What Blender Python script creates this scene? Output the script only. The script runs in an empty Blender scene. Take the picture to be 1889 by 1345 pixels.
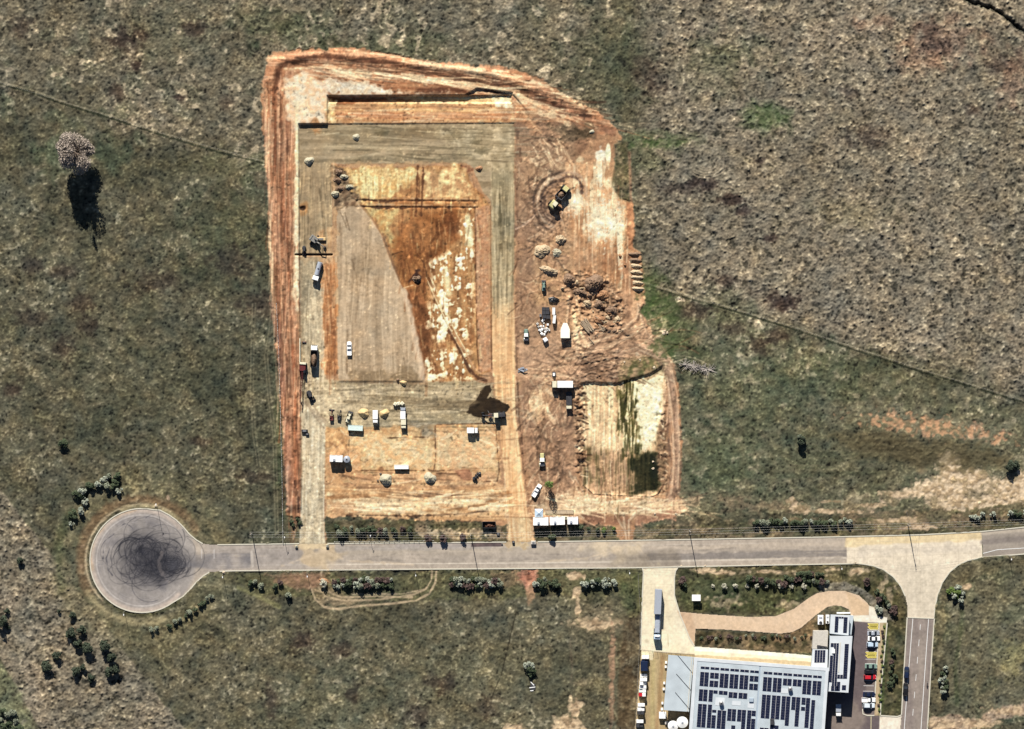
import bpy, math, random
import numpy as np
from mathutils import Vector
random.seed(7); rng = np.random.default_rng(11)
S = 0.2                       # metres per map unit (the map units are those of the survey sheet, x right, y down)
CX, CY = 944.5, 672.5
CAM_H = 1500.0
# ---------------------------------------------------------------- camera, sky, sun, exposure
scene = bpy.context.scene
cam_d = bpy.data.cameras.new("camera"); cam = bpy.data.objects.new("camera", cam_d)
scene.collection.objects.link(cam); scene.camera = cam
cam.location = (0, 0, CAM_H); cam.rotation_euler = (0, 0, 0)
cam_d.sensor_fit = 'HORIZONTAL'; cam_d.sensor_width = 36.0
cam_d.lens = 36.0*CAM_H/(1889*S); cam_d.clip_start = 10; cam_d.clip_end = 20000
EL = math.radians(34); AZ = math.atan2(-0.185, 0.983)
w = bpy.data.worlds.new("World"); scene.world = w; w.use_nodes = True
nt = w.node_tree; bg = nt.nodes['Background']
sky = nt.nodes.new('ShaderNodeTexSky'); sky.sky_type = 'NISHITA'; sky.sun_disc = False
sky.air_density = 0.55; sky.dust_density = 0.2; sky.sun_elevation = EL; sky.sun_rotation = AZ
nt.links.new(sky.outputs[0], bg.inputs[0]); bg.inputs[1].default_value = 0.05
sd = bpy.data.lights.new("sun", 'SUN'); sd.energy = 5.0; sd.angle = math.radians(0.5); sd.color = (1.0, 0.95, 0.87)
so = bpy.data.objects.new("sun", sd); scene.collection.objects.link(so)
dv = Vector((math.sin(AZ)*math.cos(EL), math.cos(AZ)*math.cos(EL), math.sin(EL)))
so.rotation_euler = dv.to_track_quat('Z', 'Y').to_euler(); so.location = (0, 0, 200)
scene.view_settings.view_transform = 'Standard'; scene.view_settings.look = 'None'
EXPO = 0.75
scene.view_settings.exposure = EXPO; scene.view_settings.gamma = 1.0
KL = 0.98*2**EXPO             # how bright flat sunlit ground renders for albedo 1
# ---------------------------------------------------------------- helpers
COL = scene.collection
def lin(c):
    c = np.asarray(c, float)/255.0
    return np.where(c <= 0.04045, c/12.92, ((c+0.055)/1.055)**2.4)
def alb(c):                   # sRGB look of a sunlit flat surface -> base colour
    return np.clip(lin(c)/KL, 0.002, 0.85)
def Wp(px, py, h=0.0):
    k = S*(1-h/CAM_H); return ((px-CX)*k, (CY-py)*k)
def tag(o, label=None, cat=None, group=None, kind=None):
    if label: o['label'] = label
    if cat: o['category'] = cat
    if group: o['group'] = group
    if kind: o['kind'] = kind
    return o
MATS = {}
def mat(name, rgb, rough=0.7, metal=0.0, var=0.12, scale=1.5, bump=0.0, spec=0.3, srgb=False, island=0.0):
    if name in MATS: return MATS[name]
    m = bpy.data.materials.new(name); m.use_nodes = True; n = m.node_tree.nodes; l = m.node_tree.links
    p = n['Principled BSDF']; p.inputs['Roughness'].default_value = rough; p.inputs['Metallic'].default_value = metal
    p.inputs['Specular IOR Level'].default_value = spec
    c = alb(rgb) if srgb else np.array(rgb, float)
    tc = n.new('ShaderNodeTexCoord'); nz = n.new('ShaderNodeTexNoise'); nz.inputs['Scale'].default_value = scale
    nz.inputs['Detail'].default_value = 5
    l.new(tc.outputs['Object'], nz.inputs['Vector'])
    r = n.new('ShaderNodeValToRGB'); r.color_ramp.elements[0].position = 0.3; r.color_ramp.elements[1].position = 0.7
    r.color_ramp.elements[0].color = (*np.clip(c*(1-var), 0, 1), 1); r.color_ramp.elements[1].color = (*np.clip(c*(1+var), 0, 1), 1)
    l.new(nz.outputs['Fac'], r.inputs['Fac'])
    out = r.outputs['Color']
    if island:
        g = n.new('ShaderNodeNewGeometry'); mr = n.new('ShaderNodeMapRange')
        mr.inputs[3].default_value = 1-island; mr.inputs[4].default_value = 1+island
        l.new(g.outputs['Random Per Island'], mr.inputs[0])
        hv = n.new('ShaderNodeVectorMath'); hv.operation = 'SCALE'
        l.new(out, hv.inputs[0]); l.new(mr.outputs[0], hv.inputs['Scale']); out = hv.outputs[0]
    l.new(out, p.inputs['Base Color'])
    if bump:
        b = n.new('ShaderNodeBump'); b.inputs['Strength'].default_value = bump; b.inputs['Distance'].default_value = 0.05
        l.new(nz.outputs['Fac'], b.inputs['Height']); l.new(b.outputs[0], p.inputs['Normal'])
    MATS[name] = m; return m
def attr_mat(name, rough=0.95, var=0.25, scale=6.0, bump=0.35):
    m = bpy.data.materials.new(name); m.use_nodes = True; n = m.node_tree.nodes; l = m.node_tree.links
    p = n['Principled BSDF']; p.inputs['Roughness'].default_value = rough; p.inputs['Specular IOR Level'].default_value = 0.12
    a = n.new('ShaderNodeAttribute'); a.attribute_name = 'Col'
    tc = n.new('ShaderNodeTexCoord'); nz = n.new('ShaderNodeTexNoise'); nz.inputs['Scale'].default_value = scale; nz.inputs['Detail'].default_value = 4
    l.new(tc.outputs['Object'], nz.inputs['Vector'])
    mr = n.new('ShaderNodeMapRange'); mr.inputs[1].default_value = 0.25; mr.inputs[2].default_value = 0.75
    mr.inputs[3].default_value = 1-var; mr.inputs[4].default_value = 1+var
    l.new(nz.outputs['Fac'], mr.inputs[0])
    v = n.new('ShaderNodeVectorMath'); v.operation = 'SCALE'
    l.new(a.outputs['Color'], v.inputs[0]); l.new(mr.outputs[0], v.inputs['Scale']); l.new(v.outputs[0], p.inputs['Base Color'])
    b = n.new('ShaderNodeBump'); b.inputs['Strength'].default_value = bump; b.inputs['Distance'].default_value = 0.06
    l.new(nz.outputs['Fac'], b.inputs['Height']); l.new(b.outputs[0], p.inputs['Normal'])
    return m
def sst(e0, e1, x):
    t = np.clip((x-e0)/(e1-e0), 0, 1); return t*t*(3-2*t)

class Canvas:
    """A survey sheet: colour and height fields sampled on a regular grid of the ground."""
    def __init__(s, x0, y0, x1, y1, step):
        s.x0, s.y0, s.step = x0, y0, step
        s.nx = int((x1-x0)/step)+1; s.ny = int((y1-y0)/step)+1
        s.xs = x0+np.arange(s.nx)*step; s.ys = y0+np.arange(s.ny)*step
        s.C = np.zeros((s.ny, s.nx, 3), np.float32); s.H = np.zeros((s.ny, s.nx), np.float32)
        fy = np.fft.fftfreq(s.ny, step)[:, None]; fx = np.fft.rfftfreq(s.nx, step)[None, :]; s.f = (fx, fy)
    def noise(s, sx, sy=None, ang=0.0):
        sy = sy or sx; a = math.radians(ang); fx, fy = s.f
        u = fx*math.cos(a)+fy*math.sin(a); v = -fx*math.sin(a)+fy*math.cos(a)
        W = np.fft.rfft2(rng.standard_normal((s.ny, s.nx)).astype(np.float32))
        W *= np.exp(-2*math.pi**2*((sx*u)**2+(sy*v)**2))
        r = np.fft.irfft2(W, s=(s.ny, s.nx)).astype(np.float32); r -= r.mean(); return r/r.std()
    def win(s, pts, m):
        p = np.array(pts, float)
        i0 = max(0, int((p[:, 0].min()-m-s.x0)/s.step)); i1 = min(s.nx, int((p[:, 0].max()+m-s.x0)/s.step)+2)
        j0 = max(0, int((p[:, 1].min()-m-s.y0)/s.step)); j1 = min(s.ny, int((p[:, 1].max()+m-s.y0)/s.step)+2)
        return (slice(j0, j1), slice(i0, i1))
    def edge_d(s, X, Y, pts, closed):
        d2 = np.full(X.shape, 1e12, np.float32); ins = np.zeros(X.shape, bool); n = len(pts)
        for k in range(n if closed else n-1):
            ax, ay = pts[k]; bx, by = pts[(k+1) % n]
            dx, dy = bx-ax, by-ay; L = dx*dx+dy*dy+1e-9
            t = np.clip(((X-ax)*dx+(Y-ay)*dy)/L, 0, 1)
            d2 = np.minimum(d2, (X-ax-t*dx)**2+(Y-ay-t*dy)**2)
            if closed and ay != by:
                c = ((ay > Y) != (by > Y)) & (X < (bx-ax)*(Y-ay)/(by-ay)+ax); ins ^= c
        return np.sqrt(d2), ins
    def poly(s, pts, soft=1.5, warp=0.0, wn=None):
        wn = s.n3 if wn is None else wn
        sl = s.win(pts, soft*2+warp*3+2)
        X, Y = np.meshgrid(s.xs[sl[1]], s.ys[sl[0]])
        d, ins = s.edge_d(X.astype(np.float32), Y.astype(np.float32), pts, True)
        sd = np.where(ins, d, -d)
        if warp: sd = sd+wn[sl]*warp
        return sl, sst(-soft, soft, sd)
    def line(s, pts, wd, soft=1.0, warp=0.0, wn=None):
        wn = s.n3 if wn is None else wn
        sl = s.win(pts, wd/2+soft*2+warp*3+2)
        X, Y = np.meshgrid(s.xs[sl[1]], s.ys[sl[0]])
        d, _ = s.edge_d(X.astype(np.float32), Y.astype(np.float32), pts, False)
        if warp: d = d+wn[sl]*warp
        return sl, 1-sst(wd/2-soft, wd/2+soft, d)
    def ell(s, cx, cy, rx, ry, soft=0.3, warp=0.0, wn=None, ang=0):
        wn = s.n3 if wn is None else wn
        r = max(rx, ry)*(1+soft+warp*2)+3; sl = s.win([(cx-r, cy-r), (cx+r, cy+r)], 0)
        X, Y = np.meshgrid(s.xs[sl[1]]-cx, s.ys[sl[0]]-cy); a = math.radians(ang)
        d = np.hypot((X*math.cos(a)+Y*math.sin(a))/rx, (-X*math.sin(a)+Y*math.cos(a))/ry)
        if warp: d = d+wn[sl]*warp
        return sl, 1-sst(1-soft, 1+soft, d)
    def paint(s, m, c1, c2=None, noise=None, con=1.0, k=1.0):
        sl, a = m; a = (a*k)[..., None]; c1 = np.array(c1, np.float32)
        if c2 is None: col = c1
        else:
            t = np.clip(0.5+0.5*con*noise[sl], 0, 1)[..., None]; col = c1*(1-t)+np.array(c2, np.float32)*t
        s.C[sl] = s.C[sl]*(1-a)+col*a
    def mul(s, m, f):
        sl, a = m; s.C[sl] *= (1+a*(f-1))[..., None]
    def at(s, px, py):
        i = min(s.nx-1, max(0, int(round((px-s.x0)/s.step)))); j = min(s.ny-1, max(0, int(round((py-s.y0)/s.step))))
        return float(s.H[j, i])

def np_mesh(name, co, quads, cols, material, extra=None):
    me = bpy.data.meshes.new(name); n = len(co); q = len(quads)
    me.vertices.add(n); me.vertices.foreach_set('co', co.astype(np.float32).ravel())
    me.loops.add(q*4); me.loops.foreach_set('vertex_index', quads.astype(np.int32).ravel())
    me.polygons.add(q); me.polygons.foreach_set('loop_start', np.arange(0, q*4, 4, dtype=np.int32))
    me.update(calc_edges=True)
    me.polygons.foreach_set('use_smooth', np.ones(q, bool))
    a = me.color_attributes.new('Col', 'FLOAT_COLOR', 'POINT')
    a.data.foreach_set('color', np.concatenate([cols, np.ones((n, 1))], 1).astype(np.float32).ravel())
    me.materials.append(material); o = bpy.data.objects.new(name, me); COL.objects.link(o); return o
def grid_object(name, cv, mask, material, z=0.0, flat=False):
    """mesh of the canvas cells where mask (ny-1, nx-1) is true"""
    jj, ii = np.nonzero(mask); nx = cv.nx
    a = jj*nx+ii; q = np.stack([a+nx, a+nx+1, a+1, a], 1)
    u, inv = np.unique(q.ravel(), return_inverse=True); q = inv.reshape(-1, 4)
    X = (cv.xs[u % nx]-CX)*S; Y = (CY-cv.ys[u//nx])*S
    Z = np.full(len(u), z) if flat else cv.H.ravel()[u]+z
    c = alb(np.clip(cv.C.reshape(-1, 3)[u], 0, 255))
    return np_mesh(name, np.stack([X, Y, Z], 1), q, c, material)
# ---------------------------------------------------------------- the terrain: grass and bare earth
G = Canvas(-80, -60, 1970, 1405, 1.3)
n1 = G.noise(1.3); n2 = G.noise(2.6); n3 = G.noise(5); n6 = G.noise(10); n15 = G.noise(24); n40 = G.noise(60)
NV = G.noise(1.4, 22); NH = G.noise(22, 1.4); NV2 = G.noise(3, 40); NH2 = G.noise(40, 3)
G.n3 = (.8*n3+.45*n2+.45*n1).astype(np.float32)
nc1 = G.noise(6); nc2 = G.noise(15); nc3 = G.noise(4); nf = rng.standard_normal((G.ny, G.nx)).astype(np.float32)
ALL = (slice(0, G.ny), slice(0, G.nx))
XX, YY = np.meshgrid(G.xs, G.ys); XX = XX.astype(np.float32); YY = YY.astype(np.float32)
P, L, E, A = G.poly, G.line, G.ell, G.paint
one = np.ones((G.ny, G.nx), np.float32)
# grass base: olive, brown and dry tussocks
A((ALL, one), (84, 82, 60), (104, 96, 74), n15+0.6*n6+0.3*n3, 0.5)
A((ALL, sst(0.2, 1.6, n6+0.7*n15)), (70, 88, 60), k=0.45)
dry = np.zeros_like(one)                      # how dry and tussocky the field is
fy = 520+(XX-1180)*0.303
far = sst(-25, 25, fy-YY+10*n6)*sst(1130, 1230, XX+8*n6)
dry = np.maximum(dry, far)
bl = sst(-4, 4, (YY-900)-(XX-0)*1.306+2*n3)*sst(-4, 4, (XX*1.78+1215)-YY)
bl = np.where(XX < 400, bl, 0); dry = np.maximum(dry, bl)
tl = sst(40, -40, (YY-150)-(XX)*0.3+12*n6)*sst(1180, 1080, XX); dry = np.maximum(dry, 0.55*tl)
A((ALL, dry), (133, 123, 102), (117, 110, 90), n6+0.6*n3, 0.6, 0.9)
A((ALL, dry*sst(-0.3, 1.3, n40)), (142, 131, 109), k=0.35)
A((ALL, dry*sst(0.9, 1.7, n15)), (122, 108, 90), k=0.25)
grn = sst(0, 40, YY-fy+10*n6)*sst(1150, 1230, XX)*sst(960, 930, YY)
A((ALL, grn), (98, 101, 74), (118, 112, 86), n6+0.5*n3, 0.7, 0.75)
fl = sst(560, 480, XX+10*n6)*sst(120, 330, YY-XX*0.3+20*n6)*(1-bl)
A((ALL, fl), (84, 84, 63), (107, 99, 78), n6+0.6*n15, 0.6, 0.6)
A((ALL, fl*sst(250, 480, XX)*sst(400, 700, YY)), (70, 74, 54), k=0.25)
sth = sst(1080, 1120, YY)*sst(1180, 1120, XX)*(1-bl)
A((ALL, sth), (96, 92, 68), (110, 103, 80), n6+0.6*n15, 0.7, 0.7)
# tussock heads and dark gaps
tus = n2+0.55*n1
amp = 0.6+0.55*dry
cl = np.clip(0.5+0.6*n15+0.5*n6, 0.15, 1.5)
A((ALL, sst(0.9, 2.2, tus)*np.clip(cl*amp, 0, 1)), (168, 157, 131), k=0.55)
A((ALL, sst(0.9, 2.2, -tus)*np.clip(amp, 0, 1)), (52, 54, 42), k=0.55)
# heights
rough = 0.085+0.06*dry
# green and purple-brown patches
for (x, y, rx, ry, c, k) in [(1415, 218, 38, 22, (62, 98, 58), .75), (1225, 262, 50, 14, (62, 92, 55), .7), (1200, 290, 30, 25, (72, 92, 58), .5),
    (1190, 540, 28, 40, (66, 96, 48), .8), (1225, 590, 40, 45, (64, 92, 50), .6), (1240, 640, 40, 25, (62, 88, 48), .6), (100, 285, 30, 30, (62, 88, 58), .6), (200, 285, 30, 25, (62, 88, 64), .6),
    (1180, 252, 35, 10, (70, 95, 60), .7), (560, 60, 60, 30, (66, 82, 54), .6), (480, 40, 50, 30, (66, 84, 54), .5), (690, 90, 120, 20, (60, 78, 50), .6), (430, 430, 90, 60, (72, 88, 58), .45), (320, 60, 80, 50, (74, 86, 58), .3),
    (1330, 570, 60, 30, (72, 92, 62), .5), (1400, 720, 120, 60, (70, 92, 66), .45), (1520, 700, 90, 40, (70, 92, 66), .5), (1330, 860, 60, 60, (66, 92, 62), .5), (1650, 690, 120, 30, (84, 94, 66), .5),
    (1500, 850, 60, 30, (66, 88, 64), .4), (270, 700, 120, 80, (66, 76, 56), .4), (850, 1240, 140, 60, (84, 94, 74), .4), (600, 1300, 100, 50, (82, 94, 72), .5), (1580, 300, 200, 60, (112, 108, 88), .3),
    (1120, 120, 60, 80, (72, 88, 58), .5), (1350, 100, 60, 30, (74, 94, 60), .4), (1320, 130, 60, 40, (78, 92, 62), .35), (515, 800, 10, 90, (60, 84, 50), .6), (420, 310, 60, 25, (108, 112, 70), .35), (1580, 395, 70, 25, (124, 120, 78), .4),
    (1000, 60, 40, 120, (96, 96, 66), .3)]:
    A(E(x, y, rx, ry, 0.8, 0.3, nc1+.4*n2), (c[0]+14, c[1]+6, c[2]), k=k*.75)
for (x, y, rx, ry, k) in [(222, 70, 22, 16, .7), (255, 68, 18, 12, .6), (240, 92, 16, 18, .5), (360, 55, 22, 14, .6), (252, 123, 9, 8, .8), (218, 172, 14, 14, .5), (335, 178, 10, 8, .9), (1190, 130, 26, 24, .38), (1210, 160, 22, 16, .38),
    (1442, 560, 26, 15, .95), (1335, 520, 16, 10, .6), (1280, 575, 30, 14, .6), (1352, 605, 24, 12, .5), (1430, 620, 20, 12, .6), (1395, 640, 16, 16, .5), (1300, 338, 26, 10, .85), (1345, 368, 22, 10, .85), (1370, 390, 14, 8, .8), (1420, 440, 14, 7, .8),
    (1250, 350, 30, 14, .4), (560, 1185, 18, 16, .7), (628, 1200, 18, 12, .5), (820, 1260, 30, 16, .5), (650, 1280, 14, 16, .5), (500, 1290, 12, 22, .5), (770, 1320, 20, 25, .5), (900, 1300, 22, 25, .4), (60, 490, 20, 12, .5), (120, 500, 26, 10, .5),
    (150, 560, 22, 14, .5), (165, 600, 14, 16, .5), (60, 585, 30, 16, .4), (115, 640, 20, 25, .5), (25, 720, 14, 14, .6), (480, 560, 34, 22, .5), (430, 480, 40, 30, .4), (290, 520, 40, 22, .4), (370, 815, 16, 8, .5), (1400, 300, 12, 8, .6),
    (1560, 170, 24, 10, .4), (1710, 60, 16, 14, .6), (1730, 85, 24, 14, .6), (1850, 120, 30, 20, .5), (1795, 205, 16, 10, .5), (1600, 255, 40, 20, .4), (1400, 540, 16, 14, .3), (420, 190, 16, 12, .4), (40, 50, 22, 20, .4), (470, 880, 40, 16, .4)]:
    A(E(x, y, rx, ry, 0.6, 0.28), (68, 54, 46), k=k)
    A(E(x, y, rx*.6, ry*.6, 0.6, 0.4, n2), (54, 44, 38), k=k*.6)
for (x, y, rx, ry) in [(1750, 75, 50, 35), (1700, 110, 40, 25), (1870, 150, 25, 40), (1600, 40, 30, 12)]:
    A(E(x, y, rx, ry, 0.6, 0.3, n3), (140, 104, 82), k=.5)
# scattered pale dry clumps, more of them in the north-west and east
A((ALL, sst(1.5, 2.2, n3+0.6*n2+0.35*n15)*sst(0.2, 0.8, tl+0.5*grn+0.3*far)), (172, 156, 126), k=.7)
# small pale arcs of old tyre rings by the eastern field
for r in (14, 20, 27, 33, 39):
    pts = [(1303+r*math.cos(t), 300+r*.75*math.sin(t)) for t in np.linspace(-0.4, 2.4, 14)]
    A(L(pts, 2.2, 1.2, .3), (150, 134, 108), k=.6); sl, a = L(pts, 2.2, 1.5); G.H[sl] += 0.18*a
# the creek gully in the north-east corner
gully = [(1755, -20), (1790, 4), (1815, 12), (1835, 18), (1856, 32), (1872, 46), (1889, 60), (1920, 80)]
A(L([(x-6, y+9) for x, y in gully], 10, 5, 1.2), (158, 142, 114), k=.7)
sl, a = L(gully, 5, 3, 1.0); G.H[sl] -= 1.5*a; A((sl, a), (38, 44, 36), k=.7)
# old fence lines and cattle tracks
for pts in ([(-20, 147), (60, 168), (120, 190), (200, 214), (300, 247), (400, 277), (492, 300)], [(1180, 520), (1260, 545), (1350, 570), (1450, 600), (1550, 634), (1700, 683), (1889, 740), (1960, 762)]):
    A(L([(x, y+3) for x, y in pts], 2.6, 1.3, .5), (48, 54, 38), k=.75)
    A(L([(x+1, y-1) for x, y in pts], 2.0, 1.2, .4), (150, 142, 112), k=.55)
A(L([(1010, 60), (1018, 110), (1022, 150)], 3, 2, .8), (130, 120, 90), k=.5)
A(L([(952, 1130), (940, 1180), (925, 1245), (905, 1290)], 2, 1, .5), (56, 52, 40), k=.6)
for dx in (0, 5):
    A(L([(466+dx, 560), (463+dx, 640), (462+dx, 720), (466+dx, 800), (475+dx, 860)], 1.8, 1, .3), (132, 124, 96), k=.5)
    A(L([(500+dx, 520), (498+dx, 600), (488+dx, 655), (493+dx, 720), (503+dx, 800), (506+dx, 900), (508+dx, 990)], 1.8, 1, .3), (140, 132, 102), k=.5)
    A(L([(1300, 262+dx), (1350, 285+dx), (1400, 303+dx), (1430, 310+dx)], 1.6, 1, .3), (150, 140, 108), k=.5)
# mown and worn ground to the east
A(P([(1500, 740), (1620, 748), (1800, 775), (1900, 800), (1980, 830), (1980, 860), (1880, 830), (1700, 800), (1540, 790)], 10, 4), (118, 112, 86), (98, 98, 74), NH, .8, .7)
A(P([(1530, 795), (1650, 800), (1800, 820), (1860, 845), (1800, 870), (1690, 860), (1580, 845)], 10, 4), (74, 66, 46), (90, 84, 60), NH, .8, .7)
A(P([(1420, 800), (1540, 790), (1640, 840), (1680, 880), (1500, 905), (1400, 890)], 14, 4), (98, 96, 72), (82, 86, 62), NH, 1., .6)
A(E(1690, 782, 80, 16, .4, .35, n2, 8), (214, 158, 116), (120, 108, 80), n2, 1.2, .75)
A(E(1810, 800, 45, 12, .5, .4, n2, 10), (212, 164, 128), (120, 108, 80), n2, 1.4, .7)
A(P([(1690, 890), (1735, 880), (1742, 845), (1758, 846), (1768, 880), (1800, 865), (1830, 890), (1889, 880), (1970, 870), (1970, 940), (1840, 940), (1780, 935), (1720, 945), (1700, 910)], 6, 7, n3), (228, 200, 164), (150, 130, 96), n3+.6*n2, 1.0, .95)
A(P([(1450, 928), (1520, 940), (1600, 938), (1640, 910), (1700, 900), (1700, 915), (1640, 930), (1600, 948), (1480, 946)], 4, 5, n3), (222, 192, 158), (120, 108, 80), n3+.6*n2, 1.2, .9)
A(P([(1250, 905), (1400, 915), (1460, 925), (1480, 945), (1260, 950)], 6, 4, n3), (150, 128, 98), (92, 90, 66), n3+.6*n2, 1.1, .7)
# verges of the long road
A(P([(600, 962), (760, 958), (930, 965), (940, 1004), (600, 1006)], 3, 2), (78, 78, 50), (112, 98, 70), n3+.5*NH, .9, .95)
A(P([(760, 972), (850, 978), (925, 975), (930, 990), (840, 990), (770, 990)], 4, 3), (222, 196, 158), (150, 126, 96), n3, .9, .8)
A(P([(1068, 968), (1180, 972), (1390, 960), (1600, 948), (1970, 925), (1970, 968), (1800, 982), (1560, 992), (1160, 998), (985, 998), (985, 985)], 3, 2), (86, 84, 56), (120, 104, 78), n3+.8*NH, .9, .95)
for yy in (975, 983, 990): A(L([(1000, yy+2), (1300, yy), (1600, yy-6), (1900, yy-18)], 1.5, 1, .4), (150, 132, 104), k=.35)
A(L([(1655, 975), (1720, 968)], 8, 4, 2), (190, 152, 124), k=.6)
A(P([(1600, 960), (1760, 945), (1900, 935), (1900, 960), (1700, 975), (1610, 978)], 5, 4, n3), (158, 128, 100), (96, 92, 64), n3+.5*n2, 1.2, .6)
A(P([(400, 1060), (1180, 1052), (1180, 1098), (700, 1108), (480, 1096)], 4, 3), (102, 98, 66), (88, 88, 58), n3+.7*NH, .9, .9)
A(P([(490, 1060), (600, 1056), (600, 1078), (575, 1090), (545, 1085), (515, 1072)], 4, 3), (158, 122, 98), (128, 104, 78), n2, .7, .9)
A(P([(905, 1058), (960, 1056), (975, 1080), (930, 1085)], 5, 3), (140, 112, 84), k=.6)
for pts in ([(805, 1053), (803, 1075), (792, 1095), (768, 1108), (720, 1114), (660, 1118), (625, 1124), (598, 1120), (582, 1106), (575, 1088)], [(797, 1053), (796, 1070), (786, 1086), (765, 1096), (700, 1106), (630, 1108), (600, 1100), (588, 1084)], [(760, 1102), (690, 1100), (630, 1102), (606, 1092)], [(780, 1088), (740, 1096), (650, 1096)]):
    A(L(pts, 3.2, 1.6, .5), (196, 172, 138), k=.85)
A(P([(575, 1080), (600, 1078), (640, 1098), (660, 1112), (620, 1120), (590, 1112)], 4, 2), (160, 136, 104), (120, 104, 76), NH, 1, .7)
A(L([(440, 1085), (470, 1097), (500, 1112), (515, 1120)], 7, 4, 1), (150, 150, 98), k=.5)
A(P([(965, 1050), (990, 1050), (988, 1080), (985, 1105), (972, 1105), (968, 1078), (955, 1062)], 2, 2), (206, 142, 116), (150, 104, 80), n2, 1, .9)
for b in [(975, 1062, 2, 9), (984, 1055, 2, 3), (964, 1067, 5, 2)]: A(E(*b, .4), (70, 35, 28), k=.8)
for (x, y, rx, ry, k) in [(1062, 1062, 13, 8, .9), (1064, 1094, 8, 12, .85), (1066, 1125, 4, 14, .6), (1100, 1148, 40, 12, .5), (1062, 1306, 10, 18, .9), (1050, 1338, 26, 14, .9), (1075, 1260, 14, 5, .3), (948, 1342, 16, 8, .8), (1105, 1130, 20, 10, .35)]:
    A(E(x, y, rx, ry, .35, .35, n2), (224, 196, 154), (170, 140, 108), n2, 1, k)
for pts, wd, k in (([(1132, 1150), (1132, 1200), (1130, 1260), (1126, 1345), (1124, 1400)], 6, .8), ([(1052, 1180), (1056, 1240), (1052, 1260)], 3, .35)):
    A(L(pts, wd, 3, 1.2), (176, 140, 112), (138, 110, 84), NV, .9, k)
A(P([(1150, 1150), (1180, 1100), (1186, 1200), (1182, 1270), (1172, 1345), (1170, 1400), (1138, 1400), (1142, 1250)], 4, 2), (84, 70, 50), (108, 94, 68), NV+.6*n2, .9, .9)
A(P([(1140, 1060), (1183, 1056), (1186, 1130), (1160, 1140), (1140, 1110)], 6, 3), (84, 94, 50), (100, 96, 60), n3, .8, .7)
A(P([(1060, 1090), (1160, 1090), (1175, 1180), (1060, 1170)], 18, 5), (116, 104, 76), k=.4)
A(E(1100, 1100, 24, 14, .4, .2), (60, 66, 40), k=.35)
# the verge by the intersection and the south-east block
A(P([(1250, 1047), (1560, 1041), (1620, 1050), (1655, 1080), (1670, 1120), (1672, 1180), (1664, 1320), (1622, 1320), (1636, 1150), (1600, 1100), (1520, 1085), (1440, 1135), (1250, 1130)], 2, 2), (74, 74, 44), (98, 90, 60), n3+.5*n2, .9, .95)
A(P([(1270, 1068), (1520, 1066), (1500, 1096), (1440, 1128), (1265, 1126), (1252, 1100)], 6, 3), (66, 76, 44), (84, 88, 54), n3, .8, .8)
for (x, y, rx, ry) in [(1300, 1053, 18, 5), (1335, 1056, 18, 4), (1372, 1054, 12, 3), (1410, 1054, 18, 3), (1534, 1049, 12, 5), (1578, 1054, 12, 6), (1598, 1052, 10, 4), (1635, 1068, 4, 9), (1652, 1080, 3, 8), (1625, 1085, 5, 14), (1640, 1100, 5, 14), (1500, 1060, 24, 4), (1450, 1056, 26, 3), (1455, 1120, 16, 10), (1340, 1110, 26, 10)]:
    A(E(x, y, rx, ry, .4, .35, n2), (212, 186, 148), (128, 112, 82), n2, 1.1, .7)
A(P([(1283, 1163), (1450, 1172), (1520, 1130), (1532, 1165), (1500, 1168), (1498, 1205), (1283, 1192)], 2, 1), (76, 70, 42), (120, 100, 70), n3+.6*n2, 1, .95)
A(P([(1440, 1160), (1495, 1140), (1500, 1165), (1470, 1185), (1430, 1185)], 5, 3), (160, 124, 88), k=.5)
A(P([(1508, 1078), (1560, 1074), (1600, 1090), (1640, 1128), (1648, 1145), (1634, 1145), (1606, 1116), (1590, 1098), (1556, 1090), (1512, 1092)], 2, 1), (158, 150, 132), (110, 104, 88), n2, 1, .95)
A(P([(1632, 1150), (1640, 1150), (1634, 1230), (1628, 1320), (1622, 1320)], 3, 1), (66, 84, 40), k=.7)
A(P([(1735, 1080), (1760, 1055), (1800, 1036), (1900, 1028), (1900, 1050), (1800, 1060), (1745, 1120), (1735, 1300), (1715, 1300), (1728, 1140)], 6, 3), (96, 88, 62), (116, 106, 76), n3, .8, .8)
A(P([(1750, 1090), (1900, 1040), (1975, 1040), (1975, 1300), (1770, 1330), (1745, 1200)], 20, 6), (124, 118, 92), (106, 104, 78), n6, .7, .6)
A(L([(1775, 1130), (1772, 1170), (1762, 1230), (1765, 1300)], 7, 4, 1), (72, 82, 50), k=.6)
A(E(1785, 1082, 9, 5, .4, .3, n2), (214, 180, 142), k=.8)
A(P([(1712, 1322), (1760, 1318), (1800, 1322), (1840, 1310), (1889, 1295), (1975, 1270), (1975, 1290), (1880, 1318), (1800, 1345), (1740, 1345), (1710, 1350)], 4, 4, n3), (206, 176, 146), (160, 130, 104), n2, 1, .85)
A(E(1868, 1215, 26, 26, .6, .4, n3), (180, 168, 104), k=.5)
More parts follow.
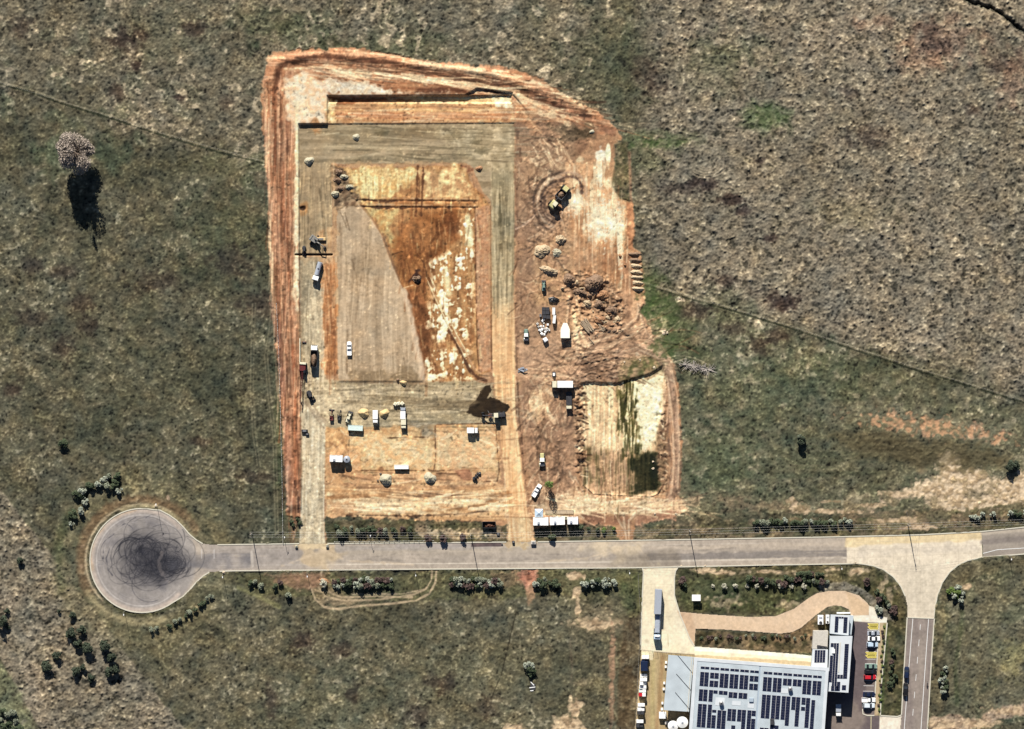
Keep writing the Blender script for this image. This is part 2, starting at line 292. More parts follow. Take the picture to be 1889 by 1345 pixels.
# ring round the turning circle
circ = lambda r, a0, a1, n=30: [(262+r*math.cos(math.radians(t)), 1034+r*math.sin(math.radians(t))) for t in np.linspace(a0, a1, n)]
A(L(circ(140, 0, 360, 60), 60, 18, 3), (100, 98, 70), (120, 112, 82), n3, .8, .7)
A(L(circ(112, 150, 330), 16, 6, 1.6), (104, 84, 60), (128, 104, 76), n2, .9, .85)
A(L(circ(104, 135, 300), 3, 2, .8), (208, 188, 152), k=.8)
A(L(circ(100, 40, 130), 6, 3, 1), (84, 84, 52), k=.7)
A(L(circ(115, 70, 150), 10, 5, 1.4), (176, 162, 122), k=.6)
A(L(circ(100, 250, 350), 10, 4, 1.4), (160, 150, 112), k=.6)
A(L(circ(155, 160, 215), 14, 8, 2), (90, 100, 62), k=.5)
A(L([(345, 960), (365, 985), (385, 998)], 10, 4, 1), (140, 130, 96), k=.6)
A(P([(330, 930), (400, 960), (430, 995), (392, 998), (350, 960)], 8, 4), (104, 94, 64), k=.5)
for (x, y, r) in [(153, 1006, 4), (150, 1045, 4), (310, 920, 3)]: A(E(x, y, r, r, .5, .4, n2), (214, 180, 150), k=.8)
A(P([(5, 1225), (60, 1330), (70, 1400), (-60, 1400), (-60, 1210)], 6, 4), (112, 116, 84), k=.8)
A(E(8, 1338, 26, 12, .5, .3, n2), (160, 152, 134), k=.6)
# ---------------- bare earth of the building site
SITE = [(490, 100), (520, 95), (600, 90), (650, 88), (720, 98), (800, 115), (900, 122), (950, 128), (1000, 148), (1050, 178), (1100, 205), (1140, 240), (1146, 258), (1132, 265), (1136, 300), (1130, 345), (1145, 365), (1168, 372), (1169, 455), (1184, 470), (1188, 545), (1183, 562), (1192, 598), (1215, 630), (1242, 660), (1252, 720), (1255, 800), (1256, 880), (1252, 918), (1262, 940), (1240, 955), (1172, 966), (1168, 996), (1142, 996), (1132, 968), (1070, 965), (985, 975), (990, 1006), (935, 1006), (938, 968), (860, 962), (760, 958), (602, 952), (600, 1006), (553, 1006), (553, 958), (530, 950), (528, 880), (520, 760), (512, 640), (500, 520), (497, 400), (492, 300), (484, 230), (482, 155), (496, 145)]
sl, sm = P(SITE, 2.0, 1.6, n2+.6*n3); bare = np.zeros_like(one); bare[sl] = sm
A((sl, sm), (206, 156, 112), (178, 128, 90), n3+.5*n2, .7)
rough = rough*(1-bare)+0.028*bare
def rg(m, v, k=1.0):
    s_, a = m; rough[s_] = rough[s_]*(1-a*k)+v*a*k
# west bank
A(P([(484, 150), (505, 105), (545, 130), (540, 300), (552, 480), (556, 760), (556, 955), (530, 950), (520, 760), (500, 520), (492, 300)], 2, 1), (184, 122, 84), (216, 160, 120), NV+.3*NV2, .8)
A(L([(505, 160), (508, 300), (522, 420)], 9, 4, 1), (150, 84, 52), k=.75)
A(L([(520, 220), (527, 420), (536, 560)], 7, 3, 1), (158, 90, 56), (190, 112, 72), NV, .8, .8)
A(L([(518, 600), (530, 800), (540, 940)], 12, 6, 1), (166, 104, 78), (206, 140, 108), NV, .8, .7)
A(L([(540, 640), (545, 800), (548, 900)], 8, 3, 1), (196, 106, 66), k=.7)
A(L([(500, 560), (516, 640), (520, 700)], 7, 4, 1), (150, 92, 74), k=.6)
A(L([(487, 165), (490, 240), (498, 340), (500, 480), (506, 540)], 4, 2, 1), (222, 178, 136), k=.7)
A(L([(532, 860), (534, 940)], 8, 4, 1), (212, 166, 138), k=.7)
A(L([(548, 190), (549, 300), (547, 420), (546, 500), (547, 540)], 8, 2.5, 1.6, n3), (250, 238, 200), (226, 196, 150), n2, .6, .95)
A(L([(548, 540), (554, 640)], 3, 2, 1), (220, 190, 140), k=.6)
A(L([(547, 605), (554, 690)], 2, 1, .6), (92, 50, 34), k=.7)
A(E(551, 262, 5, 22, .4, .1), (252, 248, 196), k=.9)
A(P([(528, 142), (560, 136), (600, 150), (604, 226), (552, 228), (546, 240), (535, 220), (524, 165)], 4, 4, n3), (242, 226, 194), (206, 166, 126), n3+.7*n2, .9, .95)
# north bank
A(P([(497, 100), (650, 88), (800, 115), (950, 128), (1100, 205), (1140, 240), (1110, 250), (1000, 205), (900, 172), (700, 160), (560, 140), (520, 130), (505, 160), (485, 160)], 2, 1.5), (216, 162, 120), (190, 128, 88), NH+.4*n2, .8)
A(L([(508, 165), (514, 128), (530, 114), (600, 104), (680, 112), (760, 124), (850, 141), (930, 152), (990, 176), (1040, 205)], 10, 4, 1.2), (112, 64, 44), (146, 88, 58), n3, .8, .9)
A(L([(1030, 192), (1080, 215), (1130, 245)], 12, 4, 1), (150, 96, 70), (184, 128, 96), NH, .8, .7)
A(L([(620, 126), (700, 137), (800, 150), (880, 158), (950, 170), (1010, 205), (1070, 225)], 5, 2, 1), (250, 220, 164), (226, 176, 124), n2, .7, .95)
A(P([(600, 130), (700, 142), (860, 160), (950, 172), (930, 176), (750, 176), (600, 172), (580, 140)], 4, 1.5), (178, 110, 70), (206, 146, 100), NH, .8, .9)
A(P([(600, 146), (680, 155), (740, 172), (700, 175), (604, 174)], 4, 2.5, n2), (232, 222, 198), (200, 180, 148), n2, .8, .95)
A(P([(770, 164), (880, 160), (948, 172), (850, 175), (760, 175)], 3, 1.5), (118, 64, 40), (150, 88, 56), NH, .9, .9)
A(E(1108, 286, 8, 12, .4, .3, n2), (246, 238, 208), k=.9); A(E(1122, 284, 5, 20, .2, .05), (252, 250, 200), k=.97)
# the bench north of the pad
A(P([(606, 178), (942, 176), (950, 226), (610, 227)], 1.2), (226, 178, 120), (196, 130, 80), NH2+.6*NH, .8)
A(P([(640, 180), (940, 178), (945, 192), (660, 190)], 2, 1), (240, 220, 160), (220, 180, 120), NH, .8, .85)
A(P([(606, 180), (700, 180), (760, 186), (660, 190), (620, 196)], 3, 2), (150, 84, 46), k=.8)
A(L([(625, 213), (780, 214), (940, 214)], 13, 3, 1.4), (200, 124, 78), (226, 160, 112), NH, .9, .8)
A(P([(603, 184), (622, 188), (616, 226), (600, 227)], 2, 2), (246, 238, 184), (214, 170, 110), n2, .6, .9)
A(P([(905, 178), (942, 177), (946, 200), (918, 196)], 3, 2), (246, 240, 196), k=.8)
# the grey pad ring
ring = [(550, 230), (950, 226), (950, 300), (948, 560), (906, 580), (904, 372), (890, 352), (870, 305), (850, 300), (640, 304), (612, 300), (612, 470), (552, 472), (552, 330)]
A(P(ring, 1.5, .8), (176, 160, 132), (150, 134, 106), NH+.6*n6, .7)
A(P([(552, 330), (560, 300), (612, 300), (612, 470), (553, 472)], 3, 1), (160, 142, 114), (192, 170, 132), NV+.5*n6, .7, .85)
A(P([(906, 300), (949, 300), (948, 560), (906, 580)], 3, 1), (188, 178, 146), (146, 136, 106), NV+.6*NV2, .7, .85)
A(P([(560, 232), (900, 232), (900, 252), (620, 262)], 8, 4), (132, 118, 90), (160, 146, 116), n6+.5*n3, .9, .7)
A(P([(800, 235), (950, 228), (948, 330), (870, 300), (820, 262)], 6, 5), (212, 200, 168), (160, 148, 118), n3+.6*n2, 1., .75)
A(L([(600, 270), (780, 275), (860, 282)], 14, 8, 4), (184, 172, 142), k=.5)
A(L([(640, 292), (850, 292)], 10, 5, 2), (138, 130, 104), k=.6)
A(L([(922, 360), (922, 430)], 4, 2, 1), (96, 90, 62), k=.6)
for (x, y) in [(880, 262), (840, 250), (700, 242), (925, 410), (935, 450), (890, 275)]: A(E(x, y, 12, 6, .5, .4), (116, 108, 80), k=.6)
A(E(850, 312, 20, 7, .4, .2), (150, 84, 54), k=.8); A(E(585, 235, 10, 12, .5, .2), (206, 146, 92), k=.8)
# haul road on the east of the pad
A(P([(906, 560), (948, 560), (949, 640), (907, 640)], 1.5, .6), (186, 172, 140), (158, 144, 114), NV+.5*n2, .7)
s_, a = P([(906, 500), (948, 500), (951, 760), (964, 870), (972, 940), (988, 1004), (936, 1004), (940, 960), (926, 840), (913, 720), (905, 620)], 1.5, .6); A((s_, a*sst(520, 640, YY[s_]+8*n6[s_])), (234, 198, 150), (212, 166, 118), NV+.5*n2, .7)
A(L([(920, 610), (926, 680)], 16, 10, 3), (210, 162, 112), k=.5); A(L([(945, 600), (948, 760), (958, 860), (968, 930)], 4, 2, .8), (246, 226, 180), k=.7)
A(L([(952, 560), (954, 760), (966, 860), (975, 930)], 3, 2, 1), (120, 82, 58), k=.6)
A(P([(940, 950), (975, 945), (988, 1004), (936, 1004)], 3, 2), (222, 206, 170), (198, 176, 138), n2, .8, .9)
# the pit inside the ring
pit = [(612, 302), (640, 310), (850, 304), (866, 322), (872, 345), (892, 360), (904, 375), (907, 640), (904, 682), (880, 702), (786, 706), (772, 640), (757, 560), (742, 532), (708, 440), (690, 410), (662, 374), (622, 380), (612, 340)]
A(P(pit, 2, 1), (206, 150, 92), (180, 116, 66), n3+.8*NV, .7)
A(P([(640, 312), (700, 310), (770, 312), (770, 330), (740, 350), (700, 372), (668, 366), (650, 345)], 5, 6, n3), (238, 222, 152), (210, 164, 96), n2+NV, .8, .9)
A(P([(668, 372), (740, 385), (720, 420), (728, 455), (712, 450), (690, 405)], 6, 5, n3), (232, 208, 136), (200, 150, 86), n2+.6*NV, .8, .85)
A(P([(770, 312), (860, 308), (870, 350), (880, 365), (780, 365)], 5, 4, n3), (214, 160, 106), (238, 216, 152), n2+.6*NV, .8, .8)
A(P([(770, 392), (846, 386), (842, 425), (825, 465), (795, 500), (770, 560), (742, 530), (722, 470), (735, 430)], 12, 3), (160, 92, 44), (184, 116, 62), n6+.4*n2, .8, .9)
A(E(830, 415, 18, 24, .6, .1), (130, 66, 32), k=.6)
A(P([(745, 530), (775, 540), (800, 590), (792, 650), (800, 700), (785, 700), (768, 640), (756, 560)], 5, 2), (152, 86, 44), (176, 108, 62), n3, .8, .9)
A(E(765, 500, 28, 36, .3, .1), (190, 124, 66), k=.6)
wp = sst(0.1, 1.0, .6*n3+.7*n2+.55*NV+.35*n1)
def pw(pts, k=.95):
    s_, a = P(pts, 9, 4, n6); A((s_, a*wp[s_]), (252, 244, 196), k=k)
pw([(790, 480), (850, 450), (870, 520), (860, 620), (800, 640), (786, 600), (800, 540)]); pw([(785, 640), (870, 640), (872, 702), (788, 704)])
pw([(850, 385), (874, 385), (876, 470), (862, 470)]); pw([(640, 312), (760, 312), (700, 350)], .7)
A(L([(862, 400), (868, 450)], 9, 4, 2), (252, 246, 190), k=.85); A(L([(824, 500), (826, 540)], 9, 5, 2), (252, 248, 192), k=.8)
A(P([(876, 385), (903, 378), (906, 680), (884, 690), (878, 560)], 1.5, .8), (216, 166, 124), (196, 138, 96), n2+.5*NV, .8, .95)
for pts in ([(876, 380), (878, 520), (880, 640), (884, 686)], [(905, 380), (906, 560), (907, 680)]): A(L(pts, 1.8, 1, .3), (120, 72, 44), k=.75)
for yy, wd in ((369, 3), (381, 3.6)):
    A(L([(660, yy-2), (700, yy+2), (780, yy+1), (880, yy+2)], wd, 1.2, .9), (96, 56, 38), k=.85); A(L([(680, yy-4), (870, yy-2)], 1.5, 1, .6), (214, 178, 140), k=.6)
for xx in (769, 779): A(L([(xx+2, 305), (xx-2, 398)], 3, 1.4, .8), (128, 72, 42), k=.8)
A(L([(722, 470), (740, 464), (768, 466), (780, 482), (786, 500), (788, 520), (800, 550), (830, 608), (845, 640)], 1.6, .9, .4), (110, 66, 38), k=.7)
for dx in (0, 8): A(L([(786+dx, 512), (806+dx, 556), (835+dx, 618), (856+dx, 655)], 1.8, .9, .5), (250, 230, 178), k=.9)
A(L([(828, 610), (850, 650), (866, 682), (882, 698), (896, 702)], 5, 1.6, .6), (116, 68, 44), k=.85); A(L([(838, 615), (860, 652), (874, 678), (890, 692)], 2.5, 1.2, .4), (216, 164, 118), k=.8)
A(L([(742, 532), (762, 526)], 2, 1), (224, 190, 140), k=.8)
A(E(769, 513, 9, 12, .4, .3, n2, 20), (84, 50, 48), k=.9)
# the grey slab of crushed rock
slab = [(622, 382), (660, 374), (688, 408), (706, 440), (722, 485), (742, 532), (752, 560), (768, 640), (784, 690), (780, 704), (624, 704), (620, 560)]
A(P(slab, 1.3, .5), (196, 177, 151), (176, 156, 130), NV2+.5*NV+.4*n3, .7)
A(L([(744, 536), (756, 575), (766, 630), (778, 680), (778, 700)], 9, 3, .8), (222, 196, 164), k=.85)
A(E(668, 490, 16, 34, .6, .2, None, 20), (152, 132, 106), k=.6); A(L([(690, 560), (700, 690)], 12, 7, 2), (160, 138, 110), k=.4)
A(L([(705, 430), (722, 480), (738, 520)], 3, 2), (130, 96, 70), k=.5)
for pts in ([(636, 392), (645, 425)], [(628, 392), (640, 420)], [(650, 480), (660, 520)], [(655, 640), (652, 690)], [(640, 560), (640, 690)]): A(L(pts, 2, 1.2, .5), (130, 106, 80), k=.6)
A(P([(612, 304), (636, 312), (660, 345), (664, 372), (640, 385), (618, 388)], 3, 3), (168, 142, 110), (110, 84, 62), n2, 1, .9)
rg(P([(612, 304), (636, 312), (660, 345), (664, 372), (640, 385), (618, 388)], 4), .16)
# west lane beside the slab
A(P([(552, 474), (598, 474), (598, 700), (572, 720), (556, 720)], 2, 1), (190, 170, 136), (168, 150, 118), NV, .8)
A(L([(566, 490), (568, 640)], 14, 6, 1), (158, 144, 114), k=.6); A(L([(580, 530), (577, 560), (586, 600), (586, 700)], 9, 5, 2, n3), (232, 212, 172), k=.8)
A(P([(594, 476), (621, 476), (623, 688), (610, 696), (596, 680)], 2, 1.5), (212, 152, 100), (186, 120, 70), NV+.5*n2, .9)
for x in (603, 616): A(L([(x, 590), (x+1, 690)], 4, 2, 1), (166, 96, 54), k=.7)
A(P([(590, 430), (614, 420), (616, 480), (592, 480)], 4, 3), (220, 178, 130), (180, 138, 98), n2, .9, .8)
A(L([(615, 300), (616, 380), (619, 460), (622, 560)], 4, 2, 1), (214, 184, 140), k=.7)
A(E(561, 386, 10, 12, .3, .15), (190, 140, 88), k=.85); A(E(559, 384, 5, 4, .5, .2), (84, 50, 34), k=.9)
sl, a = E(559, 385, 5, 4, .5); G.H[sl] -= .5*a
# the working band south of the slab
A(P([(560, 712), (600, 700), (700, 702), (780, 706), (880, 704), (908, 712), (925, 790), (640, 798), (600, 795), (556, 742)], 3, 1.5), (196, 176, 138), (166, 148, 112), NH+.5*NH2+.3*n3, .8)
A(P([(600, 715), (700, 725), (690, 745), (610, 770), (572, 760), (575, 730)], 10, 4), (216, 194, 154), k=.7)
A(L([(690, 738), (800, 742), (870, 744)], 14, 7, 3, NH), (146, 126, 90), k=.6)
A(P([(640, 688), (760, 680), (780, 710), (660, 712)], 5, 4, n3), (176, 154, 122), (140, 120, 92), n3+.4*n2, .9, .8)
A(P([(745, 778), (870, 776), (905, 780), (905, 786), (800, 790), (770, 800), (750, 796)], 3, 2), (158, 148, 122), (130, 120, 96), NH, .9, .8)
A(L([(730, 698), (752, 694), (760, 710), (748, 722)], 4, 2, 1), (140, 122, 92), k=.6)
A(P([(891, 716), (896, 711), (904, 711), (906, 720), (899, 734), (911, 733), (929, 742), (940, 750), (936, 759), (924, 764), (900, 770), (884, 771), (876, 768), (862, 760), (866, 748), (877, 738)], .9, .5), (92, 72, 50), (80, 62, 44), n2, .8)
# lower yard
A(P([(600, 790), (800, 784), (918, 783), (924, 882), (916, 889), (600, 893)], 2, 1), (224, 184, 128), (200, 146, 92), n3+.6*n2, .9)
A(P([(640, 800), (795, 806), (800, 862), (660, 862), (640, 830)], 8, 5, n3), (240, 214, 158), (212, 162, 106), n2+.5*n3, .9, .8)
A(P([(601, 792), (642, 798), (640, 838), (602, 836)], 4, 2), (206, 148, 92), (226, 176, 118), n2, .9, .85)
A(P([(650, 872), (800, 872), (915, 872), (915, 890), (650, 890)], 2, 2), (206, 150, 104), (228, 182, 132), n3+.5*NH, .9, .85)
A(P([(602, 832), (660, 830), (662, 890), (602, 890)], 6, 3), (190, 132, 88), (214, 164, 114), n3, .9, .7)
A(P([(808, 790), (915, 790), (920, 866), (806, 866)], 6, 4, n3), (236, 204, 150), (210, 160, 110), n2+.6*n3, .9, .7)
for pts in ([(803, 786), (803, 850), (800, 868), (655, 868)], [(645, 784), (643, 840)], [(803, 868), (865, 867), (867, 873), (805, 874)], [(602, 888), (608, 893), (640, 893)], [(880, 888), (917, 888), (921, 870), (914, 785)], [(806, 783), (904, 781)], [(715, 808), (790, 806)]):
    A(L(pts, 1.8, .9, .4), (112, 68, 42), k=.75)
A(L([(810, 800), (808, 866)], 4, 2, .5), (246, 216, 160), k=.7)
A(E(703, 866, 5, 5, .3), (130, 84, 56), k=.7); A(P([(840, 868), (868, 866), (870, 886), (850, 886)], 2, 1.5), (180, 116, 82), k=.8)
A(P([(760, 782), (800, 786), (808, 806), (778, 808)], 4, 3), (152, 142, 120), k=.85)
# southern bands
A(P([(600, 893), (918, 889), (940, 905), (940, 960), (760, 958), (602, 950)], 2, 2), (222, 180, 128), (200, 152, 102), NH+.4*n2, .8)
A(P([(610, 915), (700, 912), (800, 918), (900, 910), (920, 918), (880, 935), (780, 948), (640, 945), (606, 935)], 6, 4, n3), (248, 230, 182), (230, 194, 140), n2+.5*n3, .8, .85)
A(L([(605, 918), (700, 914), (780, 922), (850, 938), (880, 936), (935, 912)], 5, 2.5, .8), (184, 126, 76), k=.75)
A(L([(600, 905), (760, 903), (930, 900)], 5, 3, 1), (206, 150, 98), k=.6)
A(L([(640, 950), (760, 952), (860, 948), (920, 938)], 3, 1.6, .8), (92, 60, 44), k=.75)
A(P([(610, 925), (650, 922), (660, 945), (612, 950)], 6, 4, n2), (190, 138, 96), k=.6)
# west road
A(P([(556, 735), (600, 775), (599, 900), (597, 960), (600, 1004), (551, 1006), (555, 950), (556, 850)], 1.5, .8), (212, 198, 166), (194, 176, 142), NV+.4*n2, .7)
A(L([(563, 740), (580, 760), (600, 780)], 5, 3, 1), (176, 152, 122), k=.6)
A(L([(545, 888), (547, 915)], 5, 1.4, .6), (70, 40, 32), k=.7); A(L([(550, 918), (550, 944)], 6, 1.4, 1.), (80, 50, 42), k=.7)
A(P([(529, 950), (552, 958), (552, 1000), (528, 1000)], 4, 3), (140, 116, 86), (90, 88, 60), n3, 1, .6)
# ---- east part
A(P([(950, 228), (1000, 205), (1110, 235), (1060, 300), (990, 330), (990, 620), (960, 700), (952, 620)], 3, 2), (172, 126, 92), (140, 100, 74), n3+.4*n2, .9, .9)
A(P([(952, 190), (975, 205), (1000, 245), (985, 250), (955, 215)], 4, 3), (196, 132, 86), k=.6); A(L([(945, 185), (1000, 248)], 2.2, 1.2, .5), (226, 176, 126), k=.7)
A(P([(1010, 232), (1090, 238), (1092, 255), (1040, 262)], 6, 5, n3), (92, 78, 54), (128, 106, 78), n2, 1, .75)
rg(P([(955, 200), (1000, 225), (1095, 240), (1080, 270), (990, 270)], 6), .11)
A(P([(955, 250), (1060, 262), (1075, 320), (1000, 350), (960, 420)], 8, 5), (186, 142, 104), (146, 112, 82), n3+.5*n2, .9, .7)
A(E(992, 290, 16, 9, .4, .5, n2), (238, 206, 160), k=.7); A(E(1069, 300, 5, 12, .4, .3), (240, 222, 174), k=.7)
A(P([(1046, 300), (1134, 300), (1130, 345), (1145, 365), (1165, 375), (1166, 460), (1160, 560), (1120, 545), (1070, 500), (1050, 440), (1056, 380), (1036, 330)], 4, 2), (226, 174, 124), (198, 144, 98), NV+.5*n2, .8)
A(P([(1050, 392), (1150, 440), (1160, 560), (1130, 560), (1080, 520), (1052, 470)], 8, 2), (186, 128, 84), (206, 150, 102), NV, .9, .8)
wv = sst(0.0, .9, NV+.5*n3+.3*n2)
def pwv(pts, k=.95, c=(250, 240, 196)):
    s_, a = P(pts, 8, 4, n6); A((s_, a*wv[s_]), c, k=k)
pwv([(1050, 355), (1072, 362), (1070, 392), (1045, 392)]); pwv([(1085, 378), (1150, 385), (1152, 440), (1098, 446)]); pwv([(1090, 380), (1110, 378), (1120, 430), (1100, 430)], .8)
A(L([(1104, 300), (1106, 340)], 7, 3, 2), (244, 218, 172), k=.6)
A(P([(1156, 374), (1168, 374), (1169, 462), (1157, 460)], 1.2, .6), (198, 126, 82), (214, 150, 102), n2, .9, .9)
A(L([(1150, 380), (1150, 470), (1142, 560)], 3, 1.5, .8), (250, 230, 180), k=.7); A(L([(1143, 525), (1145, 580)], 6, 2, .8), (250, 228, 176), k=.8)
A(P([(1148, 470), (1166, 470), (1170, 600), (1150, 590)], 3, 2), (148, 98, 68), (186, 134, 96), n2, 1, .8)
A(P([(1168, 545), (1186, 548), (1192, 600), (1220, 636), (1190, 640), (1165, 610)], 3, 2), (226, 176, 128), (204, 150, 108), NV, .8, .85)
A(P([(1136, 262), (1160, 262), (1162, 372), (1145, 366), (1130, 345)], 3, 2), (92, 88, 54), (120, 104, 72), n2, 1, .85)
A(L([(1161, 282), (1164, 370)], 4, 2, .6), (184, 134, 100), k=.7)
# turning arcs round the scraper
for (r, c, k) in ((38, (106, 78, 60), .8), (44, (206, 176, 140), .6), (31, (120, 88, 66), .5), (50, (120, 92, 70), .5), (56, (190, 156, 118), .4)):
    A(L([(1034+r*math.cos(t), 374+r*1.1*math.sin(t)) for t in np.linspace(1.9, 4.9, 16)], 4, 1.8, .7), c, k=k)
for (r, c) in ((26, (128, 88, 68)), (33, (204, 160, 120))):
    A(L([(1048+r*math.cos(t), 350+r*math.sin(t)) for t in np.linspace(-2.2, .2, 10)], 4, 2, .7), c, k=.7)
A(P([(985, 395), (1020, 395), (1018, 418), (985, 430)], 4, 3), (104, 80, 64), (140, 110, 86), n2, 1, .8)
A(P([(985, 425), (1015, 412), (1020, 440), (990, 445)], 4, 3), (214, 170, 132), k=.6)
rg(P([(980, 330), (1050, 330), (1050, 600), (1000, 540), (980, 420)], 6), .09)
A(P([(985, 440), (1050, 420), (1060, 500), (1040, 560), (1020, 620), (980, 600)], 8, 4), (206, 158, 108), (166, 120, 84), n2+.4*n3, 1, .75)
A(P([(1040, 505), (1070, 500), (1130, 520), (1150, 560), (1150, 610), (1080, 560), (1046, 540)], 5, 4, n3), (122, 88, 64), (176, 134, 98), n2+.4*n3, 1, .85)
rg(P([(1035, 500), (1120, 505), (1155, 560), (1150, 615), (1070, 615), (1040, 560)], 5), .24)
A(P([(1046, 545), (1070, 545), (1075, 620), (1060, 640), (1045, 600)], 5, 2), (218, 168, 118), (196, 142, 98), NV, .9, .8)
A(P([(955, 560), (1040, 560), (1050, 650), (990, 690), (956, 680)], 6, 4), (178, 136, 104), (156, 116, 86), n3+.3*n2, .8, .75)
# junction and haul tracks
A(P([(960, 640), (1060, 620), (1160, 590), (1215, 630), (1250, 680), (1200, 650), (1160, 690), (1140, 708), (1075, 708), (1000, 720), (960, 760)], 5, 3), (178, 134, 102), (204, 158, 120), NH+.5*n3, .9, .85)
A(P([(1060, 650), (1140, 640), (1160, 690), (1140, 706), (1078, 700), (1060, 690)], 5, 3), (150, 112, 86), (176, 134, 104), n2, .9, .85); rg(P([(1055, 650), (1150, 645), (1158, 700), (1060, 705)], 5), .13)
for pts in ([(1040, 640), (1090, 632), (1140, 615), (1176, 585), (1180, 560)], [(1050, 650), (1110, 640), (1150, 622), (1185, 600)], [(1000, 690), (1030, 660), (1080, 640), (1150, 605)], [(1176, 560), (1190, 610), (1215, 640), (1236, 670)], [(970, 720), (1000, 672), (1060, 650)]):
    A(L(pts, 3, 1.5, .6), (226, 184, 142), k=.7); A(L([(x+2, y+4) for x, y in pts], 2.4, 1.4, .6), (142, 102, 76), k=.55)
A(L([(1180, 640), (1215, 655), (1236, 690), (1246, 760), (1250, 850), (1246, 900), (1230, 935)], 14, 4, 1.4), (164, 128, 102), (188, 150, 120), NV+.3*n2, .8, .95)
A(L([(1244, 770), (1248, 870), (1240, 905)], 6, 3, 1), (204, 162, 130), k=.7)
A(P([(1150, 668), (1200, 655), (1226, 672), (1222, 684), (1180, 700), (1140, 702)], 5, 4, n3), (76, 92, 40), (140, 116, 80), n2+.3*n3, .9, .9)
for (x, y, r) in [(1150, 668, 4), (1158, 675, 3), (1206, 678, 4), (1175, 653, 3), (1254, 551, 6), (1226, 610, 6), (1253, 553, 3), (1180, 664, 3)]: A(E(x, y, r, r*.8, .4, .4, n2), (240, 216, 180), k=.85)
A(P([(960, 700), (1040, 700), (1062, 780), (1060, 905), (1010, 930), (985, 930), (965, 820), (958, 760)], 5, 3), (156, 112, 84), (178, 132, 98), n3+.5*NV, .9, .9); rg(P([(965, 760), (1060, 760), (1060, 905), (985, 905)], 6), .07)
A(P([(975, 725), (1022, 705), (1022, 740), (990, 790), (975, 760)], 8, 4), (226, 182, 128), (196, 146, 104), n2, .8, .8)
A(E(992, 752, 8, 18, .6, .3), (240, 216, 160), k=.5)
for pts in ([(965, 840), (962, 800), (976, 760), (975, 735)], [(955, 700), (958, 780), (964, 820)]): A(L(pts, 2.4, 1.3, .5), (112, 76, 56), k=.6)
A(P([(1000, 915), (1060, 905), (1130, 925), (1250, 925), (1262, 942), (1180, 955), (1060, 948), (985, 948), (983, 925)], 5, 4), (238, 208, 164), (208, 168, 126), n3+.5*NH, .9, .9)
A(P([(1068, 948), (1160, 952), (1165, 966), (1075, 972)], 3, 2), (172, 118, 88), (140, 96, 72), n3, .8, .85); A(P([(1172, 948), (1250, 944), (1245, 958), (1172, 968)], 3, 2), (168, 118, 90), k=.8)
for pts in ([(1060, 880), (1080, 915), (1120, 932), (1150, 950), (1156, 1000)], [(1050, 870), (1072, 918), (1130, 942), (1150, 975)], [(1240, 930), (1180, 940), (1160, 960), (1160, 998)], [(1080, 925), (1160, 930), (1240, 922)]):
    A(L(pts, 3, 1.6, .7), (228, 200, 164), k=.75); A(L([(x+3, y+3) for x, y in pts], 2, 1.4, .6), (150, 118, 90), k=.5)
# the fenced basin of pale clay
basin = [(1068, 712), (1080, 706), (1140, 708), (1165, 700), (1200, 690), (1222, 676), (1229, 700), (1226, 740), (1222, 800), (1224, 880), (1216, 910), (1202, 916), (1100, 914), (1078, 895), (1068, 860), (1064, 780)]
A(P(basin, 2, 1.5), (250, 228, 176), (226, 186, 138), NV+.4*n2, .8)
A(P([(1176, 705), (1224, 690), (1218, 770), (1210, 810), (1180, 835), (1172, 770)], 3, 2), (252, 236, 186), k=.8)
A(P([(1070, 830), (1200, 835), (1205, 915), (1090, 912), (1072, 880)], 10, 3), (176, 130, 92), (214, 166, 124), NV, 1, .75)
gv = sst(-.1, .9, NV+.5*n3+.3*NV2)
for pts, k, c in (([(1142, 705), (1176, 705), (1180, 800), (1165, 870), (1150, 800), (1138, 740)], .9, (92, 88, 36)), ([(1100, 815), (1120, 830), (1118, 900), (1100, 900)], .8, (100, 92, 48)), ([(1068, 830), (1090, 825), (1092, 890), (1076, 895)], .8, (84, 76, 40)), ([(1160, 820), (1205, 830), (1212, 912), (1160, 912)], 1, (70, 74, 36))):
    s_, a = P(pts, 6, 4, n6); A((s_, a*gv[s_]), c, k=k)
A(P([(1168, 848), (1190, 836), (1206, 840), (1214, 905), (1170, 912)], 5, 3, n3), (44, 58, 30), (66, 70, 38), NV, .9, .92)
A(E(1208, 868, 6, 26, .5, .3), (22, 34, 26), k=.7)
A(P([(1210, 800), (1226, 760), (1232, 840), (1230, 900), (1212, 915)], 3, 2), (166, 126, 94), (122, 94, 66), n2, 1, .85)
A(P([(1056, 705), (1076, 706), (1078, 830), (1070, 880), (1060, 800)], 3, 3, n2), (238, 200, 152), (140, 98, 68), n2, 1.1, .9)
rg(P([(1056, 705), (1076, 706), (1080, 830), (1070, 880), (1060, 800)], 3), .2); rg(P([(1210, 760), (1228, 760), (1230, 900), (1214, 912)], 3), .16)
for pts in ([(1075, 895), (1095, 912), (1200, 917), (1214, 912), (1222, 898)],): A(L(pts, 2, .9, .3), (50, 34, 26), k=.9)
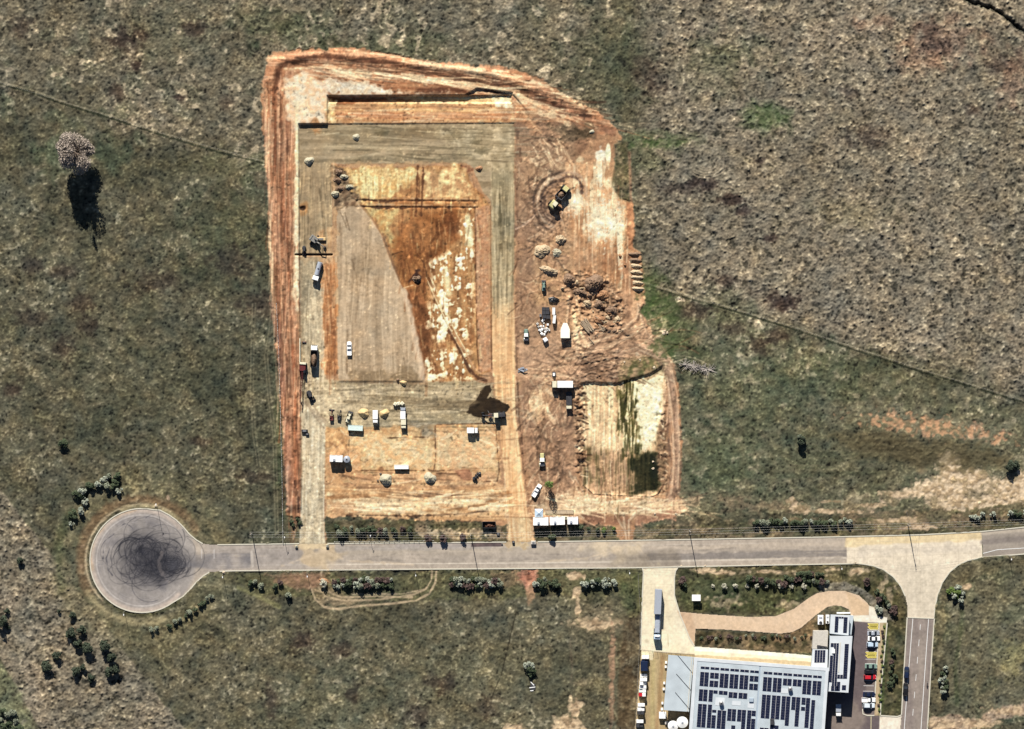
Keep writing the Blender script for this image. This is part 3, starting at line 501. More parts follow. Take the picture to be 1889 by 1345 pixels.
# wheel marks, scrapes and smears of the working ground
def inside(x, y, pts):
    c = False
    for k in range(len(pts)):
        (ax, ay), (bx, by) = pts[k], pts[(k+1) % len(pts)]
        if (ay > y) != (by > y) and x < (bx-ax)*(y-ay)/(by-ay)+ax: c = not c
    return c
def scrib(pts, n, ang, spread, ln, wd, cols, k, curl=.3, hz=0.0):
    xs_ = [p[0] for p in pts]; ys_ = [p[1] for p in pts]; q = 0
    while q < n:
        x, y = random.uniform(min(xs_), max(xs_)), random.uniform(min(ys_), max(ys_))
        if not inside(x, y, pts): continue
        q += 1; a = math.radians(ang+random.gauss(0, spread)); l_ = ln*random.uniform(.4, 1.4); c = random.gauss(0, curl); P_ = []
        for t in range(6): P_.append((x, y)); x += math.cos(a)*l_/5; y += math.sin(a)*l_/5; a += c/5
        m_ = L(P_, wd*random.uniform(.6, 1.5), .9, .35, n2); A(m_, random.choice(cols), k=k*random.uniform(.4, 1))
        if hz: G.H[m_[0]] += m_[1]*random.choice([-1, 1])*hz
dk = [(120, 82, 58), (104, 72, 54), (140, 98, 68)]; lt = [(238, 206, 160), (248, 226, 182), (222, 180, 136)]; rd = [(172, 106, 68), (146, 90, 58)]
EY = [(955, 235), (1050, 250), (1048, 420), (1040, 560), (960, 640), (953, 400)]
scrib(EY, 90, 90, 35, 34, 2.6, dk+lt, .6, .8, .05); scrib([(985, 330), (1050, 330), (1010, 470), (980, 470)], 50, 80, 40, 40, 3, dk+[(96, 74, 66), (206, 172, 146)], .7, 1.6, .08)
EW = [(1050, 300), (1132, 300), (1165, 375), (1160, 560), (1110, 520), (1060, 440)]
scrib(EW, 120, 90, 3, 60, 2.2, lt+[(200, 140, 92), (178, 116, 74)], .5, .05); scrib([(1060, 430), (1150, 450), (1155, 560), (1090, 520)], 50, 90, 3, 50, 3, [(160, 104, 66), (176, 118, 78)], .5, .05)
scrib([(955, 640), (1180, 590), (1240, 670), (1140, 705), (1060, 705), (960, 720)], 130, -12, 22, 70, 2.4, dk+lt, .55, .7, .05)
scrib([(1060, 655), (1145, 650), (1150, 705), (1070, 700)], 120, 15, 50, 12, 2, dk+[(206, 168, 134)], .7, .8, .1)
scrib([(965, 700), (1060, 700), (1062, 900), (985, 930)], 130, 95, 30, 40, 2.6, dk+lt[:2]+[(200, 152, 116)], .55, .7, .05)
scrib([(985, 915), (1250, 915), (1255, 945), (985, 950)], 60, 5, 12, 60, 2.4, lt+[(170, 128, 98)], .6, .4)
scrib(basin, 90, 91, 3, 60, 2.4, [(255, 240, 196), (206, 160, 116), (190, 146, 100)], .5, .05); scrib([(1070, 820), (1200, 830), (1200, 912), (1085, 905)], 70, 90, 3, 50, 2.6, [(140, 100, 70), (110, 96, 56), (206, 160, 120)], .6, .05)
scrib([(1145, 705), (1174, 705), (1185, 780), (1185, 850), (1150, 850), (1140, 760)], 90, 92, 4, 26, 3.2, [(84, 84, 34), (104, 100, 50), (70, 72, 34)], .75, .1)
scrib([(484, 150), (545, 140), (550, 940), (530, 945), (512, 640), (498, 400)], 170, 91.5, 2, 90, 2.2, rd+lt[:1]+[(228, 172, 130), (130, 76, 56)], .5, .04)
scrib([(500, 105), (800, 118), (1000, 160), (1120, 238), (1040, 225), (900, 160), (560, 140)], 130, 8, 7, 80, 2.4, rd+lt+[(112, 66, 46)], .5, .1, .04)
scrib([(606, 180), (942, 178), (948, 226), (610, 226)], 70, 0, 2, 90, 2.2, lt+rd[:1]+[(214, 150, 100)], .5, .03)
scrib([(552, 232), (948, 230), (948, 298), (612, 300)], 110, 1, 4, 70, 2.6, [(206, 196, 166), (122, 112, 88), (108, 98, 74), (186, 174, 144)], .5, .06)
scrib([(908, 300), (948, 300), (948, 560), (908, 570)], 70, 90, 2, 60, 2.4, [(214, 204, 172), (116, 108, 84), (170, 158, 128)], .5, .03)
scrib([(552, 300), (612, 300), (612, 470), (553, 470)], 50, 90, 3, 50, 2.6, [(196, 180, 148), (118, 106, 84)], .5, .05)
scrib(slab, 100, 90, 4, 90, 2.4, [(214, 196, 168), (156, 138, 112), (148, 126, 100)], .4, .05)
scrib([(556, 478), (598, 478), (598, 700), (560, 710)], 60, 90, 3, 60, 2.4, [(222, 206, 170), (158, 142, 112), (232, 214, 178)], .5, .05)
scrib([(596, 478), (621, 478), (622, 690), (600, 690)], 40, 90, 3, 50, 2.2, [(164, 94, 52), (232, 178, 124)], .5, .03)
scrib([(640, 306), (865, 306), (900, 370), (900, 690), (790, 700), (742, 530), (690, 400)], 160, 90, 5, 36, 2.2, [(150, 86, 46), (226, 180, 116), (240, 220, 156), (132, 76, 44)], .45, .1)
scrib([(560, 715), (900, 706), (920, 785), (640, 796)], 150, 0, 7, 70, 2.2, [(220, 200, 162), (140, 120, 88), (128, 108, 78), (206, 186, 146)], .5, .12, .02)
scrib([(602, 792), (915, 786), (918, 888), (602, 890)], 130, 40, 60, 16, 2.4, lt+[(186, 130, 84), (166, 112, 72)], .5, .8, .03)
scrib([(604, 895), (930, 892), (940, 955), (604, 950)], 100, 1, 5, 70, 2.4, lt+[(190, 136, 88), (206, 150, 100)], .5, .1)
scrib([(908, 580), (948, 560), (985, 1000), (938, 1000)], 80, 87, 3, 80, 2.2, [(250, 222, 176), (206, 158, 112), (190, 144, 104)], .5, .04)
scrib([(558, 745), (598, 780), (598, 1000), (554, 1000)], 60, 90, 3, 70, 2.2, [(232, 220, 190), (176, 158, 126)], .5, .04)
scrib([(1225, 680), (1252, 720), (1252, 900), (1240, 930), (1232, 800)], 50, 90, 5, 60, 2.4, [(214, 176, 142), (136, 102, 80)], .5, .1)
pwv([(1052, 300), (1120, 300), (1150, 390), (1150, 440), (1090, 440), (1050, 400)], .55)
ddk = [(96, 62, 44), (84, 56, 42), (120, 78, 52), (132, 88, 60)]
scrib([(488, 150), (540, 150), (552, 500), (556, 940), (535, 940), (512, 640), (500, 400)], 60, 91.5, 1.5, 110, 3, ddk[2:]+[(150, 90, 56)], .6, .03, .05)
scrib([(505, 110), (600, 100), (800, 124), (1000, 170), (1110, 235), (1000, 200), (880, 155), (600, 135)], 50, 9, 6, 90, 3, ddk, .6, .1, .05)
scrib(EY, 70, 90, 40, 22, 3.4, ddk, .65, 1.0, .08); scrib([(965, 700), (1060, 700), (1062, 900), (985, 930)], 70, 95, 30, 40, 4, ddk[1:], .5, .7, .06)
scrib([(1040, 500), (1120, 505), (1155, 560), (1150, 615), (1060, 620)], 70, 40, 60, 12, 3, ddk+[(222, 196, 160)], .7, .8, .25)
scrib([(1000, 620), (1180, 590), (1240, 670), (1140, 705), (1000, 715)], 60, -12, 22, 60, 3, ddk[1:], .5, .7, .08)
scrib([(770, 392), (845, 388), (840, 430), (800, 500), (770, 560), (725, 480)], 60, 90, 12, 30, 4, [(128, 70, 34), (150, 84, 42), (140, 76, 36)], .55, .2, .03)
scrib([(745, 535), (780, 545), (800, 600), (790, 690), (770, 640)], 30, 80, 12, 40, 4, [(134, 76, 38), (150, 86, 46)], .6, .2)
scrib([(600, 790), (915, 785), (918, 888), (602, 890)], 30, 0, 8, 50, 2.6, ddk[2:], .5, .2, .04); scrib([(604, 895), (930, 892), (940, 955), (604, 955)], 26, 1, 5, 90, 2.8, ddk[2:], .5, .1, .04)
scrib([(1056, 705), (1078, 706), (1080, 880), (1062, 880)], 40, 0, 25, 10, 3, ddk+lt, .8, .4, .2); scrib([(1210, 760), (1230, 750), (1230, 900), (1212, 912)], 40, 20, 50, 8, 2.6, ddk+lt, .7, .4, .15)
# the marks that stay crisp over the traffic
A(P([(528, 142), (560, 136), (600, 150), (604, 226), (552, 228), (546, 240), (535, 220), (524, 165)], 4, 4, n3), (250, 234, 202), (222, 184, 142), n2+.5*n1, .9, .8)
A(P([(600, 146), (680, 155), (740, 172), (700, 175), (604, 174)], 4, 2.5, n2), (240, 230, 204), (216, 190, 154), n2, .8, .8)
A(P([(700, 168), (900, 172), (945, 176), (760, 176)], 2, 2), (246, 232, 196), (180, 130, 90), NH+n2, .9, .6)
A(L([(548, 190), (549, 300), (547, 420), (546, 500), (548, 570)], 7, 2, 1.4, n3), (252, 240, 200), (232, 204, 156), n2, .6, .8)
for pts, wd in (([(620, 126), (700, 137), (800, 150), (880, 158), (950, 170), (1010, 205), (1070, 225)], 4), ([(525, 128), (600, 122), (640, 124)], 4), ([(950, 180), (990, 205), (1050, 228)], 9), ([(494, 110), (520, 104)], 9), ([(640, 92), (700, 100), (820, 122), (940, 134), (1010, 160), (1090, 206)], 4)):
    A(L(pts, wd, 1.8, 1.2, n2), (250, 216, 166), (224, 170, 122), n2+NH, .9, .8)
for xx in (495, 512, 524, 538): A(L([(xx, 200), (xx+4, 480), (xx+18, 760)], 2.2, 1.4, .8), (232, 182, 138), k=.5)
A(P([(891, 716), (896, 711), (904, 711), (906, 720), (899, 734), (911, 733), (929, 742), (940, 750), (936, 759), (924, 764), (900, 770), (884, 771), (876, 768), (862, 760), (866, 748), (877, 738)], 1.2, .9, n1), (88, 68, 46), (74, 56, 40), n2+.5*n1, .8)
A(P([(1168, 848), (1190, 836), (1206, 840), (1214, 905), (1170, 912)], 5, 3.5), (40, 54, 28), (72, 72, 40), NV+.5*n1, .9, .9)
A(E(1208, 868, 6, 26, .5, .3), (22, 34, 26), k=.7)
s_, a = P([(1142, 705), (1176, 705), (1182, 800), (1168, 860), (1150, 800), (1138, 740)], 6, 4, n6); A((s_, a*sst(-.2, .8, .7*NV+.5*n2+.4*n1)[s_]), (84, 86, 36), k=.85)
A(P([(1150, 668), (1200, 655), (1226, 672), (1222, 684), (1180, 700), (1140, 702)], 5, 4, n2), (76, 92, 40), (150, 122, 86), n2+.3*n3, .9, .8)
A(P([(1176, 712), (1222, 700), (1214, 770), (1204, 815), (1186, 830), (1174, 770)], 4, 3, n2), (255, 242, 200), k=.7)
A(P([(640, 312), (700, 310), (762, 312), (764, 330), (735, 352), (700, 366), (668, 362), (650, 345)], 5, 5, n2), (250, 232, 164), (214, 168, 100), n2+.8*NV, .9, .7)
for (x, y, rx, ry) in [(1062, 372, 15, 18), (1104, 410, 14, 30), (1130, 412, 16, 34), (1105, 320, 6, 22), (1145, 440, 4, 50)]: A(E(x, y, rx, ry, .5, .5, .7*NV+.5*n1), (255, 244, 206), k=.75)
A(L([(640, 742), (720, 738), (800, 744), (872, 742)], 12, 6, 2.5, NH), (140, 118, 84), (158, 136, 102), NH, .8, .7)
for r_ in (9, 15, 21): A(L([(744+r_*1.2*math.cos(t), 704+r_*.8*math.sin(t)) for t in np.linspace(-2.8, .9, 14)], 2.4, 1.4, .4), (136, 116, 88), k=.6)
for pts in ([(570, 738), (590, 765), (612, 786)], [(562, 740), (580, 768), (598, 790)]): A(L(pts, 3, 1.6, .5), (164, 140, 112), k=.6)
A(L([(605, 918), (700, 914), (780, 924), (850, 940), (900, 930), (936, 908)], 6, 2.5, .8), (180, 122, 74), (206, 152, 100), n2, .9, .7)
A(L([(606, 893), (760, 900), (925, 894)], 5, 3, 1), (196, 142, 98), k=.6)
A(P([(655, 806), (700, 803), (760, 812), (795, 830), (796, 858), (740, 858), (690, 850), (668, 830)], 6, 5, n2), (250, 226, 172), (222, 176, 120), n2+.6*n1, .9, .7)
A(P([(812, 800), (905, 795), (912, 855), (830, 862), (812, 840)], 6, 5, n2), (244, 216, 164), (222, 176, 126), n2+.6*n1, .9, .6)
s_, a = P([(952, 230), (1060, 230), (1050, 420), (1130, 520), (1190, 560), (1250, 690), (1160, 700), (1066, 706), (1062, 905), (985, 945), (955, 700)], 6); G.C[s_] = G.C[s_]*(1-.24*a[..., None])+np.array([214, 180, 142], np.float32)*(.24*a[..., None])
s_, a = P([(907, 480), (948, 480), (950, 700), (910, 700)], 1.5, .6); a = a*sst(540, 660, YY[s_]+8*n6[s_])*(1-sst(660, 700, YY[s_])); A((s_, a), (232, 196, 148), (208, 164, 118), NV+.5*n2, .7, .9)
cr = [(252, 230, 186), (246, 216, 168), (238, 204, 154)]
scrib([(560, 128), (700, 142), (860, 162), (940, 172), (1040, 215), (1000, 190), (880, 152), (700, 132), (560, 120)], 45, 9, 5, 60, 3.4, cr, .75, .08); scrib([(486, 150), (496, 150), (502, 400), (508, 560), (500, 520)], 14, 91, 1, 60, 3, cr, .5, .02)
scrib([(660, 96), (820, 120), (950, 134), (1060, 186), (1100, 212), (960, 150), (800, 128)], 30, 12, 5, 50, 3, cr, .5, .08)
scrib([(610, 915), (915, 910), (925, 935), (860, 950), (640, 946)], 46, 0, 6, 60, 4, cr, .7, .1); scrib([(640, 800), (910, 790), (915, 860), (640, 860)], 70, 20, 50, 16, 4, cr, .55, .5)
scrib([(960, 240), (1050, 260), (1040, 330), (985, 330)], 24, 60, 50, 20, 4, cr, .5, .6); scrib([(965, 700), (1020, 705), (1000, 790), (970, 760)], 20, 100, 30, 24, 5, cr, .5, .5)
scrib([(985, 920), (1250, 920), (1255, 946), (985, 948)], 50, 3, 8, 50, 3.4, cr, .7, .2); scrib([(1050, 545), (1072, 550), (1062, 640)], 14, 80, 10, 50, 4, cr, .6, .2)
for pts in ([(1040, 648), (1090, 634), (1140, 616), (1174, 586), (1182, 556)], [(1060, 656), (1120, 642), (1160, 622), (1190, 600)], [(1176, 560), (1192, 612), (1216, 642), (1238, 672), (1250, 730), (1254, 820), (1250, 900)], [(1050, 548), (1046, 590), (1056, 628), (1080, 640)], [(1180, 646), (1212, 660), (1230, 690), (1240, 760), (1244, 850), (1238, 910)]): A(L(pts, 3.6, 1.8, .7), (240, 204, 162), k=.6); A(L([(x+3, y+5) for x, y in pts], 3, 1.6, .7), (134, 98, 74), k=.5)
for (r, c, k) in ((36, (92, 70, 62), .75), (43, (214, 186, 154), .6), (30, (112, 84, 70), .6), (50, (104, 80, 66), .6)): A(L([(1034+r*math.cos(t), 374+r*1.1*math.sin(t)) for t in np.linspace(1.9, 4.9, 16)], 4, 1.8, .7), c, k=k)
for (r, c) in ((24, (112, 78, 64)), (32, (206, 166, 130))): A(L([(1050+r*math.cos(t), 350+r*math.sin(t)) for t in np.linspace(-2.4, .3, 10)], 4.5, 2, .7), c, k=.75)
t_ = bare*.04; G.C = G.C*(1-t_[..., None])+np.array([240, 214, 178], np.float32)*t_[..., None]
lu = G.C.mean(2); nl = np.clip(163+(lu-158)*1.34, 30, 247); f_ = (1-bare)+bare*nl/np.maximum(lu, 20); G.C *= f_[..., None]
gm_ = G.C.mean(2, keepdims=True); ds = ((1-bare)*.2+bare*.14)[..., None]; G.C = G.C*(1-ds)+(gm_*np.array([1.035, 1.0, .93], np.float32))*ds
# grain, clumps and specks over everything
gr = 1-bare
smooth = np.zeros_like(one)
for q_ in (slab, ring, [(906, 555), (948, 540), (951, 760), (964, 870), (972, 940), (988, 1004), (936, 1004), (940, 960), (926, 840), (913, 720), (905, 620)]): s_, a = P(q_, 2); smooth[s_] = np.maximum(smooth[s_], a)
lum = (0.075*n1+.04*nf+.055*n2+.03*n3+.03*nc1+.02*n15)*gr+(.05*n1+.03*nf+.045*n2+.025*n3+.01*nc1)*bare*(1-.6*smooth)
ch = (.6*nc1+.7*nc2+.45*nc3)
G.C *= (1+lum)[..., None]
G.C += (gr*ch)[..., None]*np.array([3.0, 1.3, -.4], np.float32)+(bare*ch)[..., None]*np.array([2.5, 1.2, 0], np.float32)+(gr*4)[..., None]
sp = gr*sst(1.4, 2.6, n1+.5*nc1+.4*nc2); G.C += sp[..., None]*np.array([24, 23, 18], np.float32)
sp = gr*sst(1.6, 2.6, -n1-.4*nc1); G.C *= (1-.45*sp)[..., None]
spb = bare*sst(1.9, 2.8, n1+.4*nc3); G.C += spb[..., None]*np.array([30, 28, 22], np.float32)
spb = bare*sst(1.9, 2.8, -n1+.5*nc2)*(1-.7*smooth); G.C *= (1-.22*spb)[..., None]
G.C *= 1+smooth[..., None]*np.array([.045, .012, -.035], np.float32)
A(L([(664, 374), (690, 408), (708, 440), (724, 485), (744, 534)], 3, 1.6, .8, n2), (120, 92, 68), k=.5)
A(L([(744, 536), (757, 575), (767, 630), (779, 680), (780, 702)], 9, 3.5, 1.2, n2), (230, 206, 174), k=.75)
A(P([(552, 466), (612, 466), (612, 482), (552, 482)], 3, 3, n2), (206, 172, 130), k=.4)
for pts in ([(612, 300), (616, 380), (620, 470)], [(640, 303), (850, 301), (868, 310)], [(904, 380), (905, 560)], [(622, 704), (780, 705)]): A(L(pts, 4, 2.4, 2.2, n2), (214, 174, 128), (150, 118, 86), n2+n1, 1, .6)
G.C += (dry*(1-bare))[..., None]*np.array([5, 3, 3], np.float32)
for pts in ([(-20, 147), (60, 168), (120, 190), (200, 214), (300, 247), (400, 277), (492, 300)], [(1180, 520), (1260, 545), (1350, 570), (1450, 600), (1550, 634), (1700, 683), (1889, 740), (1960, 762)]):
    A(L([(x, y+3) for x, y in pts], 2.4, 1.2, .8, n2), (48, 52, 38), k=.62); A(L([(x+1, y-1.5) for x, y in pts], 1.8, 1.1, .8, n2), (150, 142, 116), k=.42)
def late(x, y, rx, ry, c1, c2, k, an=0, w_=.35): A(E(x, y, rx, ry, .4, w_, .6*n3+.6*n2+.4*n1, an), c1, c2, n2+.5*n1, 1, k)
for (x, y, rx, ry, an) in [(1690, 782, 66, 11, 8), (1748, 792, 60, 10, 9), (1815, 802, 34, 8, 12)]: late(x, y, rx, ry, (214, 168, 128), (140, 124, 94), .65, an, .6)
for (x, y, rx, ry) in [(1752, 868, 16, 26), (1740, 905, 40, 16), (1800, 885, 36, 14), (1860, 905, 40, 18), (1780, 930, 40, 10), (1850, 925, 30, 8), (1700, 905, 24, 8), (1905, 890, 30, 22)]: late(x, y, rx*1.1, ry*1.15, (238, 214, 180), (186, 160, 126), .92)
for (x, y, rx, ry) in [(1475, 938, 18, 6), (1520, 943, 24, 3.5), (1570, 945, 26, 3), (1600, 932, 30, 4), (1650, 912, 30, 5), (1540, 925, 26, 3), (1460, 925, 12, 5), (1655, 960, 40, 5), (1700, 972, 26, 4)]: late(x, y, rx, ry, (230, 202, 166), (160, 136, 104), .8)
for (x, y, rx, ry) in [(1062, 1062, 13, 8), (1064, 1094, 7, 13), (1065, 1125, 4, 14), (1100, 1150, 34, 9), (1062, 1306, 8, 16), (1052, 1336, 22, 12), (948, 1342, 16, 8), (1740, 1338, 30, 9), (1800, 1336, 30, 7), (1860, 1312, 34, 8), (1785, 1082, 9, 5), (1300, 1053, 18, 4), (1335, 1056, 18, 3.5), (1410, 1055, 18, 3), (1534, 1050, 12, 4), (1580, 1054, 12, 5)]: late(x, y, rx, ry, (230, 202, 164), (166, 140, 110), .85)
for (x, y, rx, ry, k) in [(1196, 545, 14, 30, .7), (1225, 575, 26, 22, .6), (1225, 640, 22, 16, .7), (1195, 268, 24, 8, .55), (1415, 215, 30, 16, .5), (1240, 262, 34, 8, .5)]: late(x, y, rx, ry, (76, 98, 54), (106, 112, 78), k*.8)
late(1129, 1230, 5, 60, (190, 154, 124), (150, 122, 96), .8); late(560, 1070, 42, 11, (170, 134, 106), (140, 112, 84), .7); late(975, 1064, 13, 15, (212, 146, 118), (150, 100, 78), .85); late(978, 1095, 6, 18, (200, 160, 126), (150, 124, 94), .8)
late(1155, 1280, 14, 90, (92, 76, 54), (112, 94, 68), .7); late(1300, 1160, 2, 2, (120, 100, 70), (120, 100, 70), .1)
for pts in ([(805, 1053), (803, 1075), (792, 1095), (768, 1108), (720, 1114), (660, 1118), (625, 1124), (598, 1120), (582, 1106), (575, 1088)], [(797, 1053), (796, 1070), (786, 1086), (765, 1096), (700, 1106), (630, 1108), (600, 1100), (588, 1084)], [(760, 1102), (690, 1100), (630, 1102), (606, 1092)]):
    A(L(pts, 3.0, 1.6, .5), (200, 178, 144), k=.75)
A(P([(1530, 800), (1650, 806), (1800, 824), (1856, 846), (1800, 866), (1690, 856), (1580, 840)], 10, 5), (84, 76, 54), (104, 94, 68), NH+n2, .8, .55)
A(L([(952, 1130), (940, 1180), (925, 1245), (905, 1290)], 2, 1, .5), (56, 52, 40), k=.6); A(L([(440, 1085), (470, 1097), (500, 1112), (515, 1120)], 6, 4, 1), (160, 156, 106), k=.45)
A(L(circ(104, 135, 300), 3, 2, .8), (212, 192, 156), k=.7); A(L(circ(114, 150, 330), 14, 6, 1.6), (120, 98, 72), (142, 118, 88), n2, .9, .6); A(L(circ(115, 70, 150), 8, 5, 1.4), (182, 168, 128), k=.55); A(L(circ(101, 250, 350), 8, 4, 1.4), (172, 158, 122), k=.55)
for dx in (0, 6):
    for pts in ([(466, 560), (463, 640), (462, 720), (466, 800), (475, 860)], [(500, 520), (498, 600), (488, 655), (493, 720), (503, 800), (506, 900), (508, 990)], [(1300, 262), (1350, 285), (1400, 303), (1430, 310)], [(1180, 246), (1260, 258), (1330, 290)]):
        A(L([(x+dx, y) for x, y in pts], 1.6, 1, .3), (134, 127, 101), k=.32)
# -------- shape of the land
H = G.H
H += rough*(0.75*n2+0.6*n1+0.5*nc3)+(1-bare)*(0.5*n15*0.3)
def bump(m, v): s_, a = m; H[s_] += v*a
bs, ba = P([(484, 110), (545, 100), (900, 125), (1130, 240), (1040, 262), (962, 235), (962, 940), (530, 940), (512, 600), (490, 300)], 9)
full = np.zeros_like(one); full[bs] = ba; bs, ba = P([(604, 176.8), (948, 175.5), (960, 190), (1012, 252), (1012, 975), (556, 975), (551, 229), (604, 229)], 1.2); full[bs] *= 1-ba; full *= 1-sst(925, 1000, XX); H += full
bump(P([(606, 177.5), (944, 175.5), (944, 190), (606, 190)], 1.0), -0.8); bump(P([(606, 190), (948, 190), (950, 227), (606, 228)], 1.0), -0.0)
bump(P([(880, 163), (946, 171), (946, 176), (860, 175)], 1.4), -1.0)
s_, a = P([(551, 229), (949, 227), (949, 740), (553, 740)], 1.2); H[s_] -= .35*a*(1-sst(480, 720, YY[s_]))
bump(P(slab, 3), 0.45)
bump(L([(876, 380), (879, 560), (884, 690), (900, 692)], 3, 2), .25); bump(L([(500, 150), (510, 118), (600, 97), (750, 115), (920, 138), (1040, 195)], 10, 7), .7)
for yy in (370, 382): bump(L([(660, yy), (880, yy+1)], 3, 1.5), -.25)
bump(P(basin, 4), -1.0); bump(L([(1180, 640), (1215, 655), (1236, 690), (1248, 800), (1246, 900)], 10, 6), .5)
bump(L([(546, 470), (612, 470)], 3, 1.0), -1.3); A(L([(545, 470), (612, 470)], 2.6, .8, .1), (64, 40, 28), k=.85)
for i in range(14): bump(E(1064+random.uniform(-6, 8), 712+i*12, 5, 4, .6), .5)
for pts in ([(1118, 600), (1098, 618)], [(1055, 540), (1046, 560)]): bump(L(pts, 5, 3), .4)
for (r) in (36, 46, 54): bump(L([(1034+r*math.cos(t), 374+r*1.1*math.sin(t)) for t in np.linspace(1.9, 4.6, 14)], 4, 3), -.18)
# flatten beneath the sealed surfaces
def Hflat(pts, z=-.12, soft=2.5):
    s_, a = P(pts, soft); H[s_] = H[s_]*(1-a)+z*a
ROADN = [(374, 1003), (390, 1005), (401, 1005), (550, 1003), (760, 1001.5), (940, 1000), (1160, 997), (1400, 993), (1562, 990), (1700, 986.5), (1811, 980.5), (1889, 972.5), (1960, 964)]
ROADS_ = [(386, 1055.5), (405, 1054), (430, 1053), (780, 1050), (1160, 1047.5), (1440, 1042), (1562, 1040), (1596, 1041)]
MAIN = ROADN[1:9]+[(1562, 1040)]+ROADS_[:7][::-1]
CULDE = [(374, 1003), (362, 996), (350, 986), (338, 972), (326, 960), (312, 950), (295, 941)]+[(262+96*math.cos(math.radians(t)), 1034+96*math.sin(math.radians(t))) for t in np.arange(-78, -310, -6)]+[(338, 1100), (351, 1087), (362, 1074), (374, 1063), (386, 1055.5), (398, 1054), (398, 1005), (390, 1005)]
APRON = [(1562, 990), (1700, 986.5), (1811, 980.5), (1813, 1028), (1785, 1034), (1768, 1042), (1752, 1055), (1738, 1075), (1729, 1100), (1724, 1125), (1723, 1141), (1674, 1139), (1674, 1118), (1670, 1100), (1662, 1082), (1648, 1064), (1630, 1051), (1612, 1044), (1596, 1041), (1562, 1040)]
EAST = [(1811, 980.5), (1889, 972.5), (1960, 964), (1960, 1016), (1889, 1022), (1813, 1028)]
SIDE = [(1674, 1139), (1723, 1141), (1718, 1220), (1711, 1340), (1707, 1400), (1658, 1400), (1663, 1320), (1668, 1230)]
DRIVE = [(1185, 1048), (1251, 1046), (1246, 1054), (1244, 1066), (1244, 1098), (1248, 1112), (1255, 1135), (1262, 1152), (1271, 1175), (1281, 1192.5), (1400, 1201), (1500, 1209), (1500, 1234), (1400, 1226), (1281, 1216), (1281, 1207), (1229, 1204), (1182, 1199), (1184, 1120), (1187, 1056)]
YARD = [(1182, 1199), (1229, 1204), (1281, 1207), (1276, 1345), (1270, 1400), (1165, 1400), (1171, 1345), (1178, 1260)]
PATH = [(1250, 1128), (1300, 1133), (1380, 1138), (1430, 1137), (1465, 1123), (1492, 1103), (1508, 1094), (1530, 1090), (1558, 1090), (1584, 1098), (1600, 1112), (1603, 1117), (1603, 1135), (1570, 1136), (1566, 1124), (1552, 1118), (1538, 1117), (1526, 1120), (1505, 1135), (1478, 1158), (1462, 1166), (1440, 1169), (1400, 1166), (1330, 1161), (1283, 1160), (1281, 1191), (1271, 1175), (1262, 1152), (1255, 1138)]
CARP = [(1576, 1146), (1602, 1148), (1622, 1149), (1618, 1215), (1614, 1300), (1613, 1320), (1623, 1320), (1620, 1400), (1500, 1400), (1522, 1345), (1528, 1234), (1560, 1200), (1572, 1160)]
PAVE = [(1603, 1117), (1612, 1120), (1621, 1137), (1637, 1139), (1636, 1149), (1622, 1149), (1602, 1148), (1576, 1146), (1566, 1150), (1560, 1136), (1603, 1135)]
BED = [(1622, 1149), (1636, 1149), (1630, 1220), (1626, 1260), (1624, 1320), (1613, 1320), (1618, 1215)]
SDRV = [(1623, 1320), (1655, 1322), (1663, 1318), (1661, 1345), (1658, 1400), (1620, 1400)]
for p in (MAIN, CULDE, APRON, EAST, SIDE, DRIVE, YARD, PATH, CARP, PAVE, BED, SDRV, [(1281, 1207), (1528, 1222), (1540, 1140), (1580, 1140), (1570, 1400), (1265, 1400)]): Hflat(p)
ga = attr_mat('field_grass'); ea = attr_mat('bare_earth', var=.14, bump=.25)
cellb = (bare[:-1, :-1] > .5)
ground = grid_object('ground', G, ~cellb, ga)
# the fields go on to the horizon
B = 6000; xa, xb = (G.xs[0]-CX)*S+.6, (G.xs[-1]-CX)*S-.6; yb, ya = (CY-G.ys[0])*S-.6, (CY-G.ys[-1])*S+.6
cx = [-B, xa, xb, B]; cy = [-B, ya, yb, B]
co = np.array([(x, y, -.45) for y in cy for x in cx]); qs = np.array([[j*4+i, j*4+i+1, (j+1)*4+i+1, (j+1)*4+i] for j in range(3) for i in range(3) if (i, j) != (1, 1)])
plain = np_mesh('plain', co, qs, np.tile(alb((100, 96, 74)), (16, 1)), mat('distant_grass', (100, 96, 74), srgb=True, var=.3, scale=.03, rough=1.0))
tag(ground, kind='structure'); tag(plain, kind='structure')
tag(grid_object('bare_earth', G, cellb, ea), kind='structure')
# ---------------------------------------------------------------- roads and paving
R = Canvas(110, 915, 1966, 1404, 1.0)
r1 = R.noise(1.2); r2 = R.noise(2.5); r6 = R.n3 = R.noise(6); r20 = R.noise(20); RH = R.noise(40, 1.3); RH2 = R.noise(60, 4); RV = R.noise(1.3, 40, -4)
RA = (slice(0, R.ny), slice(0, R.nx)); ron = np.ones((R.ny, R.nx), np.float32)
RP, RL, RE, RT = R.poly, R.line, R.ell, R.paint
RT((RA, ron), (194, 185, 173), (178, 170, 160), RH2+.5*RH+.5*r6, .8)
RT((RA, sst(-1, 2, r1)), (186, 180, 170), k=.25)
NORTH = ROADN[2:]; SOUTH = ROADS_
def off(pts, d): return [(x, y+d) for x, y in pts]
RT(RL(off(NORTH[:7], 20), 11, 5, 2, r6), (166, 159, 151), k=.6); RT(RL(off(NORTH[:7], 31), 8, 4, 2, r6), (166, 160, 153), k=.5)
RT(RL([(1200, 1028), (1400, 1024), (1560, 1020)], 13, 2, 1, r6), (136, 132, 130), k=.85)
RT(RL([(1200, 1010), (1400, 1007), (1560, 1003)], 8, 3, 2, r6), (198, 188, 174), k=.6)
RT(RL([(640, 1020), (1000, 1016), (1180, 1012)], 9, 5, 2, r6), (192, 184, 170), k=.5)
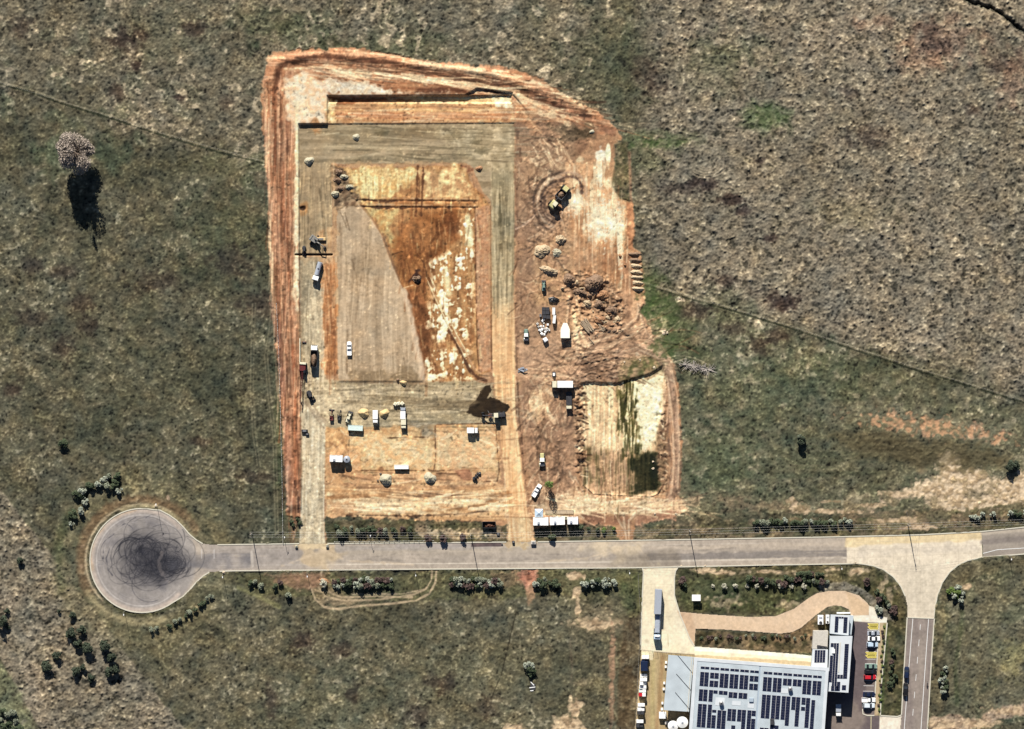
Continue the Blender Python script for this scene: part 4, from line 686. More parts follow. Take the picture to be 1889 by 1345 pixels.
RT(RL([(640, 1041), (1000, 1038), (1560, 1029)], 1.6, .8, .3), (228, 222, 208), k=.7)
RT(RL(off(NORTH[:6], 9.5), 1.4, .8, .3), (204, 200, 192), k=.45)
RT(RL(off(SOUTH[1:], -10), 1.5, .8, .2), (226, 222, 212), k=.55); RT(RL([(620, 1011), (900, 1009)], 9, 2, 1), (162, 160, 160), k=.5)
RT(RP([(380, 1000), (560, 1000), (560, 1054), (380, 1058)], 25), (158, 155, 156), k=.6)
for q in range(60):
    x = random.uniform(400, 1500); y = random.uniform(1008, 1040)-(x-700)*.011; RT(RL([(x, y), (x+random.uniform(30, 120), y+random.gauss(0, 2))], random.uniform(1, 2.4), 1, .6, r2), random.choice([(140, 134, 128), (208, 198, 182), (150, 144, 138)]), k=random.uniform(.2, .5))
# dust spread from the gravel entries
RT(RP([(545, 1003), (606, 1003), (640, 1020), (600, 1052), (560, 1040)], 6, 6, r6), (214, 196, 164), (190, 172, 142), r6, .8, .75)
RT(RP([(552, 1002), (602, 1002), (598, 1014), (556, 1014)], 3, 3, r2), (222, 206, 172), k=.95)
RT(RP([(930, 1000), (994, 1000), (980, 1012), (940, 1012)], 3, 3, r2), (218, 202, 168), (186, 168, 138), r2, .8, .95)
RT(RP([(1100, 997), (1200, 996), (1185, 1020), (1140, 1030), (1080, 1012)], 8, 6, r6), (222, 208, 182), k=.7)
for pts in ([(1170, 998), (1130, 1016), (1080, 1030), (1010, 1036)], [(1180, 998), (1150, 1012), (1100, 1030)], [(1166, 998), (1180, 1012), (1196, 1030)], [(610, 1010), (560, 1030), (520, 1044)], [(590, 1014), (640, 1034), (760, 1042)]):
    RT(RL(pts, 3, 2, 1, r2), (228, 212, 186), k=.5)
RT(RP([(1186, 1018), (1250, 1016), (1260, 1046), (1180, 1048)], 5, 3), (120, 114, 106), (146, 138, 126), r6, .9, .55)
RT(RP([(1140, 1020), (1200, 1022), (1190, 1042), (1120, 1044)], 8, 4), (140, 132, 118), k=.5)
RT(RP([(730, 1002), (870, 1001), (870, 1010), (730, 1012)], 2, 1), (170, 166, 166), k=.6)
RT(RP([(869, 1000), (925, 999.5), (925, 1008.5), (869, 1009)], .8, .2), (92, 82, 86), (110, 96, 98), r2, .8)
# the turning circle with its tyre marks
RT(RE(262, 1034, 100, 100, .05), (170, 167, 165), (156, 153, 152), r6+.6*r20, .8)
for rr, c, k in ((92, (196, 186, 178), .9), (84, (206, 204, 204), .75), (79, (160, 158, 162), .4), (72, (176, 174, 176), .4)):
    RT(RL([(262+rr*math.cos(t), 1034+rr*math.sin(t)) for t in np.linspace(.75, 5.55, 60)], 8 if rr == 92 else 2, 1.4 if rr < 92 else 3, .3, r6), c, k=k)
RT(RL([(165.5+3, 1050), (167, 1020), (176, 990), (196, 962), (220, 948), (250, 940)], 6, 2, 1, r6), (206, 184, 158), k=.6)
for x, y, a, b, k in [(268, 1030, 50, 56, .4), (282, 1030, 34, 46, .5), (262, 1020, 30, 34, .35), (288, 1050, 26, 30, .5), (320, 1037, 22, 26, .65), (318, 1038, 14, 18, .5), (280, 1038, 20, 26, .5), (240, 1040, 30, 30, .25), (355, 1034, 26, 10, .35)]:
    RT(RE(x, y, a*1.05, b*1.05, .8, .1, r6), (44, 46, 56), k=k*.68)
for i in range(170):
    cx_, cy_ = (random.gauss(275, 26), random.gauss(1030, 18)) if i % 3 else (random.gauss(322, 8), random.gauss(1037, 7))
    rr = random.uniform(5, 42) if i % 3 else random.uniform(6, 22); a0 = random.uniform(0, 6.3); a1 = a0+random.uniform(1.2, 5)
    RT(RL([(cx_+rr*math.cos(t), cy_+rr*.95*math.sin(t)) for t in np.linspace(a0, a1, 18)], 1.0, .9, .2, r6), (34, 36, 46), k=random.uniform(.22, .6))
RT(RL([(300, 1020), (293, 1035), (294, 1050), (302, 1062), (312, 1075)], 5, 2, 1, r2), (150, 142, 140), k=.35)
for pts in ([(205, 1005), (196, 1030), (200, 1052), (208, 1062)], [(225, 969), (230, 966), (240, 970), (245, 975)], [(190, 1030), (192, 1000), (210, 985)]): RT(RL(pts, 1.1, .8, .5, r2), (70, 72, 84), k=.7)
for sx in (1, -1):
    for q in range(7):
        a = 60+q*3.6; RT(RL([(262+a*math.cos(t), 1034+a*math.sin(t)) for t in np.linspace(.6+q*.1, 2.6-q*.1, 16)] if sx > 0 else [(262+a*math.cos(t), 1034+a*math.sin(t)) for t in np.linspace(2.7, 5.2, 16)], 1, .8, .8, r6), (120, 120, 130), k=.3)
for q in range(9): RT(RL([(310, 1020+q*4), (350, 1026+q*2.2), (400, 1022+q*3.4), (460, 1022+q*3)], 1.6, 1.2, 1, r6), (112, 114, 124), k=.35)
for x in (372, 395): RT(RL([(x, 1014), (x, 1030)], 1.6, .7), (220, 222, 226), k=.6)
RT(RL([(464, 1018), (466, 1044)], 3, 1, .5), (214, 210, 204), k=.7)
for pts in ([(181, 1034), (190, 1034), (190, 1041), (181, 1041)],): RT(RL(pts, 1, .6), (110, 110, 116), k=.6)
# concrete intersection
RT(RP(APRON, 1), (240, 232, 214), (228, 220, 202), r20+.5*r6, .8)
RT(RP([(1560, 990), (1811, 980), (1811, 996), (1560, 1008)], 3, 1, r6), (230, 214, 172), (226, 206, 160), RH, .8, .8)
RT(RL([(1590, 1020), (1800, 1010)], 12, 6, 2), (212, 206, 194), k=.5); RT(RP([(1660, 1040), (1740, 1040), (1720, 1140), (1676, 1140)], 6, 2), (206, 200, 184), (218, 212, 196), RV, .8, .6)
for x in range(1575, 1811, 24): RT(RL([(x, 986), (x+1, 1040)], .7, .5), (186, 178, 162), k=.4)
for y in (1000, 1014, 1028): RT(RL([(1562, y+2), (1811, y-8)], .7, .5), (186, 178, 162), k=.4)
for y in (1056, 1074, 1092, 1110, 1126): RT(RL([(1640, y), (1760, y+2)], .7, .5), (186, 178, 162), k=.4)
RT(RL([(1699, 1040), (1697, 1140)], .7, .5), (186, 178, 162), k=.5)
# east leg and side street
RT(RP(EAST, 1), (168, 162, 154), (150, 144, 138), RH2+.4*r2, .8); RT(RL([(1813, 1000), (1889, 994), (1960, 988)], 10, 3), (134, 128, 126), k=.7)
RT(RL([(1811, 985), (1889, 978), (1960, 970)], 5, 2), (200, 192, 178), k=.7)
RT(RP(SIDE, 1), (150, 142, 138), (138, 130, 128), RV+.4*r2, .8)
RT(RL([(1700, 1180), (1694, 1300), (1690, 1400)], 16, 8), (166, 158, 150), k=.5)
# driveway, yard, gravel path, car park, paving, beds
RT(RP(DRIVE, 2), (246, 240, 216), (232, 224, 198), r20+.5*r6+.4*r2, .7)
RT(RP([(1250, 1060), (1262, 1130), (1290, 1192), (1262, 1190), (1236, 1120)], 8, 3), (250, 246, 228), k=.4)
RT(RP([(1281, 1192.5), (1500, 1209), (1500, 1215), (1281, 1201)], 1), (252, 250, 240), k=.9)
RT(RP([(1281, 1207.5), (1500, 1221), (1500, 1236), (1281, 1218)], 1, .6, r2), (208, 194, 160), (190, 174, 142), r6, .8, .95)
for x, y, r in [(1193, 1182, 3), (1233, 1186, 2), (1214, 1040, 4), (1222, 1158, 6)]: RT(RE(x, y, r, r, .6, .3, r2), (196, 186, 160), k=.5)
RT(RL([(1232, 1170), (1233, 1192)], 1.4, .8), (160, 148, 118), k=.5)
for y in (1078, 1108, 1138, 1168): RT(RL([(1185, y), (1270, y)], .6, .5), (210, 202, 178), k=.5)
RT(RP(YARD, 1), (196, 180, 142), (174, 156, 120), RV+.5*r6, .8); RT(RL([(1222, 1212), (1216, 1300), (1206, 1400)], 7, 3), (156, 124, 88), k=.55); RT(RL([(1205, 1220), (1202, 1400)], 8, 4), (182, 172, 124), k=.6)
RT(RP([(1183, 1199), (1206, 1201), (1204, 1218), (1182, 1216)], 1), (244, 238, 206), k=.9)
RT(RP(PATH, 1), (228, 206, 180), (214, 192, 166), r6+.6*r2, .8); RT(RP([(1250, 1128), (1275, 1131), (1283, 1160), (1281, 1191)], 4), (196, 168, 140), k=.6)
RT(RP([(1560, 1090), (1603, 1117), (1603, 1135), (1572, 1134)], 2), (216, 190, 156), k=.6)
RT(RP(CARP, 1), (114, 104, 108), (102, 94, 98), r6+.6*r2, .8); RT(RP([(1540, 1300), (1590, 1290), (1590, 1400), (1520, 1400)], 8, 3, r6), (158, 148, 138), k=.6)
RT(RP([(1600, 1216), (1616, 1216), (1612, 1322), (1596, 1322)], 3), (150, 142, 138), k=.5)
RT(RP(PAVE, 1), (250, 248, 236), (240, 236, 220), r6, .7)
RT(RP(BED, 1), (206, 190, 158), (180, 162, 132), r2+.6*r6, .8); RT(RP([(1630, 1150), (1638, 1150), (1631, 1230), (1626, 1320), (1620, 1320)], 2), (110, 120, 70), k=.6)
RT(RP(SDRV, 1), (244, 240, 228), (234, 228, 214), r6, .7)
R.C += 7; R.C *= np.array([1.03, 1.0, .965], np.float32)
R.C *= (1+.022*r1+.02*r2+.015*r6)[..., None]
def sheet(name, pts, z, m, kind='structure'):
    X, Y = np.meshgrid(R.xs[:-1]+.5, R.ys[:-1]+.5); d, ins = None, np.zeros(X.shape, bool)
    n = len(pts)
    for k in range(n):
        ax, ay = pts[k]; bx, by = pts[(k+1) % n]
        if ay != by: ins ^= ((ay > Y) != (by > Y)) & (X < (bx-ax)*(Y-ay)/(by-ay)+ax)
    return tag(grid_object(name, R, ins, m, z, flat=True), kind=kind)
am = attr_mat('asphalt', .9, .10, 9, .15); cm = attr_mat('concrete_paving', .85, .05, 3, .1); gm = attr_mat('gravel_surface', .95, .14, 5, .3)
sheet('road', MAIN, .0, am); sheet('turning_circle', CULDE, .004, am); sheet('road_intersection', APRON, .008, cm)
sheet('road', EAST, .0, am); sheet('road', SIDE, .0, am); sheet('driveway', DRIVE, .012, cm)
sheet('yard', YARD, .004, gm); sheet('gravel_path', PATH, .008, gm); sheet('car_park', CARP, .0, am)
sheet('pavement', PAVE, .012, cm); sheet('garden_bed', BED, .016, gm); sheet('driveway', SDRV, .012, cm)
kerbm = mat('kerb_concrete', (232, 226, 206), srgb=True, var=.05); white = mat('line_paint', (.62, .62, .6), var=.1, scale=3); yellow = mat('yellow_line_paint', (.62, .52, .12), var=.1)
def ribbon(name, pts, wd, z0, z1, m, parent=None):
    v, f = [], []; p = [Vector((*Wp(x, y), 0)) for x, y in pts]; n = len(p)
    for i in range(n):
        t = (p[min(n-1, i+1)]-p[max(0, i-1)]).normalized(); q = Vector((-t.y, t.x, 0))*wd/2
        a, b = p[i]+q, p[i]-q; v += [(a.x, a.y, z0), (a.x, a.y, z1), (b.x, b.y, z1), (b.x, b.y, z0)]
    for i in range(n-1):
        o = i*4
        for k in range(3 if z1 > z0 else 0): f.append((o+k, o+k+1, o+k+5, o+k+4))
        if z1 <= z0: f.append((o+1, o+2, o+6, o+5))
    if z1 > z0: f += [(3, 2, 1, 0), ((n-1)*4, (n-1)*4+1, (n-1)*4+2, (n-1)*4+3)]
    me = bpy.data.meshes.new(name); me.from_pydata(v, [], f); me.materials.append(m)
    o = bpy.data.objects.new(name, me); COL.objects.link(o)
    if parent: o.parent = parent
    return o
for pts in (ROADS_[1:]+APRON[:19:-1][::-1][::-1][0:0]+list(reversed(APRON[13:25])), ROADN[2:4]+[(552, 1003)], [(604, 1002.7), (760, 1001.5), (934, 1000)], [(992, 999.6), (1160, 997), (1400, 993), (1562, 990), (1700, 986.5), (1811, 980.5), (1889, 972.5), (1960, 964)],
            CULDE[:7]+CULDE[7:-3], APRON[3:12], [(1813, 1028), (1889, 1022), (1960, 1016)], [(1673.5, 1139), (1668, 1230), (1663, 1319)], [(1723.5, 1141), (1718, 1220), (1711, 1340), (1707, 1400)], DRIVE[1:10], [DRIVE[0]]+DRIVE[-1:-4:-1],
            [(1636.5, 1149), (1630, 1220), (1626, 1260), (1624, 1320)], [(1663, 1319), (1655, 1322), (1623, 1320)], [(1622, 1149), (1618, 1215), (1613, 1300), (1612, 1305), (1598, 1304), (1591, 1309), (1592, 1317), (1600, 1320), (1613, 1320)]):
    tag(ribbon('kerb', pts, .42, -.06, .13, kerbm), kind='structure')
for pts in ([(1684, 1141), (1676, 1240), (1668, 1345), (1664, 1400)], [(1713, 1141), (1706, 1240), (1699, 1345), (1695, 1400)], [(1813, 1021), (1840, 1014), (1889, 1011), (1960, 1005)]):
    tag(ribbon('road_marking', pts, .22, .012, .012, white), kind='structure')
for a in ((1152, 1162), (1180, 1192), (1212, 1224), (1244, 1256), (1276, 1288), (1308, 1320)):
    tag(ribbon('road_marking', [(1699-(a[0]-1140)*.085, a[0]), (1699-(a[1]-1140)*.085, a[1])], .18, .012, .012, white), kind='structure')
for y in (1150, 1162, 1173, 1183, 1194, 1202, 1216, 1224, 1235, 1244, 1255, 1265, 1275, 1286, 1297):
    x = 1621-(y-1150)*.07; tag(ribbon('parking_line', [(x-20, y), (x-1, y+.3)], .14, .012, .012, white), kind='structure')
for (x0, y0, x1, y1) in ((1601, 1149.8, 1620, 1161.6), (1597, 1202.5, 1617, 1215.5)):
    for i in range(9):
        x = x0+(x1-x0)*i/9
        tag(ribbon('yellow_hatching', [(x, y0+.4), (min(x1, x+6), y0+.4+min(6, x1-x))], .42, .014, .014, yellow), kind='structure')
        if i < 8: tag(ribbon('yellow_hatching', [(x, y0+6), (min(x1, x+5.4), y0+6+min(5.4, x1-x))], .42, .014, .014, yellow), kind='structure')
tag(ribbon('parking_line', [(1607, 1321), (1606, 1400)], .3, .012, .012, mat('pale_yellow', (220, 208, 170), srgb=True)), kind='structure')
# ---------------------------------------------------------------- mesh kit
class MB:
    def __init__(s): s.v = []; s.f = []
    def add(s, vs, fs):
        o = len(s.v); s.v += [tuple(q) for q in vs]; s.f += [tuple(i+o for i in f) for f in fs]; return s
    def box(s, x, y, z, sx, sy, sz, rz=0.0, ch=0.0):
        """box standing on z, optional chamfered top"""
        c, n = math.cos(rz), math.sin(rz); hx, hy = sx/2, sy/2
        rings = [(hx, hy, z), (hx, hy, z+sz-ch)]+([(hx-ch, hy-ch, z+sz)] if ch else [])
        vs = [(x+a*c-b*n, y+a*n+b*c, h) for (p, q, h) in rings for a, b in ((-p, -q), (p, -q), (p, q), (-p, q))]
        fs = [(3, 2, 1, 0)]; r = len(rings)
        for k in range(r-1):
            for i in range(4): fs.append((k*4+i, k*4+(i+1) % 4, (k+1)*4+(i+1) % 4, (k+1)*4+i))
        fs.append(tuple((r-1)*4+i for i in range(4))); return s.add(vs, fs)
    def tube(s, a, b, r0, r1=None, n=10, caps=True):
        a, b = Vector(a), Vector(b); r1 = r0 if r1 is None else r1; d = (b-a).normalized()
        u = d.cross(Vector((0, 0, 1)) if abs(d.z) < .9 else Vector((1, 0, 0))).normalized(); w_ = d.cross(u)
        vs = [p+(u*math.cos(2*math.pi*i/n)+w_*math.sin(2*math.pi*i/n))*r for p, r in ((a, r0), (b, r1)) for i in range(n)]
        fs = [(i, (i+1) % n, n+(i+1) % n, n+i) for i in range(n)]
        if caps: fs += [tuple(range(n))[::-1], tuple(range(n, 2*n))]
        return s.add(vs, fs)
    def loft(s, secs, up=.6, top=.86):
        """hull along y: (y, z0, z1, half width)"""
        vs, fs = [], []
        for (y, z0, z1, hw) in secs:
            m = z0+(z1-z0)*up
            vs += [(-hw*.94, y, z0), (-hw, y, m), (-hw*top, y, z1), (hw*top, y, z1), (hw, y, m), (hw*.94, y, z0)]
        for k in range(len(secs)-1):
            for i in range(6): fs.append((k*6+i, (k+1)*6+i, (k+1)*6+(i+1) % 6, k*6+(i+1) % 6))
        fs += [tuple(range(6)), tuple(range(len(secs)*6-6, len(secs)*6))[::-1]]; return s.add(vs, fs)
    def prism(s, pts, z0, z1):
        n = len(pts); vs = [(x, y, z0) for x, y in pts]+[(x, y, z1) for x, y in pts]
        return s.add(vs, [(i, (i+1) % n, n+(i+1) % n, n+i) for i in range(n)]+[tuple(range(n))[::-1], tuple(range(n, 2*n))])
    def side(s, pts, x0, x1):
        """profile in (y, z) extruded across x"""
        n = len(pts); vs = [(x0, y, z) for y, z in pts]+[(x1, y, z) for y, z in pts]
        return s.add(vs, [(i, (i+1) % n, n+(i+1) % n, n+i) for i in range(n)]+[tuple(range(n))[::-1], tuple(range(n, 2*n))])
    def blob(s, x, y, z, rx, ry, rz, n=12, m=6, jit=.08, half=True):
        vs, fs = [], []; t0 = 0 if half else -math.pi/2
        for j in range(m):
            t = t0+(math.pi/2-t0)*j/m
            for i in range(n):
                a = 2*math.pi*i/n; k = 1+random.uniform(-jit, jit)
                vs.append((x+rx*math.cos(t)*math.cos(a)*k, y+ry*math.cos(t)*math.sin(a)*k, z+rz*math.sin(t)*k))
        vs.append((x, y, z+rz))
        for j in range(m-1):
            for i in range(n): fs.append((j*n+i, j*n+(i+1) % n, (j+1)*n+(i+1) % n, (j+1)*n+i))
        for i in range(n): fs.append(((m-1)*n+i, (m-1)*n+(i+1) % n, m*n))
        return s.add(vs, fs)
    def build(s, name, m, parent=None, smooth=False, bevel=0.0):
        me = bpy.data.meshes.new(name); me.from_pydata(s.v, [], s.f); me.materials.append(m)
        import bmesh
        bm = bmesh.new(); bm.from_mesh(me); bmesh.ops.recalc_face_normals(bm, faces=bm.faces)
        if bevel: bmesh.ops.bevel(bm, geom=[e for e in bm.edges if e.calc_face_angle(0) > .5], offset=bevel, segments=2, affect='EDGES')
        bm.to_mesh(me); bm.free()
        if smooth: me.polygons.foreach_set('use_smooth', [True]*len(me.polygons))
        o = bpy.data.objects.new(name, me); COL.objects.link(o)
        if parent: o.parent = parent
        return o
def root(name, label, cat, px, py, ang=0.0, z=None, group=None, h=0.0):
    o = bpy.data.objects.new(name, None); COL.objects.link(o); x, y = Wp(px, py, h)
    o.empty_display_size = .5
    o.location = (x, y, G.at(px, py) if z is None else z); o.rotation_euler = (0, 0, -math.radians(ang))
    return tag(o, label, cat, group)
def copy_tree(o, px, py, ang=0.0, sc=1.0, z=None, label=None, group=None):
    c = o.copy(); COL.objects.link(c); x, y = Wp(px, py); c.location = (x, y, G.at(px, py) if z is None else z)
    c.rotation_euler = (0, 0, -math.radians(ang)); c.scale = (sc, sc, sc*random.uniform(.9, 1.1))
    if label: c['label'] = label
    if group: c['group'] = group
    for ch in list(o.children):
        d = ch.copy(); COL.objects.link(d); d.parent = c
    return c
# paints
M = lambda n, c, **k: mat(n, c, **k)
wht = M('white_paint', (.78, .78, .76), rough=.4, var=.05); glass = M('dark_glass', (.015, .018, .022), rough=.08, var=.2, spec=.6)
tyre = M('tyre_rubber', (.02, .02, .02), var=.3); steel = M('bare_steel', (.3, .3, .3), rough=.45, metal=.6); dark = M('dark_steel', (.035, .035, .04), var=.4)
yel = M('machine_yellow', (.5, .46, .22), rough=.5, var=.15); cream = M('cream_paint', (.62, .58, .42), rough=.5)
red = M('red_paint', (.45, .02, .03), rough=.3); navy = M('navy_paint', (.012, .02, .05), rough=.25); black = M('black_paint', (.012, .012, .014), rough=.3)
silver = M('silver_paint', (.42, .45, .5), rough=.3, metal=.3, var=.05); blue = M('pale_blue_paint', (.42, .52, .62), rough=.35); green = M('faded_green_paint', (.16, .24, .2), rough=.6)
mint = M('pale_green_steel', (.56, .66, .62), rough=.5, var=.08); maroon = M('dark_red_paint', (.10, .02, .02), rough=.5, var=.3); lamp = M('lamp_glass', (.7, .7, .66), rough=.2)
wood = M('weathered_timber', (.36, .28, .19), var=.3, scale=6); rust = M('rusty_steel', (.14, .06, .035), var=.4); conc = M('precast_concrete', (.45, .42, .37))
soil = M('red_soil', (184, 138, 100), srgb=True, var=.25, scale=2, bump=.6); sand = M('pale_sand', (240, 208, 152), srgb=True, var=.12, scale=3, bump=.3); gravel = M('pale_gravel', (206, 198, 170), srgb=True, var=.2, scale=5, bump=.5)
topsoil = M('dark_soil', (150, 122, 98), srgb=True, var=.3, scale=2, bump=.6); clay = M('cream_clay', (216, 192, 156), srgb=True, var=.18, scale=2, bump=.5)
# ---------------------------------------------------------------- vehicles
def wheel(parent, x, y, r, wdt=.24, rim=True):
    t = MB().tube((x-wdt/2, y, r), (x+wdt/2, y, r), r, n=16).build('wheel', tyre, parent, bevel=.03)
    if rim:
        s_ = 1 if x > 0 else -1; MB().tube((x+s_*wdt*.4, y, r), (x+s_*(wdt/2+.01), y, r), r*.58, n=12).build('rim', steel, t)
def car(px, py, ang, paint, label, L=4.6, W=1.82, Hh=1.46, kind='sedan', group=None, name='parked_car', cat='car', z=None):
    o = root(name, label, cat, px, py, ang, z=z, group=group); hl = L/2; hw = W/2
    zb = .86 if kind != 'suv' else 1.0
    MB().loft([(-hl, .45, zb-.12, hw*.82), (-hl+.12, .3, zb-.02, hw*.93), (-hl*.55, .24, zb, hw), (hl*.25, .24, zb, hw), (hl*.62, .26, zb-.06, hw*.98), (hl-.15, .3, zb-.22, hw*.9), (hl, .42, zb-.32, hw*.78)]).build('body', paint, o, bevel=.03)
    if kind == 'ute': a, b, c, d = -hl*.12, -hl*.08, hl*.22, hl*.5
    elif kind in ('hatch', 'suv'): a, b, c, d = -hl+.1, -hl*.78, hl*.12, hl*.5
    else: a, b, c, d = -hl*.72, -hl*.36, hl*.14, hl*.52
    cab = MB().loft([(a, zb-.03, zb+.02, hw*.82), (b, zb-.05, Hh-.03, hw*.76), (c, zb-.05, Hh-.03, hw*.76), (d, zb-.06, zb+.0, hw*.84)], up=.2, top=.84).build('windows', glass, o)
    MB().loft([(b-.02, Hh-.06, Hh-.01, hw*.7), ((b+c)/2, Hh-.05, Hh+.03, hw*.72), (c+.02, Hh-.06, Hh-.01, hw*.7)], top=.9).build('roof', paint, o)
    if kind == 'ute':
        t = MB(); t.box(0, -hl*.56, zb-.02, W*.94, .9*hl-.25, .05)
        t.box(0, -hl*.14-.05, zb, W*.9, .05, .3); t.box(0, -hl+.06, zb, W*.9, .05, .26)
        for sx in (-1, 1): t.box(sx*W*.45, -hl*.56, zb, .05, .9*hl-.25, .26)
        t.build('tray', paint if paint is not black else dark, o)
    for sx in (-1, 1):
        for y in (-hl*.6, hl*.62): wheel(o, sx*(hw-.12), y, .33)
        MB().box(sx*hw*.62, hl-.1, .56, .32, .14, .13).build('headlight', lamp, o)
        MB().box(sx*hw*.66, -hl+.06, .62, .26, .1, .13).build('tail_light', red, o)
        MB().box(sx*(hw+.07), d-.25, zb-.02, .14, .1, .12).build('mirror', paint, o)
    return o
def truck(px, py, ang, L, W, Hh, cabp, bodyp, kind, label, name='truck', cat='truck', cabL=1.9, cabH=2.5, load=None, z=None):
    o = root(name, label, cat, px, py, ang, z=z); hl = L/2
    MB().box(0, 0, .75, .9, L-.4, .22).box(0, -hl+.2, .6, W*.8, .14, .2).build('chassis', dark, o)
    cab = MB().side([(hl-cabL, .7), (hl, .7), (hl+.02, 1.45), (hl-.32, cabH), (hl-cabL, cabH)], -W/2+.06, W/2-.06).build('cab', cabp, o, bevel=.06)
    MB().side([(hl-.3, cabH-.12), (hl+.0, 1.5), (hl+.04, 1.5), (hl-.24, cabH-.12)], -W/2+.2, W/2-.2).build('windscreen', glass, cab)
    for sx in (-1, 1):
        MB().box(sx*(W/2-.05), hl-cabL/2, 1.5, .04, cabL*.55, .6).build('side_window', glass, cab)
        MB().box(sx*W*.34, hl-.02, .85, .3, .1, .18).build('headlight', lamp, o)
        MB().box(sx*(W/2+.1), hl-.25, 1.5, .16, .1, .45).build('mirror', dark, o)
    bl = L-cabL-.25; by = -hl+bl/2
    if kind == 'box': MB().box(0, by, .98, W, bl, Hh-.98, ch=.05).build('cargo_box', bodyp, o)
    elif kind == 'tipper':
        t = MB(); hh = Hh-1.0; t.box(0, by, 1.0, W, bl, .08)
        for sx in (-1, 1): t.box(sx*(W/2-.04), by, 1.08, .08, bl, hh)
        t.box(0, by+bl/2-.05, 1.08, W-.17, .08, hh+.25); t.box(0, by-bl/2+.05, 1.08, W-.17, .08, hh); t.build('tipping_body', bodyp, o)
        if load: MB().blob(0, by, 1.1, W*.44, bl*.46, hh*.9, jit=.06).build('load', load, o)
    elif kind == 'flat':
        t = MB().box(0, by, 1.0, W, bl, .12); t.box(0, by+bl/2-.04, 1.12, W, .08, .7); t.build('flat_deck', bodyp, o)
    elif kind == 'tank':
        MB().tube((0, by-bl/2+.1, 1.0+Hh*.28), (0, by+bl/2-.1, 1.0+Hh*.28), Hh*.33, n=18).box(0, by, .98, W*.8, bl, .12).build('water_tank', bodyp, o)
        MB().tube((0, by, 1+Hh*.28+Hh*.33-.03), (0, by, 1.0+Hh*.66), .28, n=12).build('tank_hatch', dark, o)
    for y in ([hl-cabL*.6, -hl+.9, -hl+2.15] if L > 6.2 else [hl-cabL*.5, -hl+1.0]):
        for sx in (-1, 1): wheel(o, sx*(W/2-.18), y, .48, .34)
    return o
def excavator(px, py, ang, sc, paint, label, boom=0.0, name='excavator', reach=1.0):
    o = root(name, label, 'excavator', px, py, ang); k = sc; a = -math.radians(boom); ca, sa = math.cos(a), math.sin(a)
    rot = lambda x, y: (x*ca-y*sa, x*sa+y*ca)
    for sx in (-1, 1):
        t = MB().side([(-1.9*k, .2*k), (-1.6*k, 0), (1.6*k, 0), (1.9*k, .2*k), (1.9*k, .55*k), (1.6*k, .75*k), (-1.6*k, .75*k), (-1.9*k, .55*k)], sx*1.2*k-.28*k, sx*1.2*k+.28*k)
        for q in range(14): t.box(sx*1.2*k, (-1.7+q*.26)*k, .74*k, .58*k, .1*k, .05*k)
        t.build('track', tyre, o, bevel=.02)
    MB().box(0, 0, .4*k, 1.8*k, 1.4*k, .35*k).tube((0, 0, .7*k), (0, 0, .95*k), .6*k, n=16).build('undercarriage', dark, o)
    up = bpy.data.objects.new('upper_house', None)
    x0, y0 = rot(-.1*k, -.55*k); h = MB().box(x0, y0, .95*k, 2.4*k, 2.9*k, 1.0*k, rz=a, ch=.12*k)
    house = h.build('house', paint, o)
    x1, y1 = rot(0, -1.75*k); MB().box(x1, y1, 1.0*k, 2.3*k, .7*k, 1.15*k, rz=a, ch=.15*k).build('counterweight', paint, o)
    x2, y2 = rot(-.75*k, .35*k); c = MB().box(x2, y2, .95*k, .95*k, 1.5*k, 1.75*k, rz=a, ch=.1*k).build('cab', glass, o); MB().box(x2, y2, 2.68*k, .85*k, 1.3*k, .08*k, rz=a).build('cab_roof', paint, c)
    r = reach
    p = [(.15*k, .6*k, 1.5*k), (.15*k, 2.4*k*r, 3.4*k), (.15*k, 4.4*k*r, 2.9*k), (.15*k, 4.9*k*r, .9*k)]
    p = [(*rot(x, y), z) for x, y, z in p]
    MB().tube(p[0], p[1], .26*k, .24*k, 8).tube(p[1], p[2], .24*k, .18*k, 8).build('boom', paint, o)
    MB().tube(p[2], p[3], .18*k, .13*k, 8).build('stick', paint, o)
    bx, by = rot(.15*k, 4.75*k*r); MB().box(bx, by, .15*k, 1.0*k, .7*k, .8*k, rz=a, ch=.2*k).build('bucket', dark, o)
    q0 = (*rot(-.05*k, .9*k), 1.3*k); q1 = (*rot(-.05*k, 2.2*k*r), 2.9*k); MB().tube(q0, q1, .08*k, n=6).build('hydraulic_ram', steel, o)
    return o
def roller(px, py, ang, k, paint, label, drum=steel, name='road_roller'):
    o = root(name, label, 'roller', px, py, ang)
    MB().tube((-1.0*k, 1.9*k, .75*k), (1.0*k, 1.9*k, .75*k), .75*k, n=24).build('drum', drum, o, bevel=.02)
    MB().box(-1.1*k, 1.7*k, .6*k, .12*k, 2.0*k, .3*k).box(1.1*k, 1.7*k, .6*k, .12*k, 2.0*k, .3*k).box(0, .75*k, .6*k, 2.3*k, .25*k, .4*k).build('drum_frame', paint, o)
    MB().box(0, -1.5*k, .6*k, 1.5*k, 2.1*k, 1.0*k, ch=.15*k).build('engine_hood', paint, o)
    c = MB().box(0, 0, .7*k, 1.4*k, 1.2*k, 1.5*k).build('cab', glass, o); MB().box(0, 0, 2.22*k, 1.7*k, 1.5*k, .1*k).build('canopy', wht, c)
    for sx in (-1, 1): wheel(o, sx*.8*k, -1.3*k, .75*k, .5*k)
    return o
